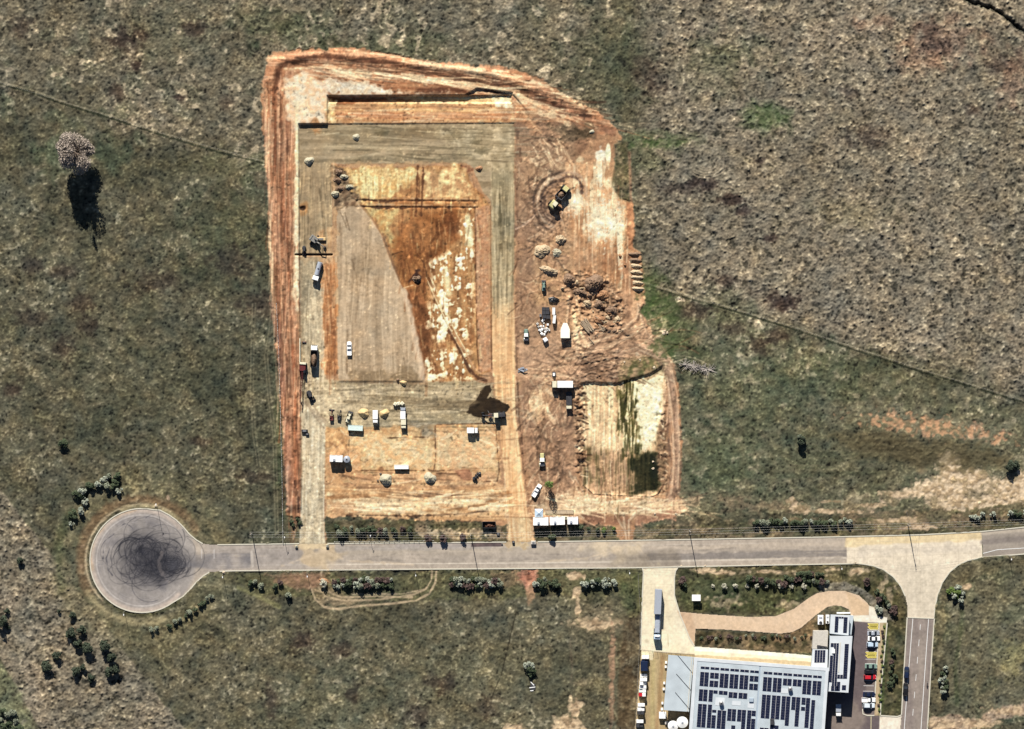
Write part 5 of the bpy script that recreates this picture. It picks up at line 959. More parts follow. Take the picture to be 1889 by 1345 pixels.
def loader(px, py, ang, k, paint, label, name='wheel_loader', cat='loader'):
    o = root(name, label, cat, px, py, ang)
    MB().box(0, -1.2*k, .7*k, 1.6*k, 2.2*k, 1.0*k, ch=.2*k).build('engine_hood', paint, o)
    c = MB().box(0, .1*k, .8*k, 1.3*k, 1.2*k, 1.9*k, ch=.1*k).build('cab', glass, o); MB().box(0, .1*k, 2.72*k, 1.35*k, 1.25*k, .08*k).build('cab_roof', paint, c)
    MB().box(0, 1.4*k, .6*k, .9*k, 1.2*k, .5*k).build('front_frame', paint, o)
    MB().tube((-.45*k, 1.2*k, 1.3*k), (-.45*k, 2.8*k, .6*k), .12*k).tube((.45*k, 1.2*k, 1.3*k), (.45*k, 2.8*k, .6*k), .12*k).build('lift_arms', paint, o)
    MB().side([(2.6*k, .1*k), (3.4*k, .1*k), (2.9*k, .25*k), (2.8*k, .9*k), (2.6*k, .9*k)], -1.15*k, 1.15*k).build('bucket', dark, o)
    for sx in (-1, 1):
        for y in (-1.2*k, 1.4*k): wheel(o, sx*.95*k, y, .65*k, .42*k)
    return o
# moving machines and lorries of the site
def scraper(px, py, ang):
    o = root('motor_scraper', 'yellow articulated motor scraper with its brown loaded bowl, parked inside the circular tyre tracks', 'scraper', px, py, ang)
    MB().side([(1.6, 1.1), (4.6, 1.0), (4.8, 1.5), (4.4, 2.3), (2.6, 2.5), (1.6, 2.1)], -1.05, 1.05).build('tractor_unit', yel, o, bevel=.08)
    c = MB().box(-.45, 2.6, 2.2, 1.3, 1.5, 1.5, ch=.12).build('cab', glass, o); MB().box(-.45, 2.6, 3.68, 1.5, 1.7, .12).build('cab_roof', cream, c)
    MB().tube((0, 1.5, 2.2), (0, .4, 2.9), .35, .3).tube((-1.3, .2, 2.6), (1.3, .2, 2.6), .3).tube((-1.4, .2, 2.5), (-1.4, -1.6, 1.3), .2).tube((1.4, .2, 2.5), (1.4, -1.6, 1.3), .2).build('draft_frame', dark, o)
    b = MB()
    for sx in (-1, 1): b.box(sx*1.45, -1.4, .5, .14, 3.6, 2.0)
    b.box(0, -3.15, .5, 2.9, .14, 2.2).box(0, -1.4, .45, 2.76, 3.4, .12).build('bowl', dark, o)
    MB().blob(0, -1.4, .7, 1.3, 1.6, 1.9, jit=.07).build('load', topsoil, o)
    MB().side([(-5.2, 1.2), (-3.3, 1.2), (-3.3, 2.4), (-5.0, 2.4)], -1.0, 1.0).build('rear_engine', yel, o, bevel=.1)
    for sx in (-1, 1):
        wheel(o, sx*1.35, 3.4, .95, .75); wheel(o, sx*1.35, -4.1, .95, .75)
    return o
scraper(1030.5, 365, 219)
def grader(px, py, ang):
    o = root('motor_grader', 'large dark motor grader working at the edge of the freshly wetted brown soil', 'grader', px, py, ang)
    MB().box(0, -2.6, 1.0, 1.7, 2.8, 1.2, ch=.2).build('engine_hood', dark, o)
    c = MB().box(0, -.6, 1.1, 1.6, 1.5, 2.1, ch=.15).build('cab', glass, o); MB().box(0, -.6, 3.2, 1.7, 1.6, .1).build('cab_roof', cream, c)
    MB().tube((0, .1, 2.1), (0, 3.0, 1.9), .22).tube((0, 3.0, 1.9), (0, 4.3, 1.0), .22).box(0, 4.2, .75, 2.0, .25, .3).build('main_frame', dark, o)
    MB().tube((0, 1.6, 1.0), (0, 1.6, 1.15), .8, n=20).build('turntable', rust, o)
    MB().box(0, 1.5, .1, 3.9, .12, .75, rz=.45).build('blade', steel, o)
    for sx in (-1, 1):
        wheel(o, sx*1.05, 4.2, .65, .4); wheel(o, sx*1.05, -1.9, .65, .42); wheel(o, sx*1.05, -3.5, .65, .42)
        MB().tube((sx*.5, .4, 2.6), (sx*.7, 1.5, 1.2), .08).build('hydraulic_ram', steel, o)
    return o
grader(912, 766, 268)
excavator(581, 443, 0, .95, M('worn_grey_paint', (.2, .19, .17)), 'worn grey excavator digging beside the dark trench across the west lane', boom=125)
loader(561, 461, 180, .62, dark, 'small dark loader standing just north of the trench in the west lane')
truck(586, 501, 196, 7.2, 2.3, 2.5, wht, silver, 'tank', 'white water truck heading down the west lane just south of the trench', name='water_truck')
car(644.5, 643, 0, wht, 'white utility vehicle parked alone on the smooth grey rock slab', kind='ute', L=5.1, name='utility_vehicle', cat='ute')
truck(579.5, 657, 2, 8.2, 2.45, 2.6, wht, dark, 'tipper', 'white cab truck with dark tipping body in the west lane below the trench', name='tipper_truck', load=topsoil)
def crane(px, py, ang):
    o = root('crawler_crane', 'dark red crawler rig with a long lowered lattice boom beside the red west bank', 'crane', px, py, ang)
    for sx in (-1, 1): MB().side([(-2.1, .2), (-1.8, 0), (1.8, 0), (2.1, .2), (2.1, .7), (1.8, .9), (-1.8, .9), (-2.1, .7)], sx*1.15-.3, sx*1.15+.3).build('track', tyre, o)
    MB().box(0, -.6, .95, 2.3, 3.2, 1.3, ch=.15).build('house', maroon, o); MB().box(0, -1.9, 1.0, 2.4, .8, 1.6, ch=.1).build('counterweight', cream, o)
    c = MB().box(-.8, 1.1, .95, .8, 1.2, 1.6, ch=.1).build('cab', glass, o)
    b = MB()
    for sx in (-.3, .3):
        for zz in (0, .45): b.tube((sx, .8, 1.5+zz), (sx*.5, 12.4, 2.6+zz*.4), .07, n=5)
    for q in range(12):
        y = .9+q*.95; w_ = .3*(1-.5*q/12); zc = 1.5+1.1*q/12
        b.tube((-w_, y, zc), (w_, y+.9, zc), .04, n=4).tube((w_, y, zc+.4), (-w_, y+.9, zc+.4), .04, n=4).tube((-w_, y, zc), (-w_, y+.9, zc+.4), .04, n=4)
    b.build('lattice_boom', maroon, o); MB().tube((-.3, 12.4, .3), (-.3, 12.4, 2.6), .05).box(0, 12.5, .05, .9, .4, .5).build('hook_block', dark, o)
    return o
crane(558.5, 680, 184)
loader(572.5, 729, 150, .8, dark, 'dark loader below the crawler rig where the west lane meets the working band')
excavator(612, 770, 0, .55, maroon, 'small dark red excavator, leftmost of the parked machines by the pale green container', boom=0)
excavator(626, 769, 0, .5, dark, 'small dark excavator between the dark red one and the cream loader', boom=10)
loader(643, 771, 20, .75, cream, 'cream and dark loader parked just north of the pale green container')
truck(692.5, 769, 180, 4.9, 1.9, 2.2, wht, wht, 'box', 'small white van parked between the two sand piles', name='delivery_van', cat='van', cabL=1.4, cabH=2.0)
truck(743.5, 762, 0, 4.4, 1.9, 2.3, silver, wht, 'box', 'white box truck just below the three cream bulk bags', name='box_truck', cabL=1.3, cabH=2.0)
truck(744.5, 781, 180, 4.0, 1.85, 2.2, cream, cream, 'box', 'cream box van at the south edge of the working band', name='box_van', cat='van', cabL=1.2, cabH=1.9)
truck(872, 794, 90, 4.2, 2.0, 2.4, wht, wht, 'box', 'small white truck alone at the top right of the tan lower yard', name='small_truck', cabL=1.3, cabH=2.2)
truck(1037, 709, 270, 7.9, 2.5, 3.2, cream, wht, 'box', 'white rigid truck parked crosswise at the north-west corner of the pale basin', name='rigid_truck', cabL=1.9, cabH=2.8)
truck(1049.5, 739, 180, 6.6, 2.1, 1.9, cream, dark, 'flat', 'dark flat deck truck parked right behind the white rigid truck', name='flat_deck_truck', cabL=1.4, cabH=2.0)
roller(1000, 848, 180, .95, yel, 'yellow road roller standing on the brown ground west of the pale basin')
roller(970.5, 618, 180, .85, green, 'faded green road roller beside the haul road, left of the white rubble bags')
car(990, 905, 32, wht, 'white utility vehicle parked askew left of the tall green tree', kind='ute', L=5.2, name='utility_vehicle', cat='ute')
loader(1003, 529, 0, .7, green, 'small faded green loader north of the stacked dark crates')
o = root('small_trailer', 'small white tank trailer just north of the white rigid truck', 'trailer', 1022, 691, 0)
MB().tube((0, -.5, .9), (0, .6, .9), .45, n=14).build('tank', wht, o, smooth=False); MB().box(0, 0, .4, 1.2, 2.0, .1).tube((0, 1, .45), (0, 1.8, .45), .05).build('frame', dark, o)
for sx in (-1, 1): wheel(o, sx*.65, -.2, .3, .2)
loader(877, 880, 40, .55, dark, 'small dark loader in the lower right of the tan yard')
o = root('tent_trailer', 'cream box trailer with a tapered nose east of the rubble bags', 'trailer', 1042.5, 611, 0)
MB().prism([(-1.7, -2.6), (1.7, -2.6), (1.7, .6), (.7, 3.0), (-.7, 3.0), (-1.7, .6)], .7, 2.5).build('trailer_body', M('off_white', (.8, .78, .66), var=.04), o, bevel=.06)
MB().box(0, 3.6, .6, .12, 1.6, .12).build('drawbar', dark, o); MB().box(0, -2.62, .8, 2.8, .05, 1.6).build('rear_door', wht, o)
for sx in (-1, 1): wheel(o, sx*1.5, -.8, .4, .25)
# ---------------------------------------------------------------- containers, sheds, stacks
def container(px, py, ang, L, paint, label, W=2.44, Hh=2.6, name='shipping_container', cat='container', win=False, z=None, top=None):
    o = root(name, label, cat, px, py, ang, z=z, h=Hh); hl = L/2
    b = MB().box(0, 0, .12, W-.1, L-.1, Hh-.16)
    for q in range(int(L/.4)):
        y = -hl+.3+q*.4
        b.box(-W/2+.05, y, .15, .08, .2, Hh-.2); b.box(W/2-.05, y, .15, .08, .2, Hh-.2); b.box(0, y, Hh-.05, W-.3, .18, .05)
    b.build('shell', paint, o)
    f = MB()
    for sx in (-1, 1):
        for sy in (-1, 1): f.box(sx*(W/2-.06), sy*(hl-.06), 0, .14, .14, Hh+.02)
        f.box(sx*(W/2-.05), 0, Hh-.06, .13, L-.16, .1); f.box(sx*(W/2-.05), 0, .02, .13, L-.16, .14)
    for sy in (-1, 1): f.box(0, sy*(hl-.05), Hh-.05, W-.2, .13, .09)
    f.build('frame', top or paint, o)
    for sx in (-1, 1):
        d = MB().box(sx*W*.235, hl+.0, .15, W*.45, .06, Hh-.3).build('door', paint, o); MB().tube((sx*.2, hl+.06, .2), (sx*.2, hl+.06, Hh-.2), .03, n=6).build('lock_rod', steel, d)
    if win:
        for y in (-hl*.5, hl*.35): MB().box(-W/2-.02, y, 1.1, .06, 1.2, .8).build('window', glass, o)
        MB().box(.5, -hl*.3, Hh, .9, .8, .45, ch=.08).build('air_conditioner', silver, o)
    return o
container(655.5, 789.5, 93, 5.4, mint, 'pale green container beside the parked small machines', W=1.9, Hh=1.5)
container(740.5, 861.5, 90, 5.2, wht, 'low white container in the middle of the tan lower yard', W=1.5, Hh=1.3)
container(997.5, 962, 90, 5.6, wht, 'white site hut, leftmost of the three in the row above the road', Hh=3.0, name='site_hut', cat='site hut', win=True, W=2.9)
container(1028, 961, 88, 5.5, wht, 'white site hut, middle one of the three in the row above the road', Hh=3.0, name='site_hut', cat='site hut', win=True, W=2.9)
container(1056.5, 960.5, 90, 3.9, wht, 'short white site hut, rightmost of the three in the row above the road', Hh=3.0, name='site_hut', cat='site hut', win=True, W=2.7)
container(620, 846, 92, 4.7, wht, 'white site office at the left of the tan lower yard', Hh=2.9, name='site_office', cat='site hut', win=True, W=2.4)
o = root('generator', 'grey round topped water tank butted to the right end of the white site office', 'tank', 640, 847, 0)
MB().tube((0, 0, 0), (0, 0, 2.6), 1.25, n=24).build('tank_wall', M('grey_green_poly', (.3, .36, .36)), o); MB().tube((0, 0, 2.6), (0, 0, 2.9), 1.25, .3, n=24).build('tank_roof', silver, o); MB().tube((0, 0, 2.88), (0, 0, 3.0), .3, n=12).build('lid', dark, o)
o.name = 'water_tank'
o = root('site_tent', 'small blue and white gazebo at the left end of the site hut row', 'gazebo', 994, 946, 0)
MB().add([(-1.5, -1.5, 2.2), (1.5, -1.5, 2.2), (1.5, 1.5, 2.2), (-1.5, 1.5, 2.2), (0, 0, 3.0)], [(0, 1, 4), (1, 2, 4), (2, 3, 4), (3, 0, 4), (3, 2, 1, 0)]).build('canopy', blue, o)
for sx in (-1, 1):
    for sy in (-1, 1): MB().tube((sx*1.4, sy*1.4, 0), (sx*1.4, sy*1.4, 2.2), .05, n=6).build('leg', steel, o)
o = root('deck', 'long dark timber deck behind the white site huts', 'deck', 1032, 944.5, 0)
MB().box(0, 0, .1, 10.5, 1.3, .2).build('boards', wood, o)
for x in (-5, -2.5, 0, 2.5, 5): MB().tube((x, .6, .3), (x, .6, 1.3), .04).build('post', dark, o)
MB().tube((-5, .6, 1.3), (5, .6, 1.3), .04).build('handrail', dark, o)
o = root('gazebo_table', 'small cream air unit between the middle and right white site huts', 'air unit', 1044, 955, 0); MB().box(0, 0, .1, 1.0, 1.2, 1.3, ch=.05).build('casing', cream, o); MB().tube((0, 0, 1.4), (0, 0, 1.45), .35, n=14).build('fan_grille', dark, o); o.name = 'air_unit'
o = root('skip_bin', 'dark open skip bin on the verge left of the east gravel entry', 'skip bin', 902, 968, 0)
b = MB()
for sy, in ((-1,), (1,)): b.box(0, sy*1.15, .2, 4.8, .1, 1.6)
for sx in (-1, 1): b.box(sx*2.4, 0, .2, .1, 2.2, 1.6)
b.box(0, 0, .15, 4.8, 2.3, .08).build('bin', dark, o); MB().blob(.3, 0, .3, 2.0, 1.0, .9, jit=.2).build('load', rust, o)
for x in (-1.6, 0, 1.6): MB().box(x, -1.25, .25, .12, .12, 1.4).build('rib', dark, o)
# three cream bulk bags above the box truck; bulk bags in the rubble heap
def bag(px, py, s_, label, group, m=None, z=None):
    o = root('bulk_bag', label, 'bulk bag', px, py, random.uniform(0, 90), z=z, group=group)
    MB().box(0, 0, 0, .95*s_, .95*s_, .95*s_, ch=.14*s_).build('bag', m or wht, o, bevel=.05)
    for a, b_ in ((-1, -1), (1, -1), (1, 1), (-1, 1)): MB().tube((a*.4*s_, b_*.4*s_, .9*s_), (a*.2*s_, b_*.2*s_, 1.25*s_), .03, n=4).build('lifting_loop', wht, o)
    return o
for i, (x, y) in enumerate([(729.5, 745.5), (735.5, 744.5), (742, 744.5)]):
    bag(x, y, 1.35, ['left', 'middle', 'right'][i]+' one of the three cream bulk bags north of the white box truck', 'cream bulk bags by the box truck', cream)
for i in range(24):
    x, y = random.gauss(1003, 8), random.gauss(607, 7)
    bag(x, y, random.uniform(.6, 1.1), 'pale bulk bag in the loose heap south of the stacked dark crates', 'bulk bags in the loose heap', wht if i % 3 else conc)
bag(1006, 627, 1.7, 'large white bulk bag at the south tip of the loose heap', 'bulk bags in the loose heap')
def crate(px, py, sx, sy, h_, m, label, group=None, name='crate_stack', cat='crate stack', ang=0, z=None):
    o = root(name, label, cat, px, py, ang, group=group, z=z); b = MB(); n = max(1, int(h_/.6))
    for q in range(n): b.box(0, 0, q*h_/n+.08, sx, sy, h_/n-.1, ch=.04)
    b.build('crates', m, o); p = MB()
    for q in range(3): p.box((-.4+.4*q)*sx, 0, 0, .1, sy, .08)
    p.build('pallet', wood, o); return o
k_ = 0
for i, (x, y) in enumerate([(1003, 570), (1010, 570), (1003, 577), (1010, 577), (1004, 584), (1011, 585)]):
    crate(x, y, 1.35, 1.3, 1.5, dark, 'dark crate stack, %s one of the %s pair north of the loose white bags' % (('left', 'right')[i % 2], ('top', 'middle', 'bottom')[i//2]), 'dark crate stacks')
container(1021.5, 574, 0, 2.6, wht, 'upper of the two slim white containers right of the dark crate stacks', W=1.0, Hh=1.9)
container(1022.5, 589, 6, 3.0, wht, 'lower of the two slim white containers right of the dark crate stacks', W=1.0, Hh=1.9)
container(997, 582, 0, 1.0, steel, 'small steel box left of the dark crate stacks', W=.7, Hh=1.2, name='steel_box', cat='box')
o = root('tarp_heap', 'black tarpaulin heap just north of the stacked dark crates', 'tarpaulin', 1021, 553, 0); MB().blob(0, 0, 0, 2.0, 1.1, 1.0, jit=.2).build('tarp', black, o)
# the wreck near the haul road
o = root('scrap_heap', 'heap of bent grey sheet metal right beside the haul road', 'scrap', 965, 681, 0)
for i in range(9):
    MB().box(random.uniform(-1.2, 1.2), random.uniform(-.8, .8), random.uniform(.1, .8), random.uniform(.8, 2.2), random.uniform(.3, .8), .06, rz=random.uniform(-.6, .6)).build('metal_sheet', steel if i % 2 else silver, o)
# ---------------------------------------------------------------- heaps
def heap(px, py, rx, ry, h_, m, label, name='soil_heap', cat='heap', group=None, ang=0, rough_=.12, part=None):
    me = bpy.data.meshes.new(name); n, r = 28, 9; vs, fs = [], []; ph = [random.uniform(0, 6.3) for _ in range(4)]
    for j in range(r+1):
        t = j/r
        for i in range(n):
            a = 2*math.pi*i/n; w_ = 1+.12*math.sin(2*a+ph[0])+.08*math.sin(3*a+ph[1])+.05*math.sin(5*a+ph[2])
            k = (1-t)*w_; z = h_*(1-(1-t)**1.4)+(random.uniform(-1, 1)*rough_*h_ if 0 < t < 1 else 0)
            vs.append((rx*k*math.cos(a), ry*k*math.sin(a), z-(.25 if j == 0 else 0)))
    for j in range(r):
        for i in range(n): fs.append((j*n+i, j*n+(i+1) % n, (j+1)*n+(i+1) % n, (j+1)*n+i))
    me.from_pydata(vs, [], fs); me.materials.append(m); me.polygons.foreach_set('use_smooth', [True]*len(fs))
    o = bpy.data.objects.new(name, me); COL.objects.link(o); x, y = Wp(px, py)
    o.location = (x, y, G.at(px, py)-.05); o.rotation_euler = (0, 0, -math.radians(ang)); return tag(o, label, cat, group)
heap(671, 762, 2.3, 1.7, 1.7, sand, 'cream sand pile, the larger one left of the small white van', 'sand_pile', 'sand pile', rough_=.07)
heap(709, 763, 2.0, 1.7, 1.6, sand, 'cream sand pile, the smaller one right of the small white van', 'sand_pile', 'sand pile', rough_=.07)
heap(712, 885, 2.7, 2.2, 1.9, gravel, 'pale gravel pile below the tan yard, left one of the pair', 'gravel_pile', 'gravel pile', rough_=.14)
heap(793, 882, 2.6, 2.1, 1.8, gravel, 'pale gravel pile below the tan yard, right one of the pair', 'gravel_pile', 'gravel pile', rough_=.14)
heap(657, 253, 1.6, 1.2, 1.1, gravel, 'small pale gravel pile near the top of the grey pad', 'gravel_pile', 'gravel pile', rough_=.1)
heap(570, 297, 2.0, 1.6, 1.5, gravel, 'pale gravel pile in the north-west corner of the grey pad', 'gravel_pile', 'gravel pile', rough_=.15)
heap(884, 311, 1.4, 1.1, 1.0, soil, 'small brown soil pile at the north-east corner of the pit', rough_=.15)
heap(744, 706, 1.5, 1.1, 1.1, sand, 'small cream pile just below the grey rock slab', 'sand_pile', 'sand pile', rough_=.1)
heap(734, 701, .7, .6, .6, topsoil, 'tiny dark soil pile touching the cream pile below the grey slab')
heap(769, 515, 1.7, 1.5, 1.3, topsoil, 'dark soil heap in the middle of the brown pit floor', rough_=.35)
for i, (x, y) in enumerate([(625, 318), (634, 326), (622, 332), (645, 345), (628, 348), (618, 358)]):
    heap(x, y, 1.6, 1.1, .9, gravel if i % 2 else topsoil, 'rough %s heap in the cluster at the top left corner of the pit' % ('pale' if i % 2 else 'dark'), group='heaps at the pit corner', rough_=.3)
for i, y in enumerate([467, 478, 489, 500, 510, 520, 531]):
    heap(1171+i, y+2, 2.3, .95, 1.2, clay if i > 1 else topsoil, '%s soil windrow in the stacked row on the east edge, number %s from the north' % (('brown', 'cream')[i > 1], ('one', 'two', 'three', 'four', 'five', 'six', 'seven')[i]), 'soil_windrow', 'windrow', 'windrows on the east edge', rough_=.12)
for i, (x, y, rx, ry, h_, m, l) in enumerate([(1000, 463, 3.2, 2.6, 1.4, clay, 'cream clay heap south-west of the scraper'), (1013, 499, 3.6, 1.6, 1.5, clay, 'long clay heap with a dark south side above the green loader'), (1034, 442, 2.4, 1.6, 1.3, clay, 'clay heap closest to the scraper on its south side'), (1027, 466, 2.0, 1.6, .9, gravel, 'grey speckled heap right of the cream clay heap'),
        (1095, 523, 3.4, 3.4, 2.2, topsoil, 'tallest dark soil heap in the dump area'), (1050, 516, 2.6, 2.0, 1.5, topsoil, 'dark soil heap at the west end of the dump area'), (1072, 540, 3.0, 1.5, 1.6, topsoil, 'long dark soil heap in the middle of the dump area'), (1112, 545, 2.4, 1.8, 1.4, soil, 'brown soil heap at the east end of the dump area'),
        (1085, 560, 2.6, 2.0, 1.5, clay, 'cream topped heap above the timber stack'), (1104, 562, 2.0, 1.6, 1.2, topsoil, 'dark heap right of the cream topped heap'), (1128, 572, 2.4, 1.6, 1.1, topsoil, 'dark heap east of the timber stack'), (1105, 590, 2.4, 1.5, .9, soil, 'low brown heap south of the dump area'), (1140, 590, 2.4, 1.5, 1.0, clay, 'low clay heap by the junction of the tracks')]):
    heap(x, y, rx, ry, h_, m, l, rough_=.28, ang=random.uniform(-25, 25))
heap(1092, 243, 1.0, .8, .6, gravel, 'small pale rubble pile near the north-east bend of the bank')
heap(598, 1071, 2.0, .9, .7, soil, 'low brown spoil bank by the dirt track loop', ang=10); 
for i in range(26):
    x, y = random.choice([(1085, 540), (1110, 560), (1120, 590), (1060, 520), (1160, 480), (1140, 600)]); x += random.gauss(0, 12); y += random.gauss(0, 10)
    heap(x, y, random.uniform(.5, 1.1), random.uniform(.4, .9), random.uniform(.4, .8), random.choice([topsoil, soil, clay]), 'soil clod lying loose around the dump area', 'soil_clod', 'clod', 'loose clods of the dump area', rough_=.25)
o = root('timber_stack', 'stack of grey weathered beams south of the cream topped heap', 'timber', 1083, 601, -35)
for i in range(7): MB().box(-1.2+i*.4, random.uniform(-.3, .3), .1+.15*(i % 2), .26, random.uniform(4.2, 5.6), .28, rz=random.uniform(-.06, .06)).build('beam', wood, o)
for i in range(8):
    o = MB().box(0, 0, .1, .22, random.uniform(2.5, 4.5), .22).build('beam', wood, None); x, y = 1088+random.gauss(18, 14), 598+random.gauss(6, 9)
    o.location = (*Wp(x, y), G.at(x, y)); o.rotation_euler = (0, random.uniform(-.1, .1), random.uniform(.3, 1.6)); o.name = 'loose_beam'
    tag(o, 'loose weathered beam scattered around the timber stack', 'beam', 'loose beams')
# pipes, pit, small site gear
o = MB().tube((-5.5, 0, .35), (5.5, 0, .35), .16).build('drain_pipe', black); o.location = (*Wp(578, 470.5), -1.3); tag(o, 'black drain pipe laid in the trench across the west lane', 'pipe')
o = MB().tube((0, -4.8, .15), (0, 4.8, .15), .14).build('pale_pipe', M('pale_pvc', (.8, .78, .6))); o.location = (*Wp(553.5, 648), G.at(553.5, 648)); tag(o, 'pale yellow pipe lying along the west lane above the crawler rig', 'pipe')
for (px, py, sx, sy, sz, m, nm, lb, ct) in [(592, 441, 3.6, 1.2, 1.0, sand, 'spoil_box', 'cream shoring box right of the excavator at the trench', 'shoring box'), (561, 631, 1.6, .5, .5, rust, 'steel_plate', 'rusty plate at the top end of the pale yellow pipe', 'plate'), (612, 756, 2.0, .3, .3, dark, 'bucket_set', 'dark spare bucket row above the small dark red excavator', 'buckets'),
        (562, 795, 2.2, 1.1, 1.1, dark, 'pump', 'black pump set on the pale west road below the working band', 'pump'), (567, 801, 1.2, .8, .8, dark, 'fuel_cell', 'small black fuel cube just south-east of the pump set', 'fuel cube'), (885, 873, .8, 1.0, .8, dark, 'compressor', 'small dark compressor by the lower right loader', 'compressor'), (1003, 535, 1.2, .8, .7, wht, 'tool_box', 'small white tool box at the tail of the green loader', 'tool box'),
        (919, 985, 1.1, .9, .9, dark, 'cabinet', 'small dark cabinet right of the dark skip bin', 'cabinet'), (547, 1008, 1.0, 1.0, .9, gravel, 'kerb_marker', 'pale block at the left side of the west gravel entry', 'block'), (604, 1007, 1.0, 1.2, .9, gravel, 'kerb_marker', 'pale block at the right side of the west gravel entry', 'block'), (947, 1000, .9, .9, .9, dark, 'kerb_marker', 'dark block at the left side of the east gravel entry', 'block'),
        (984, 1001, 1.8, 1.4, 1.2, conc, 'kerb_marker', 'large grey concrete block at the right side of the east gravel entry', 'block'), (926, 1004, .6, .5, .5, dark, 'kerb_marker', 'tiny dark block on the road edge beside the new asphalt patch', 'block'), (702, 874, .8, .5, .4, dark, 'valve_pit', 'dark valve box in the tan yard above the left gravel pile', 'valve box'), (697, 886, .5, .5, .5, dark, 'pit_cover', 'dark drum left of the left gravel pile', 'drum')]:
    o = root(nm, lb, ct, px, py, 0); MB().box(0, 0, 0, sx, sy, sz, ch=min(sx, sy, sz)*.15).build('casing', m, o); MB().box(0, 0, sz, sx*.5, sy*.5, .08).build('lid', steel, o)
# ---------------------------------------------------------------- trees and shrubs
def foliage_mat(name, c, isl=.45):
    m = mat(name, c, rough=.8, var=.25, scale=.8, island=isl, srgb=True); return m
leafm = {'grey': foliage_mat('grey_green_leaves', (150, 156, 132)), 'dark': foliage_mat('dark_green_leaves', (86, 98, 70)), 'pink': foliage_mat('dry_pinkish_twigs', (172, 158, 144)), 'green': foliage_mat('mid_green_leaves', (120, 142, 72)), 'purple': foliage_mat('purple_brown_leaves', (104, 84, 78)), 'deep': foliage_mat('deep_green_leaves', (66, 76, 58)), 'pale': foliage_mat('pale_leaves', (214, 210, 186)), 'silver': foliage_mat('silver_leaves', (178, 184, 164))}
bark = mat('bark', (.16, .12, .09), var=.3, scale=4)
def leaves(n, R_, Hc, z0, size, clumps, shape=1.0, parent=None, m=None, seed=0, name='crown'):
    rr = np.random.default_rng(seed); cl = []
    for i in range(clumps):
        d = rr.normal(size=3); d /= np.linalg.norm(d); k = rr.uniform(.35, .8)
        cl.append((d[0]*R_*k, d[1]*R_*k, z0+Hc/2+d[2]*Hc/2*k, rr.uniform(.3, .55)))
    vs, fs = [], []
    for i in range(n):
        c = cl[rr.integers(clumps)]; d = rr.normal(size=3); d /= np.linalg.norm(d)
        q = c[3]*(rr.uniform(.3, 1)**.5); z = max(z0*.6+.05, c[2]+d[2]*Hc/2*q)
        p = Vector((c[0]+d[0]*R_*q, c[1]+d[1]*R_*q, z)); t = Vector(rr.normal(size=3)).normalized(); nrm = (Vector(d)*.6+Vector((0, 0, .5))+t*.6).normalized()
        u = nrm.cross(t).normalized(); w_ = nrm.cross(u); s1 = size*rr.uniform(.6, 1.3); s2 = s1*rr.uniform(.5, .9); o = len(vs)
        vs += [p-u*s1*.5, p+w_*s2*.5, p+u*s1*.5, p-w_*s2*.5]; fs.append((o, o+1, o+2, o+3))
    me = bpy.data.meshes.new(name); me.from_pydata([tuple(v) for v in vs], [], fs); me.materials.append(m)
    o = bpy.data.objects.new(name, me); COL.objects.link(o); o.parent = parent; return o
def limbs(parent, R_, z0, Ht, r0, n=5, seed=1, name='trunk'):
    rr = random.Random(seed); b = MB(); top = z0+(Ht-z0)*.55
    b.tube((0, 0, -.2), (.05*R_, 0, z0+.1), r0, r0*.75, 8).tube((.05*R_, 0, z0+.1), (0, .05*R_, top), r0*.75, r0*.35, 8)
    for i in range(n):
        a = 6.28*i/n+rr.uniform(-.3, .3); z = z0+(top-z0)*rr.uniform(0, .8); q = rr.uniform(.5, .85)
        m_ = (math.cos(a)*R_*q*.5, math.sin(a)*R_*q*.5, z+(Ht-z)*.35); e = (math.cos(a)*R_*q, math.sin(a)*R_*q, z+(Ht-z)*.6)
        b.tube((0, 0, z), m_, r0*.4, r0*.28, 6).tube(m_, e, r0*.28, r0*.12, 6)
    return b.build(name, bark, parent)
protos = {}
def shrub_proto(key, m, seed):
    o = bpy.data.objects.new('shrub', None); COL.objects.link(o); tag(o, 'x', 'shrub', 'x'); o['fresh'] = 1
    limbs(o, .8, .3, 1.6, .07, 4, seed, 'stem'); leaves(560, 1.0, 1.6, .15, .33, 10, parent=o, m=m, seed=seed, name='foliage'); protos.setdefault(key, []).append(o)
for key in ('grey', 'dark', 'purple', 'pale', 'green', 'silver', 'deep'):
    for s_ in (1, 2): shrub_proto(key, leafm[key], s_+len(protos)*7)
def shrub(key, px, py, sc, label, group):
    o = random.choice(protos[key])
    if o.get('fresh'):
        del o['fresh']; x, y = Wp(px, py); o.location = (x, y, G.at(px, py)); o.scale = (sc,)*3; o['label'] = label; o['group'] = group; return o
    c = copy_tree(o, px, py, random.uniform(0, 360), sc, label=label, group=group); return c
def row(pts, keys, sc, label, group, jit=0):
    for (x, y) in pts:
        key = random.choice(keys); k = sc*1.25*random.uniform(.75, 1.2)
        shrub(key, x+random.uniform(-jit, jit), y+random.uniform(-jit, jit), k, label, group)
row([(192, 884), (202, 879), (217, 878), (199, 896), (208, 896), (181, 893), (169, 894.5), (156, 904), (142, 912), (149, 909), (158, 922), (156, 927), (149, 943), (131, 948), (139, 953), (133, 966), (137, 944), (212, 889), (152, 916), (163, 897)], ['grey', 'silver', 'dark'], 1.15, 'grey-green shrub in the curved thicket north-west of the turning circle', 'shrubs north-west of the turning circle', 1)
row([(221, 904)], ['silver'], 1.5, 'lone silver shrub at the top of the turning circle', 'lone shrub above the turning circle')
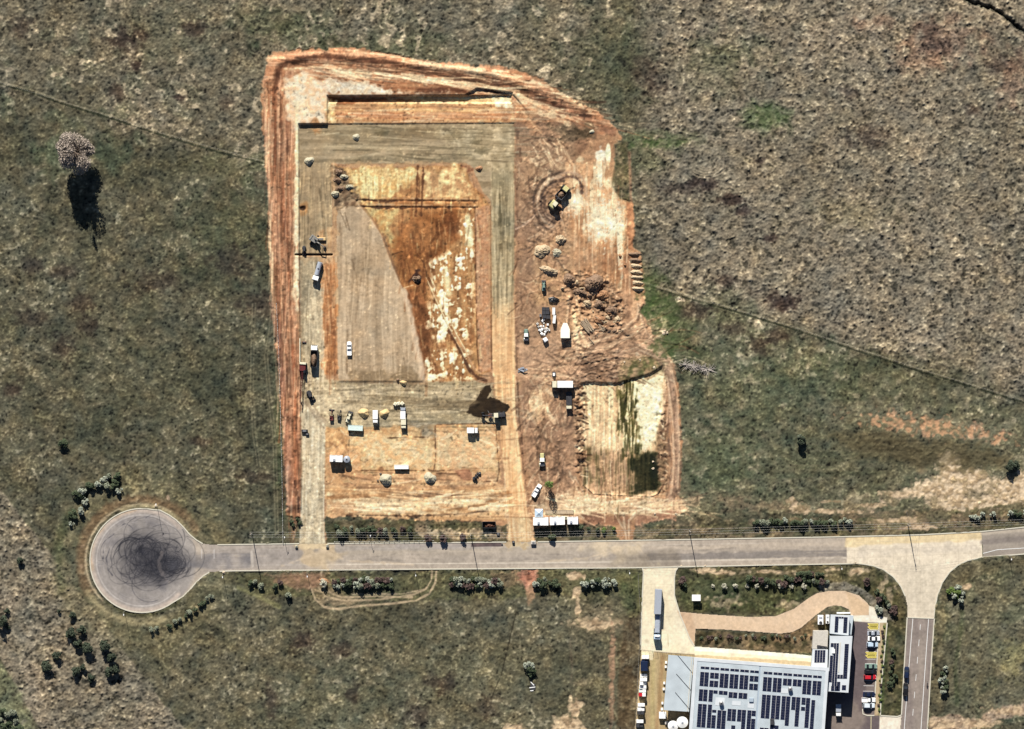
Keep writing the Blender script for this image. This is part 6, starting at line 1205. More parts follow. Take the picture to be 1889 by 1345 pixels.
row([(280, 1162), (289, 1158), (312, 1155), (323, 1146), (332, 1142), (343, 1137), (351, 1129), (361, 1124), (370, 1115), (376, 1112), (382, 1103), (389, 1100)], ['dark', 'grey'], .9, 'dark shrub in the curved row south-east of the turning circle', 'shrub row south-east of the turning circle')
row([(482, 1080), (507, 1081), (517, 1074), (531, 1098), (462, 1075), (470, 1073)], ['grey', 'dark', 'purple'], 1.05, 'scattered shrub on the south verge left of the dirt loop', 'scattered shrubs left of the dirt loop', 1)
row([(597, 1076)], ['pale'], 1.2, 'white flowering shrub beside the brown spoil bank', 'white shrub by the spoil bank')
row([(x, y) for x in range(616, 724, 8) for y in (1071, 1080)], ['grey', 'silver', 'dark', 'purple'], 1.0, 'grey-green shrub in the long verge row above the dirt track loop', 'verge shrubs above the dirt loop', 2)
row([(x, y) for x in range(832, 928, 8) for y in (1070, 1080)], ['grey', 'silver', 'dark', 'purple'], 1.0, 'grey-green shrub in the verge row left of the red dug patch', 'verge shrubs left of the red patch', 2)
row([(988, 1078), (996, 1072), (1004, 1068), (1000, 1080), (1015, 1076), (1024, 1070), (1022, 1080), (1028, 1078)], ['silver', 'grey', 'dark'], 1.05, 'grey-green shrub just right of the red dug patch', 'verge shrubs right of the red patch', 1)
row([(1079, 1078), (1086, 1072), (1094, 1078), (1100, 1072), (1108, 1076), (1116, 1080), (1120, 1068), (1130, 1076)], ['silver', 'dark'], 1.2, 'dark shrub in the verge cluster left of the concrete driveway', 'verge shrubs left of the driveway', 1)
row([(622, 970), (627, 984), (635, 980), (650, 975), (662, 980), (672, 977), (680, 974), (690, 978), (700, 980), (712, 978), (728, 976), (745, 978), (756, 980)], ['dark', 'dark', 'grey', 'purple'], 1.1, 'dark shrub on the green verge between the two gravel entries', 'shrubs on the north verge', 2)
row([(790, 992), (818, 993), (853, 991)], ['purple'], 1.05, 'round purple-brown shrub at the road edge between the gravel entries', 'purple-brown shrubs at the road edge')
row([(1101, 976), (1115, 978), (1085, 974), (1132, 976), (1070, 972)], ['dark', 'green'], .8, 'low green shrub right of the white site huts', 'low shrubs right of the site huts', 2)
row([(1258, 1070)], ['purple'], 1.5, 'dark purple shrub at the right mouth of the concrete driveway', 'shrub at the driveway mouth')
row([(1262, 1078)], ['dark'], 1.2, 'dark green shrub just south of the purple one at the driveway mouth', 'dark shrub at the driveway mouth')
row([(x, 1066+((x*7) % 11)) for x in range(1380, 1526, 8)]+[(x, 1060) for x in range(1470, 1520, 9)], ['dark', 'purple', 'grey', 'dark'], 1.05, 'dark shrub in the hedge row above the lawn of pale round shrubs', 'hedge row above the lawn', 1.5)
row([(1597, 1070), (1600, 1076), (1626, 1100), (1632, 1104), (1622, 1106), (1636, 1112), (1640, 1118), (1645, 1124), (1650, 1130), (1652, 1122), (1618, 1092)], ['purple', 'dark', 'grey'], .95, 'purple-brown shrub on the curved verge by the intersection', 'shrubs on the curved verge', 1)
row([(x, 966-((x*5) % 7)) for x in range(1396, 1568, 9)], ['dark', 'grey', 'silver', 'dark'], 1.1, 'dark shrub in the north verge row opposite the driveway lawn', 'north verge row west of the intersection', 2)
row([(1792, 953), (1800, 955), (1812, 951), (1830, 950), (1862, 948), (1872, 946), (1880, 949), (1890, 945)], ['dark', 'silver'], 1.0, 'dark shrub on the north verge right of the intersection', 'north verge shrubs right of the intersection', 1)
row([(1756, 1088), (1763, 1082), (1770, 1086), (1775, 1094), (1766, 1092), (1758, 1098), (1772, 1104), (1764, 1102), (1750, 1090)], ['silver', 'green'], 1.1, 'pale green shrub in the round clump on the corner right of the intersection', 'clump on the corner', .8)
row([(1738, 1243), (1742, 1250), (1736, 1256), (1745, 1258), (1738, 1272), (1744, 1268), (1745, 1235)], ['dark', 'silver'], 1.1, 'dark shrub in the clump right of the side street', 'clump right of the side street', .8)
row([(1645, 1200), (1648, 1206), (1644, 1220), (1645, 1228), (1642, 1240), (1650, 1246), (1644, 1252), (1648, 1258), (1640, 1262)], ['dark', 'purple', 'dark'], .85, 'dark shrub on the grass strip beside the two parked street cars', 'shrubs beside the street cars', 1)
row([(1628-(y-1150)*.05+((y*3) % 5), y) for y in range(1156, 1316, 9)], ['dark', 'purple', 'green'], .45, 'small garden bed shrub along the car park', 'garden bed shrubs')
row([(1620, 1130), (1624, 1126), (1618, 1122)], ['silver', 'dark'], .9, 'silver shrub at the tip of the white paving by the car park', 'shrubs at the paving tip')
row([(x, 1081) for x in (1315, 1336, 1356, 1378, 1396, 1414, 1440, 1460, 1483)], ['pale'], .8, 'pale round clipped shrub in the straight row across the lawn', 'pale round shrubs on the lawn')
row([(x, 1175+((x*3) % 9)) for x in range(1296, 1500, 9)], ['dark', 'purple', 'grey'], .6, 'low shrub in the bed between the gravel path and the warehouse', 'bed shrubs north of the warehouse', 3)
row([(548, 957), (552, 966), (541, 970), (538, 962)], ['dark'], .8, 'low dark bush at the foot of the red west bank', 'bushes at the foot of the west bank', 1)
row([(1867, 861), (1861, 858), (1873, 860)], ['deep'], 1.6, 'dark bush beside the pale bare patch near the right edge', 'dark bush on the bare patch')
row([(1475, 812)], ['deep'], 1.9, 'lone small tree shaped bush in the open eastern field', 'lone field bush')
for (x, y, s_) in [(130, 1168, 1.5), (152, 1163, 1.2), (145, 1189, 1.2), (162, 1193, 1.5), (194, 1189, 1.5), (207, 1213, 1.4), (104, 1208, 1.2), (86, 1227, 1.5), (152, 1231, .9), (168, 1251, 1.1), (204, 1240, 1.5), (212, 1236, 1.2), (142, 1238, 1.2), (110, 1128, .6), (4, 1145, 1.6), (15, 1156, .8), (38, 1035, 1.0), (135, 1135, .9), (14, 1128, .8)]:
    shrub('deep', x, y, s_*1.5, 'dark round bush in the rough pasture at the lower left', 'dark bushes in the lower left pasture')
row([(6, 1310), (14, 1318), (24, 1314), (4, 1326), (18, 1334), (30, 1330), (8, 1340), (34, 1342), (22, 1344), (12, 1350)], ['grey', 'dark'], 1.2, 'grey-green bush in the thicket at the bottom left corner', 'corner thicket bushes', 2)
row([(977, 1234), (981, 1238), (978, 1244), (1018, 990), (116, 818)], ['dark'], 1.2, 'small dark bush standing apart in open grass', 'separate small bushes')
row([(973, 1226), (978, 1229)], ['silver'], 1.2, 'pale leafed bush by the white scrap frames in the southern field', 'pale bush in the southern field')
for k in list(protos):
    for o in protos[k]:
        if o.get('fresh'):
            for c in list(o.children): bpy.data.objects.remove(c)
            bpy.data.objects.remove(o)
# the tall pale tree of the western field
o = root('pale_tree', 'tall pinkish pale tree alone in the western field', 'tree', 145, 284, 0)
limbs(o, 7.0, 3.5, 22, .5, 11, 3)
leaves(14000, 7.4, 17.5, 2.4, .62, 24, parent=o, m=leafm['pink'], seed=5)
b = MB(); rr = random.Random(4)
for i in range(26):
    a = rr.uniform(0, 6.28); z = rr.uniform(12, 19); q = rr.uniform(.5, 3.5); b.tube((0, 0, z-3), (math.cos(a)*q*.6, math.sin(a)*q*.6, z), .12, .08, 5).tube((math.cos(a)*q*.6, math.sin(a)*q*.6, z), (math.cos(a)*q, math.sin(a)*q, z+rr.uniform(1.5, 5.5)), .08, .03, 5)
b.build('bare_branches', bark, o)
leaves(260, 1.1, 4.0, 20.5, .5, 5, parent=o, m=leafm['pink'], seed=9, name='top_sprig')
# the slim green tree by the site huts
o = root('green_tree', 'slim tall green tree right of the askew white utility vehicle', 'tree', 1013, 893, 0)
limbs(o, 1.4, 1.0, 7, .16, 6, 8); leaves(1700, 1.75, 7.0, .8, .3, 14, parent=o, m=leafm['green'], seed=12)
o = root('small_dead_tree', 'thin leafless sapling in the eastern field beside the lone bush', 'tree', 1474, 806, 0)
limbs(o, .9, .8, 4.0, .07, 6, 22); leaves(160, .9, 1.8, 2.0, .25, 5, parent=o, m=leafm['grey'], seed=31)
# fallen dead tree
o = root('fallen_tree', 'fallen leafless grey tree lying in the grass east of the pale basin', 'tree', 1288, 678, 0)
gb = mat('grey_deadwood', (196, 186, 176), srgb=True, var=.15); b = MB(); rr = random.Random(9)
b.tube((-5.5, 1.2, .6), (4.5, -1.0, .5), .3, .15).build('trunk', gb, o)
b = MB()
for i in range(110):
    t = rr.random(); x = -5.5+10*t; y = 1.2-2.2*t; a = rr.uniform(0, 6.28); L_ = rr.uniform(.8, 3.4); e = (x+math.cos(a)*L_, y+math.sin(a)*L_*.8, rr.uniform(.2, 1.6))
    b.tube((x, y, .6), e, .12, .06, 5); b.tube(e, (e[0]+rr.uniform(-.8, .8), e[1]+rr.uniform(-.6, .6), max(.1, e[2]+rr.uniform(-.4, .6))), .05, .02, 4)
b.build('branches', gb, o)
# ---------------------------------------------------------------- poles, wires, lights, fences
polem = mat('grey_timber_pole', (.3, .28, .25))
poles = [(465, 984), (868.5, 986), (1271.5, 979), (1674.5, 968), (2077, 955)]
PH = 11.5
for i, (x, y) in enumerate(poles[:4]):
    o = root('power_pole', ['power pole on the verge near the turning circle', 'power pole between the purple-brown shrubs and the dark skip bin', 'power pole on the verge opposite the concrete driveway', 'power pole with stay wires above the concrete intersection'][i], 'power pole', x, y, 0, z=0)
    MB().tube((0, 0, -.3), (0, 0, PH), .17, .11, 10).build('pole', polem, o)
    a = MB().box(0, 0, PH-.6, .12, 2.0, .12).build('cross_arm', wood, o)
    for yy in (-.9, 0, .9): MB().tube((0, yy, PH-.48), (0, yy, PH-.2), .06, n=8).build('insulator', wht, a)
    if i == 3:
        MB().tube((0, 0, PH-1), (4.5, -3.0, 0), .025, n=4).tube((0, 0, PH-1), (-.5, 5, 0), .025, n=4).tube((0, 0, PH-1.5), (3.2, -5.4, 0), .025, n=4).build('stay_wire', steel, o)
wire = mat('aluminium_wire', (.6, .58, .54), rough=.5)
for i in range(4):
    o = bpy.data.objects.new('power_line', None); COL.objects.link(o)
    a = Vector((*Wp(*poles[i]), PH-.2)); c = Vector((*Wp(*poles[i+1]), PH-.2)); o.location = a
    tag(o, ['three wires strung between the pole near the turning circle and the next pole', 'three wires strung over the white site huts', 'three wires strung between the driveway pole and the intersection pole', 'three wires running off to the right from the intersection pole'][i], 'power line')
    for yy in (-.9, 0, .9):
        b = MB(); pr = None
        for q in range(13):
            t = q/12; p = (c-a)*t+Vector((0, yy, -1.6*4*t*(1-t)))
            if pr is not None: b.tube(pr, p, .016, n=4, caps=False)
            pr = p
        b.build('wire', wire, o)
for i, (x, y, h_, s_) in enumerate([(290, 934, 7.5, 'at the top of the turning circle', ), (230, 1128, 6, 'below the turning circle'), (411.5, 1059, 5.5, 'where the turning circle meets the road on the south side'), (567, 1058, 4.5, 'beside the red-brown earth by the dirt loop'), (766.5, 1056, 5, 'at the right end of the dirt loop'), (1160, 1052, 4.5, 'on the verge left of the concrete driveway'), (1550.5, 1044, 4, 'above the grey gravel edging'), (1861, 1026, 6.5, 'on the south verge right of the intersection'), (683, 992, 4, 'on the north verge above the dirt loop'), (525, 995, 4, 'just left of the west gravel entry')]):
    o = root('street_light', 'slim street light '+s_, 'street light', x, y, 0, z=0)
    MB().tube((0, 0, -.2), (0, 0, h_), .08, .05, 8).build('pole', steel, o); MB().tube((0, 0, h_), (.2, .9 if y < 1000 else -.9, h_+.1), .04, .04, 6).build('arm', steel, o)
    MB().box(.2, .9 if y < 1000 else -.9, h_+.02, .3, .6, .14, ch=.04).build('lamp_head', wht, o)
def fence(pts, step, label, post, hh, mt, name='wire_fence', rails=2, z=None, r=.05):
    o = bpy.data.objects.new(name, None); COL.objects.link(o); x0, y0 = Wp(*pts[0]); o.location = (x0, y0, 0); tag(o, label, 'fence')
    prev = None; ps = []
    for k in range(len(pts)-1):
        (ax, ay), (bx, by) = pts[k], pts[k+1]; n = max(1, int(math.hypot(bx-ax, by-ay)/step))
        ps += [(ax+(bx-ax)*i/n, ay+(by-ay)*i/n) for i in range(n)]
    ps.append(pts[-1]); m0 = MB().tube((0, 0, -.3), (0, 0, hh), r, n=6).build('post', mt, o); me = m0.data
    for i, (px, py) in enumerate(ps):
        x, y = Wp(px, py); zz = G.at(px, py) if z is None else z; c = m0 if i == 0 else m0.copy()
        if i: COL.objects.link(c)
        c.parent = o; c.location = (x-x0, y-y0, zz); ps[i] = (x-x0, y-y0, zz)
    b = MB()
    for q in range(rails):
        for i in range(len(ps)-1):
            h_ = hh*(q+1)/rails-.06; b.tube((ps[i][0], ps[i][1], ps[i][2]+h_), (ps[i+1][0], ps[i+1][1], ps[i+1][2]+h_), .015, n=4, caps=False)
    if rails: b.build('wires', mt, o)
    return o
whp = mat('white_post', (.75, .75, .7))
fence([(510, 560), (514, 640), (517, 740), (520, 860), (522, 1000)], 10, 'line of small white capped posts along the outside of the red west bank', 0, .9, whp, name='post_fence', r=.09)
fence([(617, 999.5), (800, 997.5)], 9, 'low white post rail along the north kerb between the gravel entries', 0, .7, whp, name='post_rail', r=.09)
fence([(-10, 149), (120, 189), (300, 246), (478, 296)], 20, 'old farm fence crossing the north-west field to the red bank', 0, 1.2, polem, name='farm_fence')
fence([(1200, 525), (1450, 599), (1700, 682), (1895, 741)], 20, 'old farm fence crossing the eastern field', 0, 1.2, polem, name='farm_fence')
fence([(1177, 1060), (1181, 1130), (1179, 1198), (1172, 1345)], 14, 'boundary fence left of the driveway and gravel yard', 0, 1.6, polem, name='boundary_fence', rails=3)
fence([(1182, 1199), (1204, 1201)], 7, 'short dark gate at the left end of the yard entrance', 0, 1.6, dark, name='yard_gate', rails=4, z=0)
fence([(1204, 1202), (1281, 1208)], 8, 'dark security fence between the yard entrance and the warehouse corner', 0, 1.8, dark, name='security_fence', rails=5, z=0)
# ---------------------------------------------------------------- the warehouse complex
roofm = mat('pale_roof_sheet', (.40, .45, .48), rough=.45, var=.1, scale=.25); roofw = mat('white_roof_sheet', (.52, .55, .57), rough=.4, var=.08, scale=.3)
wallm = mat('cream_wall_panel', (.5, .48, .42), var=.05); bluew = mat('blue_grey_cladding', (.3, .36, .42), var=.05); cell = mat('solar_cell', (.012, .015, .035), rough=.25, var=.3, scale=3, spec=.5); alu = mat('panel_frame', (.5, .5, .52))
def local(px, py, ox, oy, h_):
    x, y = Wp(px, py, h_); X, Y = Wp(ox, oy, h_); return x-X, y-Y
HW = 8.0; WO = (1400, 1300)
def wl(px, py): return local(px, py, *WO, HW)
ex, ey = Vector((247, 19)).normalized(), Vector((-9, 131)).normalized()
def rc(a, b): return wl(1281+ex.x*a+ey.x*b, 1214+ex.y*a+ey.y*b)
wh = root('warehouse', 'large pale roofed warehouse covered with solar arrays at the bottom right', 'warehouse', *WO, 0, z=0, h=HW)
b = MB(); W0 = 248; D0 = 240
c4 = [rc(1, 1), rc(W0-1, 1), rc(W0-1, D0), rc(1, D0)]; b.prism(c4, 0, HW-.5).build('wall', wallm, wh)
def slab_(pts, z0, z1, name, m, parent): return MB().prism(pts, z0, z1).build(name, m, parent)
mid = 122
rf = MB()
for (a0, a1) in ((0, mid-1.5), (mid+1.5, W0)): rf.prism([rc(a0, 0), rc(a1, 0), rc(a1, D0), rc(a0, D0)], HW-.5, HW)
n = int(W0/2.4)
for i in range(n):
    a = 1.5+i*2.4
    if abs(a-mid) > 3: rf.prism([rc(a, 7), rc(a+.35, 7), rc(a+.35, D0), rc(a, D0)], HW, HW+.04)
roof = rf.build('roof', roofm, wh)
MB().prism([rc(mid-1.5, 0), rc(mid+1.5, 0), rc(mid+1.5, D0), rc(mid-1.5, D0)], HW-.4, HW-.12).build('box_gutter', bluew, wh)
for (a0, b0, a1, b1) in ((-.8, -1.2, W0+.8, 5), (-.8, 5, 5.5, D0), (W0-5, 5, W0+.8, D0)): MB().prism([rc(a0, b0), rc(a1, b0), rc(a1, b1), rc(a0, b1)], HW-.45, HW+.12).build('parapet', roofw if a0 < 0 and b1 > 10 else roofw, wh)
def array(parent, fn, a0, b0, a1, b1, z, cols=None, rows=None, pw=8.1, ph=5.0, tilt=.12):
    nc = cols or max(1, round((a1-a0)/pw)); nr = rows or max(1, round((b1-b0)/ph)); b = MB()
    for i in range(nc):
        for j in range(nr):
            x0 = a0+(a1-a0)*i/nc+.35; x1 = a0+(a1-a0)*(i+1)/nc-.35; y0 = b0+(b1-b0)*j/nr+.3; y1 = b0+(b1-b0)*(j+1)/nr-.3
            b.prism([fn(x0, y1), fn(x1, y1), fn(x1, y0), fn(x0, y0)], z+.12, z+.18)
    o = b.build('solar_array', cell, parent)
    f = MB().prism([fn(a0+.1, b1-.1), fn(a1-.1, b1-.1), fn(a1-.1, b0+.1), fn(a0+.1, b0+.1)], z+.06, z+.1).build('mounting_rails', alu, o)
    return o
za = HW
AR = []
for k in range(6): AR.append((12.4+18.3*k, 14, 28.8+18.3*k, 18.3)); AR.append((129+18.3*k, 14.5, 145.4+18.3*k, 18.8))
for k in range(6):
    if k in (1, 5): x = 12.4+18.3*k; AR += [(x, 24, x+16.4, 34.5), (x, 38.5, x+16.4, 50)]
    else: AR.append((12.4+18.3*k, 24, 28.8+18.3*k, 50))
for k in range(6):
    if k in (2, 3): AR.append((129+18.3*k, 24.5, 145.4+18.3*k, 37))
    else: AR.append((129+18.3*k, 24.5, 145.4+18.3*k, 50.5))
AR += [(12.4, 56, 28.8, 77.5), (30.7, 56, 38.7, 77.5), (38.9, 56, 47.1, 62), (49, 56, 65.4, 63), (67.3, 57, 83.7, 67.5), (85.6, 57, 102, 67.5)]
AR += [(12.4, 83, 28.8, 126), (30.7, 83, 38.7, 126), (38.9, 92, 47.1, 97), (38.9, 102, 47.1, 126), (49, 92, 65.4, 126), (67.3, 88, 83.7, 110), (85.6, 88, 102, 110), (94, 110, 102, 132), (103.9, 88, 112, 134), (112, 88, 120, 98), (112, 103, 120, 134), (76, 118, 84, 134)]
AR += [(129, 57, 145.4, 100.5), (147.3, 57, 163.7, 100.5), (165.6, 57, 182, 100.5), (183.9, 57, 200.3, 81), (202.2, 57, 210.2, 70), (202.2, 74, 210.2, 81), (210.4, 57, 218.6, 112), (220.5, 60, 228, 134), (174, 100.5, 182, 111), (192, 81, 200, 111), (129, 118, 145.4, 134), (147.3, 112, 163.7, 134)]
for q in AR: array(wh, rc, *q, za)
for (a, b_) in ((55, 79), (180, 43)):
    p = rc(a, b_); o = MB().tube((*p, za), (*p, za+1.3), .8, n=18).tube((*p, za+1.3), (*p, za+1.5), .8, .3, n=18).build('roof_ventilator', steel, wh); MB().tube((*p, za+1.5), (*p, za+1.56), .3, n=12).build('ventilator_cap', dark, o)
p = rc(151, 106); MB().box(*p, za, 1.4, 2.2, 1.1, ch=.1).build('air_conditioner', dark, wh); p = rc(205, 128); MB().box(*p, za, 1.8, 1.8, 1.0, ch=.1).build('air_conditioner', dark, wh)
for (a, b_, w_, h_) in ((44, 69, 17, 15), (75, 73, 16, 8), (163, 43, 14, 9), (68, 126, 14, 14), (104, 73, 12, 11), (160, 122, 12, 9)): MB().prism([rc(a, b_), rc(a+w_, b_), rc(a+w_, b_+h_), rc(a, b_+h_)], za+.045, za+.07).build('roof_light', roofw, wh)
p = rc(110, 69); MB().box(*p, za+.04, 1.6, 1.5, .5, ch=.1).build('plant_box', bluew, wh)
# awning west of the warehouse
aw = root('yard_awning', 'pale blue-grey lean-to awning along the west side of the warehouse', 'awning', 1252, 1260, 0, z=0, h=5)
al = lambda x, y: local(x, y, 1252, 1260, 5)
P4 = [al(1233, 1208), al(1279.5, 1212), al(1271, 1313), al(1224, 1310)]
MB().prism(P4[::-1], 4.9, 5.05).build('roof', roofm, aw)
for t in (.02, .34, .66, .98):
    for s_ in (.02, .98):
        x = 1233+(1279-1233)*s_-9*t; y = 1208+4*s_+101*t; MB().tube((*al(x, y), 0), (*al(x, y), 4.9), .1).build('post', steel, aw)
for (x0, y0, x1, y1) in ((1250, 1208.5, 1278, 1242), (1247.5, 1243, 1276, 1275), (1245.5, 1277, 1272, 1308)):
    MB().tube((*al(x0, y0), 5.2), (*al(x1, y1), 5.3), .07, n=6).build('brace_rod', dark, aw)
MB().prism([al(1275.5, 1212), al(1276.7, 1212), al(1268.7, 1312), al(1267.5, 1312)][::-1], 5.06, 5.2).build('ridge_flashing', wallm, aw)
# office wing
HO = 6.6
of = root('office_building', 'two storey office wing with solar arrays between the warehouse and the car park', 'office building', 1550, 1205, 0, z=0, h=HO)
ol = lambda x, y: local(x, y, 1550, 1205, HO)
def quad(pts, z0, z1, name, m, par=None): return MB().prism([ol(*p) for p in pts][::-1], z0, z1).build(name, m, par or of)
quad([(1532, 1173.5), (1572, 1174), (1564.5, 1277), (1527.5, 1274.5)], 0, HO-.25, 'wall', bluew)
quad([(1534, 1136), (1567, 1137), (1565, 1173.4), (1532, 1170)], 0, HO-1.3, 'wall', bluew)
rB = quad([(1531, 1173), (1572.6, 1173.4), (1565, 1278), (1527, 1275.4)], HO-.25, HO, 'roof', roofw)
rA = quad([(1533, 1134), (1567.7, 1135.5), (1565.8, 1172.5), (1531, 1169)], HO-1.3, HO-1.0, 'roof', roofw)
quad([(1576, 1137), (1567.7, 1136.5), (1566, 1172), (1572, 1172)][::-1], 0, 3.2, 'entrance_canopy', roofm)
def o1(a, b_): return ol(1533+a*.998-b_*.055, 1134+a*.04+b_)
def o2(a, b_): return ol(1531+a*.998-b_*.055, 1173+a*.02+b_)
array(of, o1, 8, 3, 15, 32, HO-1, 1, 7); array(of, o1, 24, 3.5, 31.5, 32.5, HO-1, 1, 7); array(of, o1, 15, 3, 24, 6, HO-1, 2, 1)
array(of, o2, 2, 13, 8, 20, HO, 1, 2); array(of, o2, 8, 13, 17.5, 92, HO, 2, 19); array(of, o2, 2, 36, 8, 85, HO, 1, 12); array(of, o2, 28, 14, 36, 78, HO, 1, 15); array(of, o2, 17.5, 71, 28, 78, HO, 2, 2); array(of, o2, 7, 92, 20, 101, HO, 2, 2); array(of, o2, 17.5, 84, 24, 101, HO, 1, 4); array(of, o2, 27, 90, 35, 99, HO, 1, 2)
quad([(1535, 1197), (1540, 1197), (1540, 1205), (1535, 1205)], HO, HO+.5, 'skylight', wht)
quad([(1549, 1185), (1551, 1185), (1548, 1240), (1546, 1240)], HO, HO+.1, 'roof_walkway', wallm)
for i in range(7):
    a = .08+.12*i; x, y = ol(1572.3-7.6*a, 1176+100*a); MB().box(x-.05, y, 1.0, .3, 1.4, 1.3).build('window', glass, of); MB().box(x-.05, y, 4.0, .3, 1.4, 1.3).build('window', glass, of)
for (x, y) in ((1549, 1279), (1540, 1278.4), (1557, 1279.4)):
    X, Y = ol(x, y-3); MB().box(X, Y, 3.9, 1.2, .5, 1.3).build('window', glass, of)
ln = root('link_building', 'low link roof with a solar array joining the warehouse and the office wing', 'building', 1512, 1200, 0, z=0, h=4.5)
ll = lambda x, y: local(x, y, 1512, 1200, 4.5)
MB().prism([ll(1500, 1198.5), ll(1527, 1199), ll(1526, 1231), ll(1497, 1231)][::-1], 0, 4.3).build('wall', bluew, ln)
MB().prism([ll(1499, 1197.5), ll(1527.3, 1198), ll(1526.3, 1231.5), ll(1496.3, 1231.5)][::-1], 4.3, 4.5).build('roof', roofw, ln)
array(ln, lambda a, b_: ll(1500+a-b_*.05, 1198+b_), 3, 1, 23, 24, 4.5, 4, 5)
MB().prism([ll(1501, 1164), ll(1528, 1164), ll(1526.5, 1197), ll(1498.5, 1197)][::-1], 0, 4.0).build('plant_room', conc, ln)
MB().prism([ll(1508, 1190), ll(1526, 1193), ll(1526, 1195), ll(1507, 1193)][::-1], 4.0, 4.7).build('duct', dark, ln)
for (x, y, w_, d_, h_, l) in ((1513, 1143, 2.0, 3.4, 2.6, 'white boxy plant unit, left one north of the link building'), (1526, 1142, 1.3, 3.2, 2.0, 'slim white plant unit squeezed against the office wing')):
    o = root('plant_unit', l, 'plant unit', x, y, 0, z=0); MB().box(0, 0, 0, w_, d_, h_, ch=.08).build('casing', wht, o); MB().tube((0, -d_*.3, h_), (0, -d_*.3, h_+.15), w_*.3, n=16).build('fan', dark, o); MB().box(0, d_*.25, h_, w_*.6, .6, .1).build('hatch', silver, o)
o = root('entrance_sign', 'long white beam shelter over the grass at the north end of the office wing', 'shelter', 1555, 1130, 0, z=0); MB().box(0, 0, 2.2, 5.0, .5, .15).build('canopy', wht, o)
for sx in (-2.3, 2.3): MB().tube((sx, 0, 0), (sx, 0, 2.2), .06).build('post', steel, o)
o.name = 'shelter'
o = root('lawn_kiosk', 'small white roofed kiosk standing on the lawn right of the driveway', 'kiosk', 1284.5, 1103, 0, z=-.1, h=2.6)
MB().box(0, 0, 0, 2.6, 1.8, 2.4).build('wall', wallm, o); MB().box(0, 0, 2.4, 3.2, 2.3, .14, ch=.04).build('roof', wht, o); MB().box(0, -.92, .2, .9, .06, 1.9).build('door', bluew, o); MB().box(.9, -.92, 1.1, .6, .05, .6).build('window', glass, o)
# yard: white tanks, stacked goods along the west fence
for i, (x, y, r_, h_, l) in enumerate([(1241, 1338, 1.9, 3.2, 'round white tank, left of the two at the foot of the awning'), (1258, 1331, 2.1, 3.6, 'round white tank, right of the two at the foot of the awning')]):
    o = root('storage_tank', l, 'tank', x, y, 0, z=0); MB().tube((0, 0, 0), (0, 0, h_), r_, n=28).build('tank_wall', wht, o); MB().tube((0, 0, h_), (0, 0, h_+.5), r_, .4, n=28).build('dome', wht, o); MB().tube((0, 0, h_+.45), (0, 0, h_+.6), .4, n=14).build('hatch', silver, o)
crate(1222, 1319, 2.6, 2.4, 1.8, wht, 'white wrapped pallet load at the lower end of the awning', name='pallet_load', cat='pallet load', z=0)
crate(1230, 1333, 1.4, 1.2, .9, conc, 'small grey pallet load beside the left round tank', name='pallet_load', cat='pallet load', z=0)
gy = [1212, 1220, 1246, 1253, 1260, 1267, 1274, 1281, 1300, 1308, 1314, 1330, 1338]
for i, y in enumerate(gy):
    for j in (0, 1):
        x = 1187-(y-1212)*.085+j*6.5
        m = red if (y == 1281 and j == 0) else (mint if (y == 1274 and j == 0) else (navy if y in (1220,) else (dark if y in (1314, 1338) else wht)))
        nm = {id(red): 'red wrapped pallet load, the only red one along the west yard fence', id(mint): 'pale mint pallet load just above the red one', id(navy): 'dark blue pallet load near the top of the west yard fence', id(dark): 'dark pallet load at the lower end of the west yard fence'}.get(id(m), 'white wrapped pallet load in the long stack along the west yard fence')
        crate(x, y, 1.25, 1.2, random.uniform(1.2, 2.6), m, nm, 'pallet loads along the west fence' if m in (wht, navy, dark) else None, name='pallet_load', cat='pallet load', z=0)
for i, y in enumerate([1222, 1230, 1260, 1271, 1297, 1308]):
    crate(1229.5-(y-1212)*.09, y, .7, .9, .8, wht, 'small white carton along the west edge of the awning', 'cartons along the awning', name='carton', cat='carton', z=0)
o = root('fence_shed', 'navy and white covered truck body at the top of the west yard fence', 'covered load', 1188, 1228, 0, z=0); MB().box(0, 0, .3, 2.6, 3.6, 2.6, ch=.1).build('cover', navy, o); MB().box(0, 0, 0, 2.4, 3.4, .3).build('pallet', wood, o); o.name = 'covered_load'
# semi trailer on the driveway
o = root('semi_trailer_truck', 'long silver semi-trailer truck parked on the concrete driveway', 'truck', 1214, 1131, 5, z=.02)
MB().box(-.35, 4.4, 1.1, 2.5, 9.2, 2.9, ch=.05).build('rear_trailer', silver, o); MB().box(-.1, -3.9, 1.1, 2.0, 6.8, 1.4, ch=.35).build('front_trailer', M('grey_tarp', (.3, .33, .38)), o)
MB().box(-.2, 0, .8, 1.0, 17, .25).build('chassis', dark, o)
c = MB().side([(-9.9, .7), (-7.8, .7), (-7.8, 3.0), (-9.5, 3.0), (-9.9, 1.6)], -1.25, 1.15).build('cab', blue, o, bevel=.08); MB().side([(-9.86, 1.7), (-9.56, 2.9), (-9.5, 2.9), (-9.8, 1.7)], -1.1, 1.0).build('windscreen', glass, c); MB().box(-.05, -8.3, 3.0, 1.8, .7, .5, ch=.1).build('wind_deflector', wht, c)
for y in (-9.1, -7.4, -6.2, 1.0, 2.2, 6.8, 8.0):
    for sx in (-1.15, .95): wheel(o, sx, y, .5, .35)
o.rotation_euler.z = math.radians(-2.5)
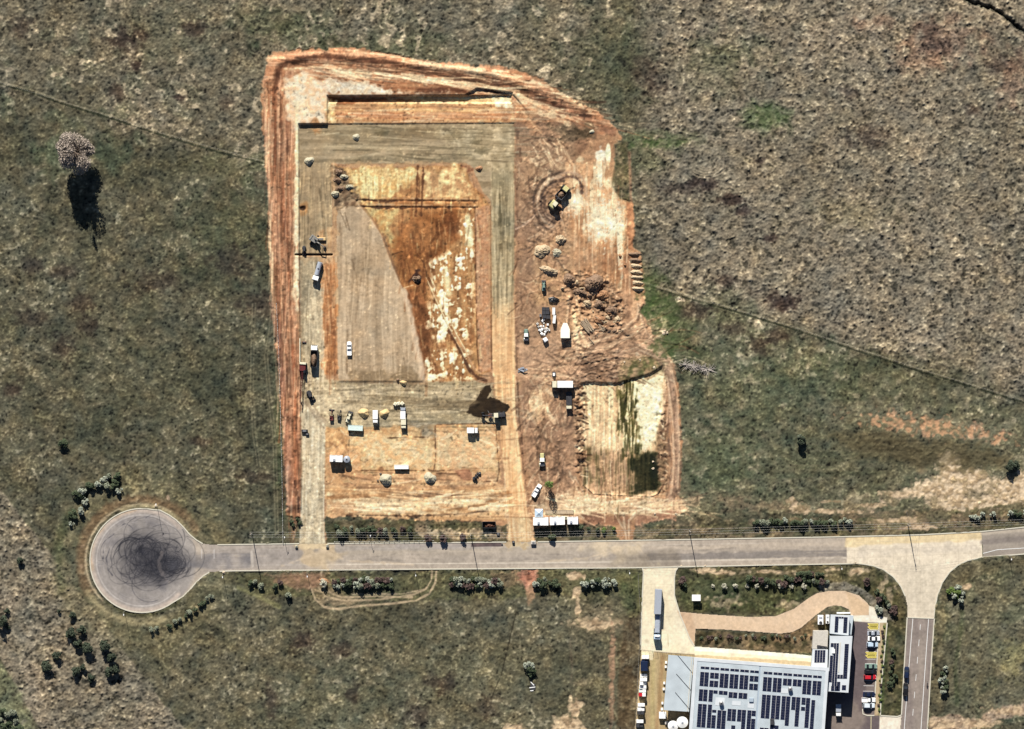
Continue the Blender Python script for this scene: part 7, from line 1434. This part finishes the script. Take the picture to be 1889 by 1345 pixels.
# cars
CP = 'cars in the office car park'
car(1611, 1168, 88, silver, 'pale grey sedan just below the upper yellow hatched bay', z=0, group=CP); car(1612, 1178, 90, wht, 'white sedan, middle of the three between the yellow hatched bays', z=0, group=CP)
car(1609, 1189, 90, blue, 'pale blue hatchback just above the lower yellow hatched bay', kind='hatch', L=4.2, z=0, group=CP)
car(1606.5, 1229, 90, green, 'dull green sedan below the lower yellow hatched bay', z=0, group=CP); car(1605.5, 1239, 90, black, 'black four wheel drive right above the red car', kind='suv', Hh=1.7, z=0, group=CP)
car(1604.5, 1249, 90, red, 'bright red car in the office car park', kind='hatch', z=0, group=CP)
car(1603, 1281, 90, navy, 'dark navy car above the two white cars at the lower end of the car park', z=0, group=CP)
car(1602, 1291, 90, wht, 'white utility vehicle below the navy car in the car park', kind='ute', L=5.2, z=0, group=CP); car(1602.5, 1301.5, 90, M('white_pearl', (.6, .66, .7), rough=.3), 'pale silver blue car beside the kerbed island', kind='suv', Hh=1.7, L=4.4, z=0, group=CP)
truck(1546, 1310, 180, 4.6, 1.9, 2.1, wht, silver, 'box', 'small white van standing in the shade behind the office wing', name='small_van', cat='van', cabL=1.5, cabH=1.9, z=0)
car(1672, 1241, 3, navy, 'dark blue car parked at the kerb of the side street, upper one of two', kind='suv', Hh=1.7, z=.01); car(1670, 1272, 3, black, 'black car parked at the kerb of the side street, lower one of two', kind='suv', Hh=1.7, L=4.9, z=.01)
o = root('motorcycle', 'small dark motorcycle on the right side of the side street', 'motorcycle', 1710, 1262, 5, z=.01)
MB().tube((0, -.6, .75), (0, .5, .85), .16).build('body', black, o); MB().box(0, -.35, .8, .25, .6, .1).build('seat', dark, o); MB().tube((-.35, .55, 1.05), (.35, .55, 1.05), .03).tube((0, .5, 1.0), (0, .8, .35), .04).build('handlebar', steel, o)
for y in (-.75, .75): MB().tube((-.07, y, .32), (.07, y, .32), .32, n=16).build('wheel', tyre, o)
# scrap frames in the southern field, pale rocks
o = root('scrap_metal', 'bent white sheet scrap lying in the southern field', 'scrap', 982, 1268, 0)
for (x, y, a, L_) in ((0, 1.4, -.8, 1.8), (0, 0, .15, 2.2), (-.2, -1.2, .05, 1.2)): MB().box(x, y, .35, L_, .28, .06, rz=a).build('metal_sheet', wht, o)
MB().box(.2, .2, 0, 1.8, 2.2, .3).build('base_frame', dark, o)
rock = M('pale_rock', (226, 206, 176), srgb=True, var=.15)
for i, (x, y) in enumerate([(1226, 611), (1231, 614), (1224, 615), (1254, 550), (1181, 664), (1207, 678), (1152, 668), (1205, 865), (1205, 852), (1208, 948), (1247, 948), (287, 933), (413, 1056), (605, 1052), (1257, 1044), (1578, 1038), (1301, 1044)]):
    o = MB().blob(0, 0, -.1, random.uniform(.4, .8), random.uniform(.35, .6), random.uniform(.35, .6), n=8, m=4, jit=.2).build('rock', rock); o.location = (*Wp(x, y), G.at(x, y)); tag(o, 'pale rock or rubble lump lying loose on the ground', 'rock', 'pale loose rocks')
print('SHAPES', len(bpy.data.objects))
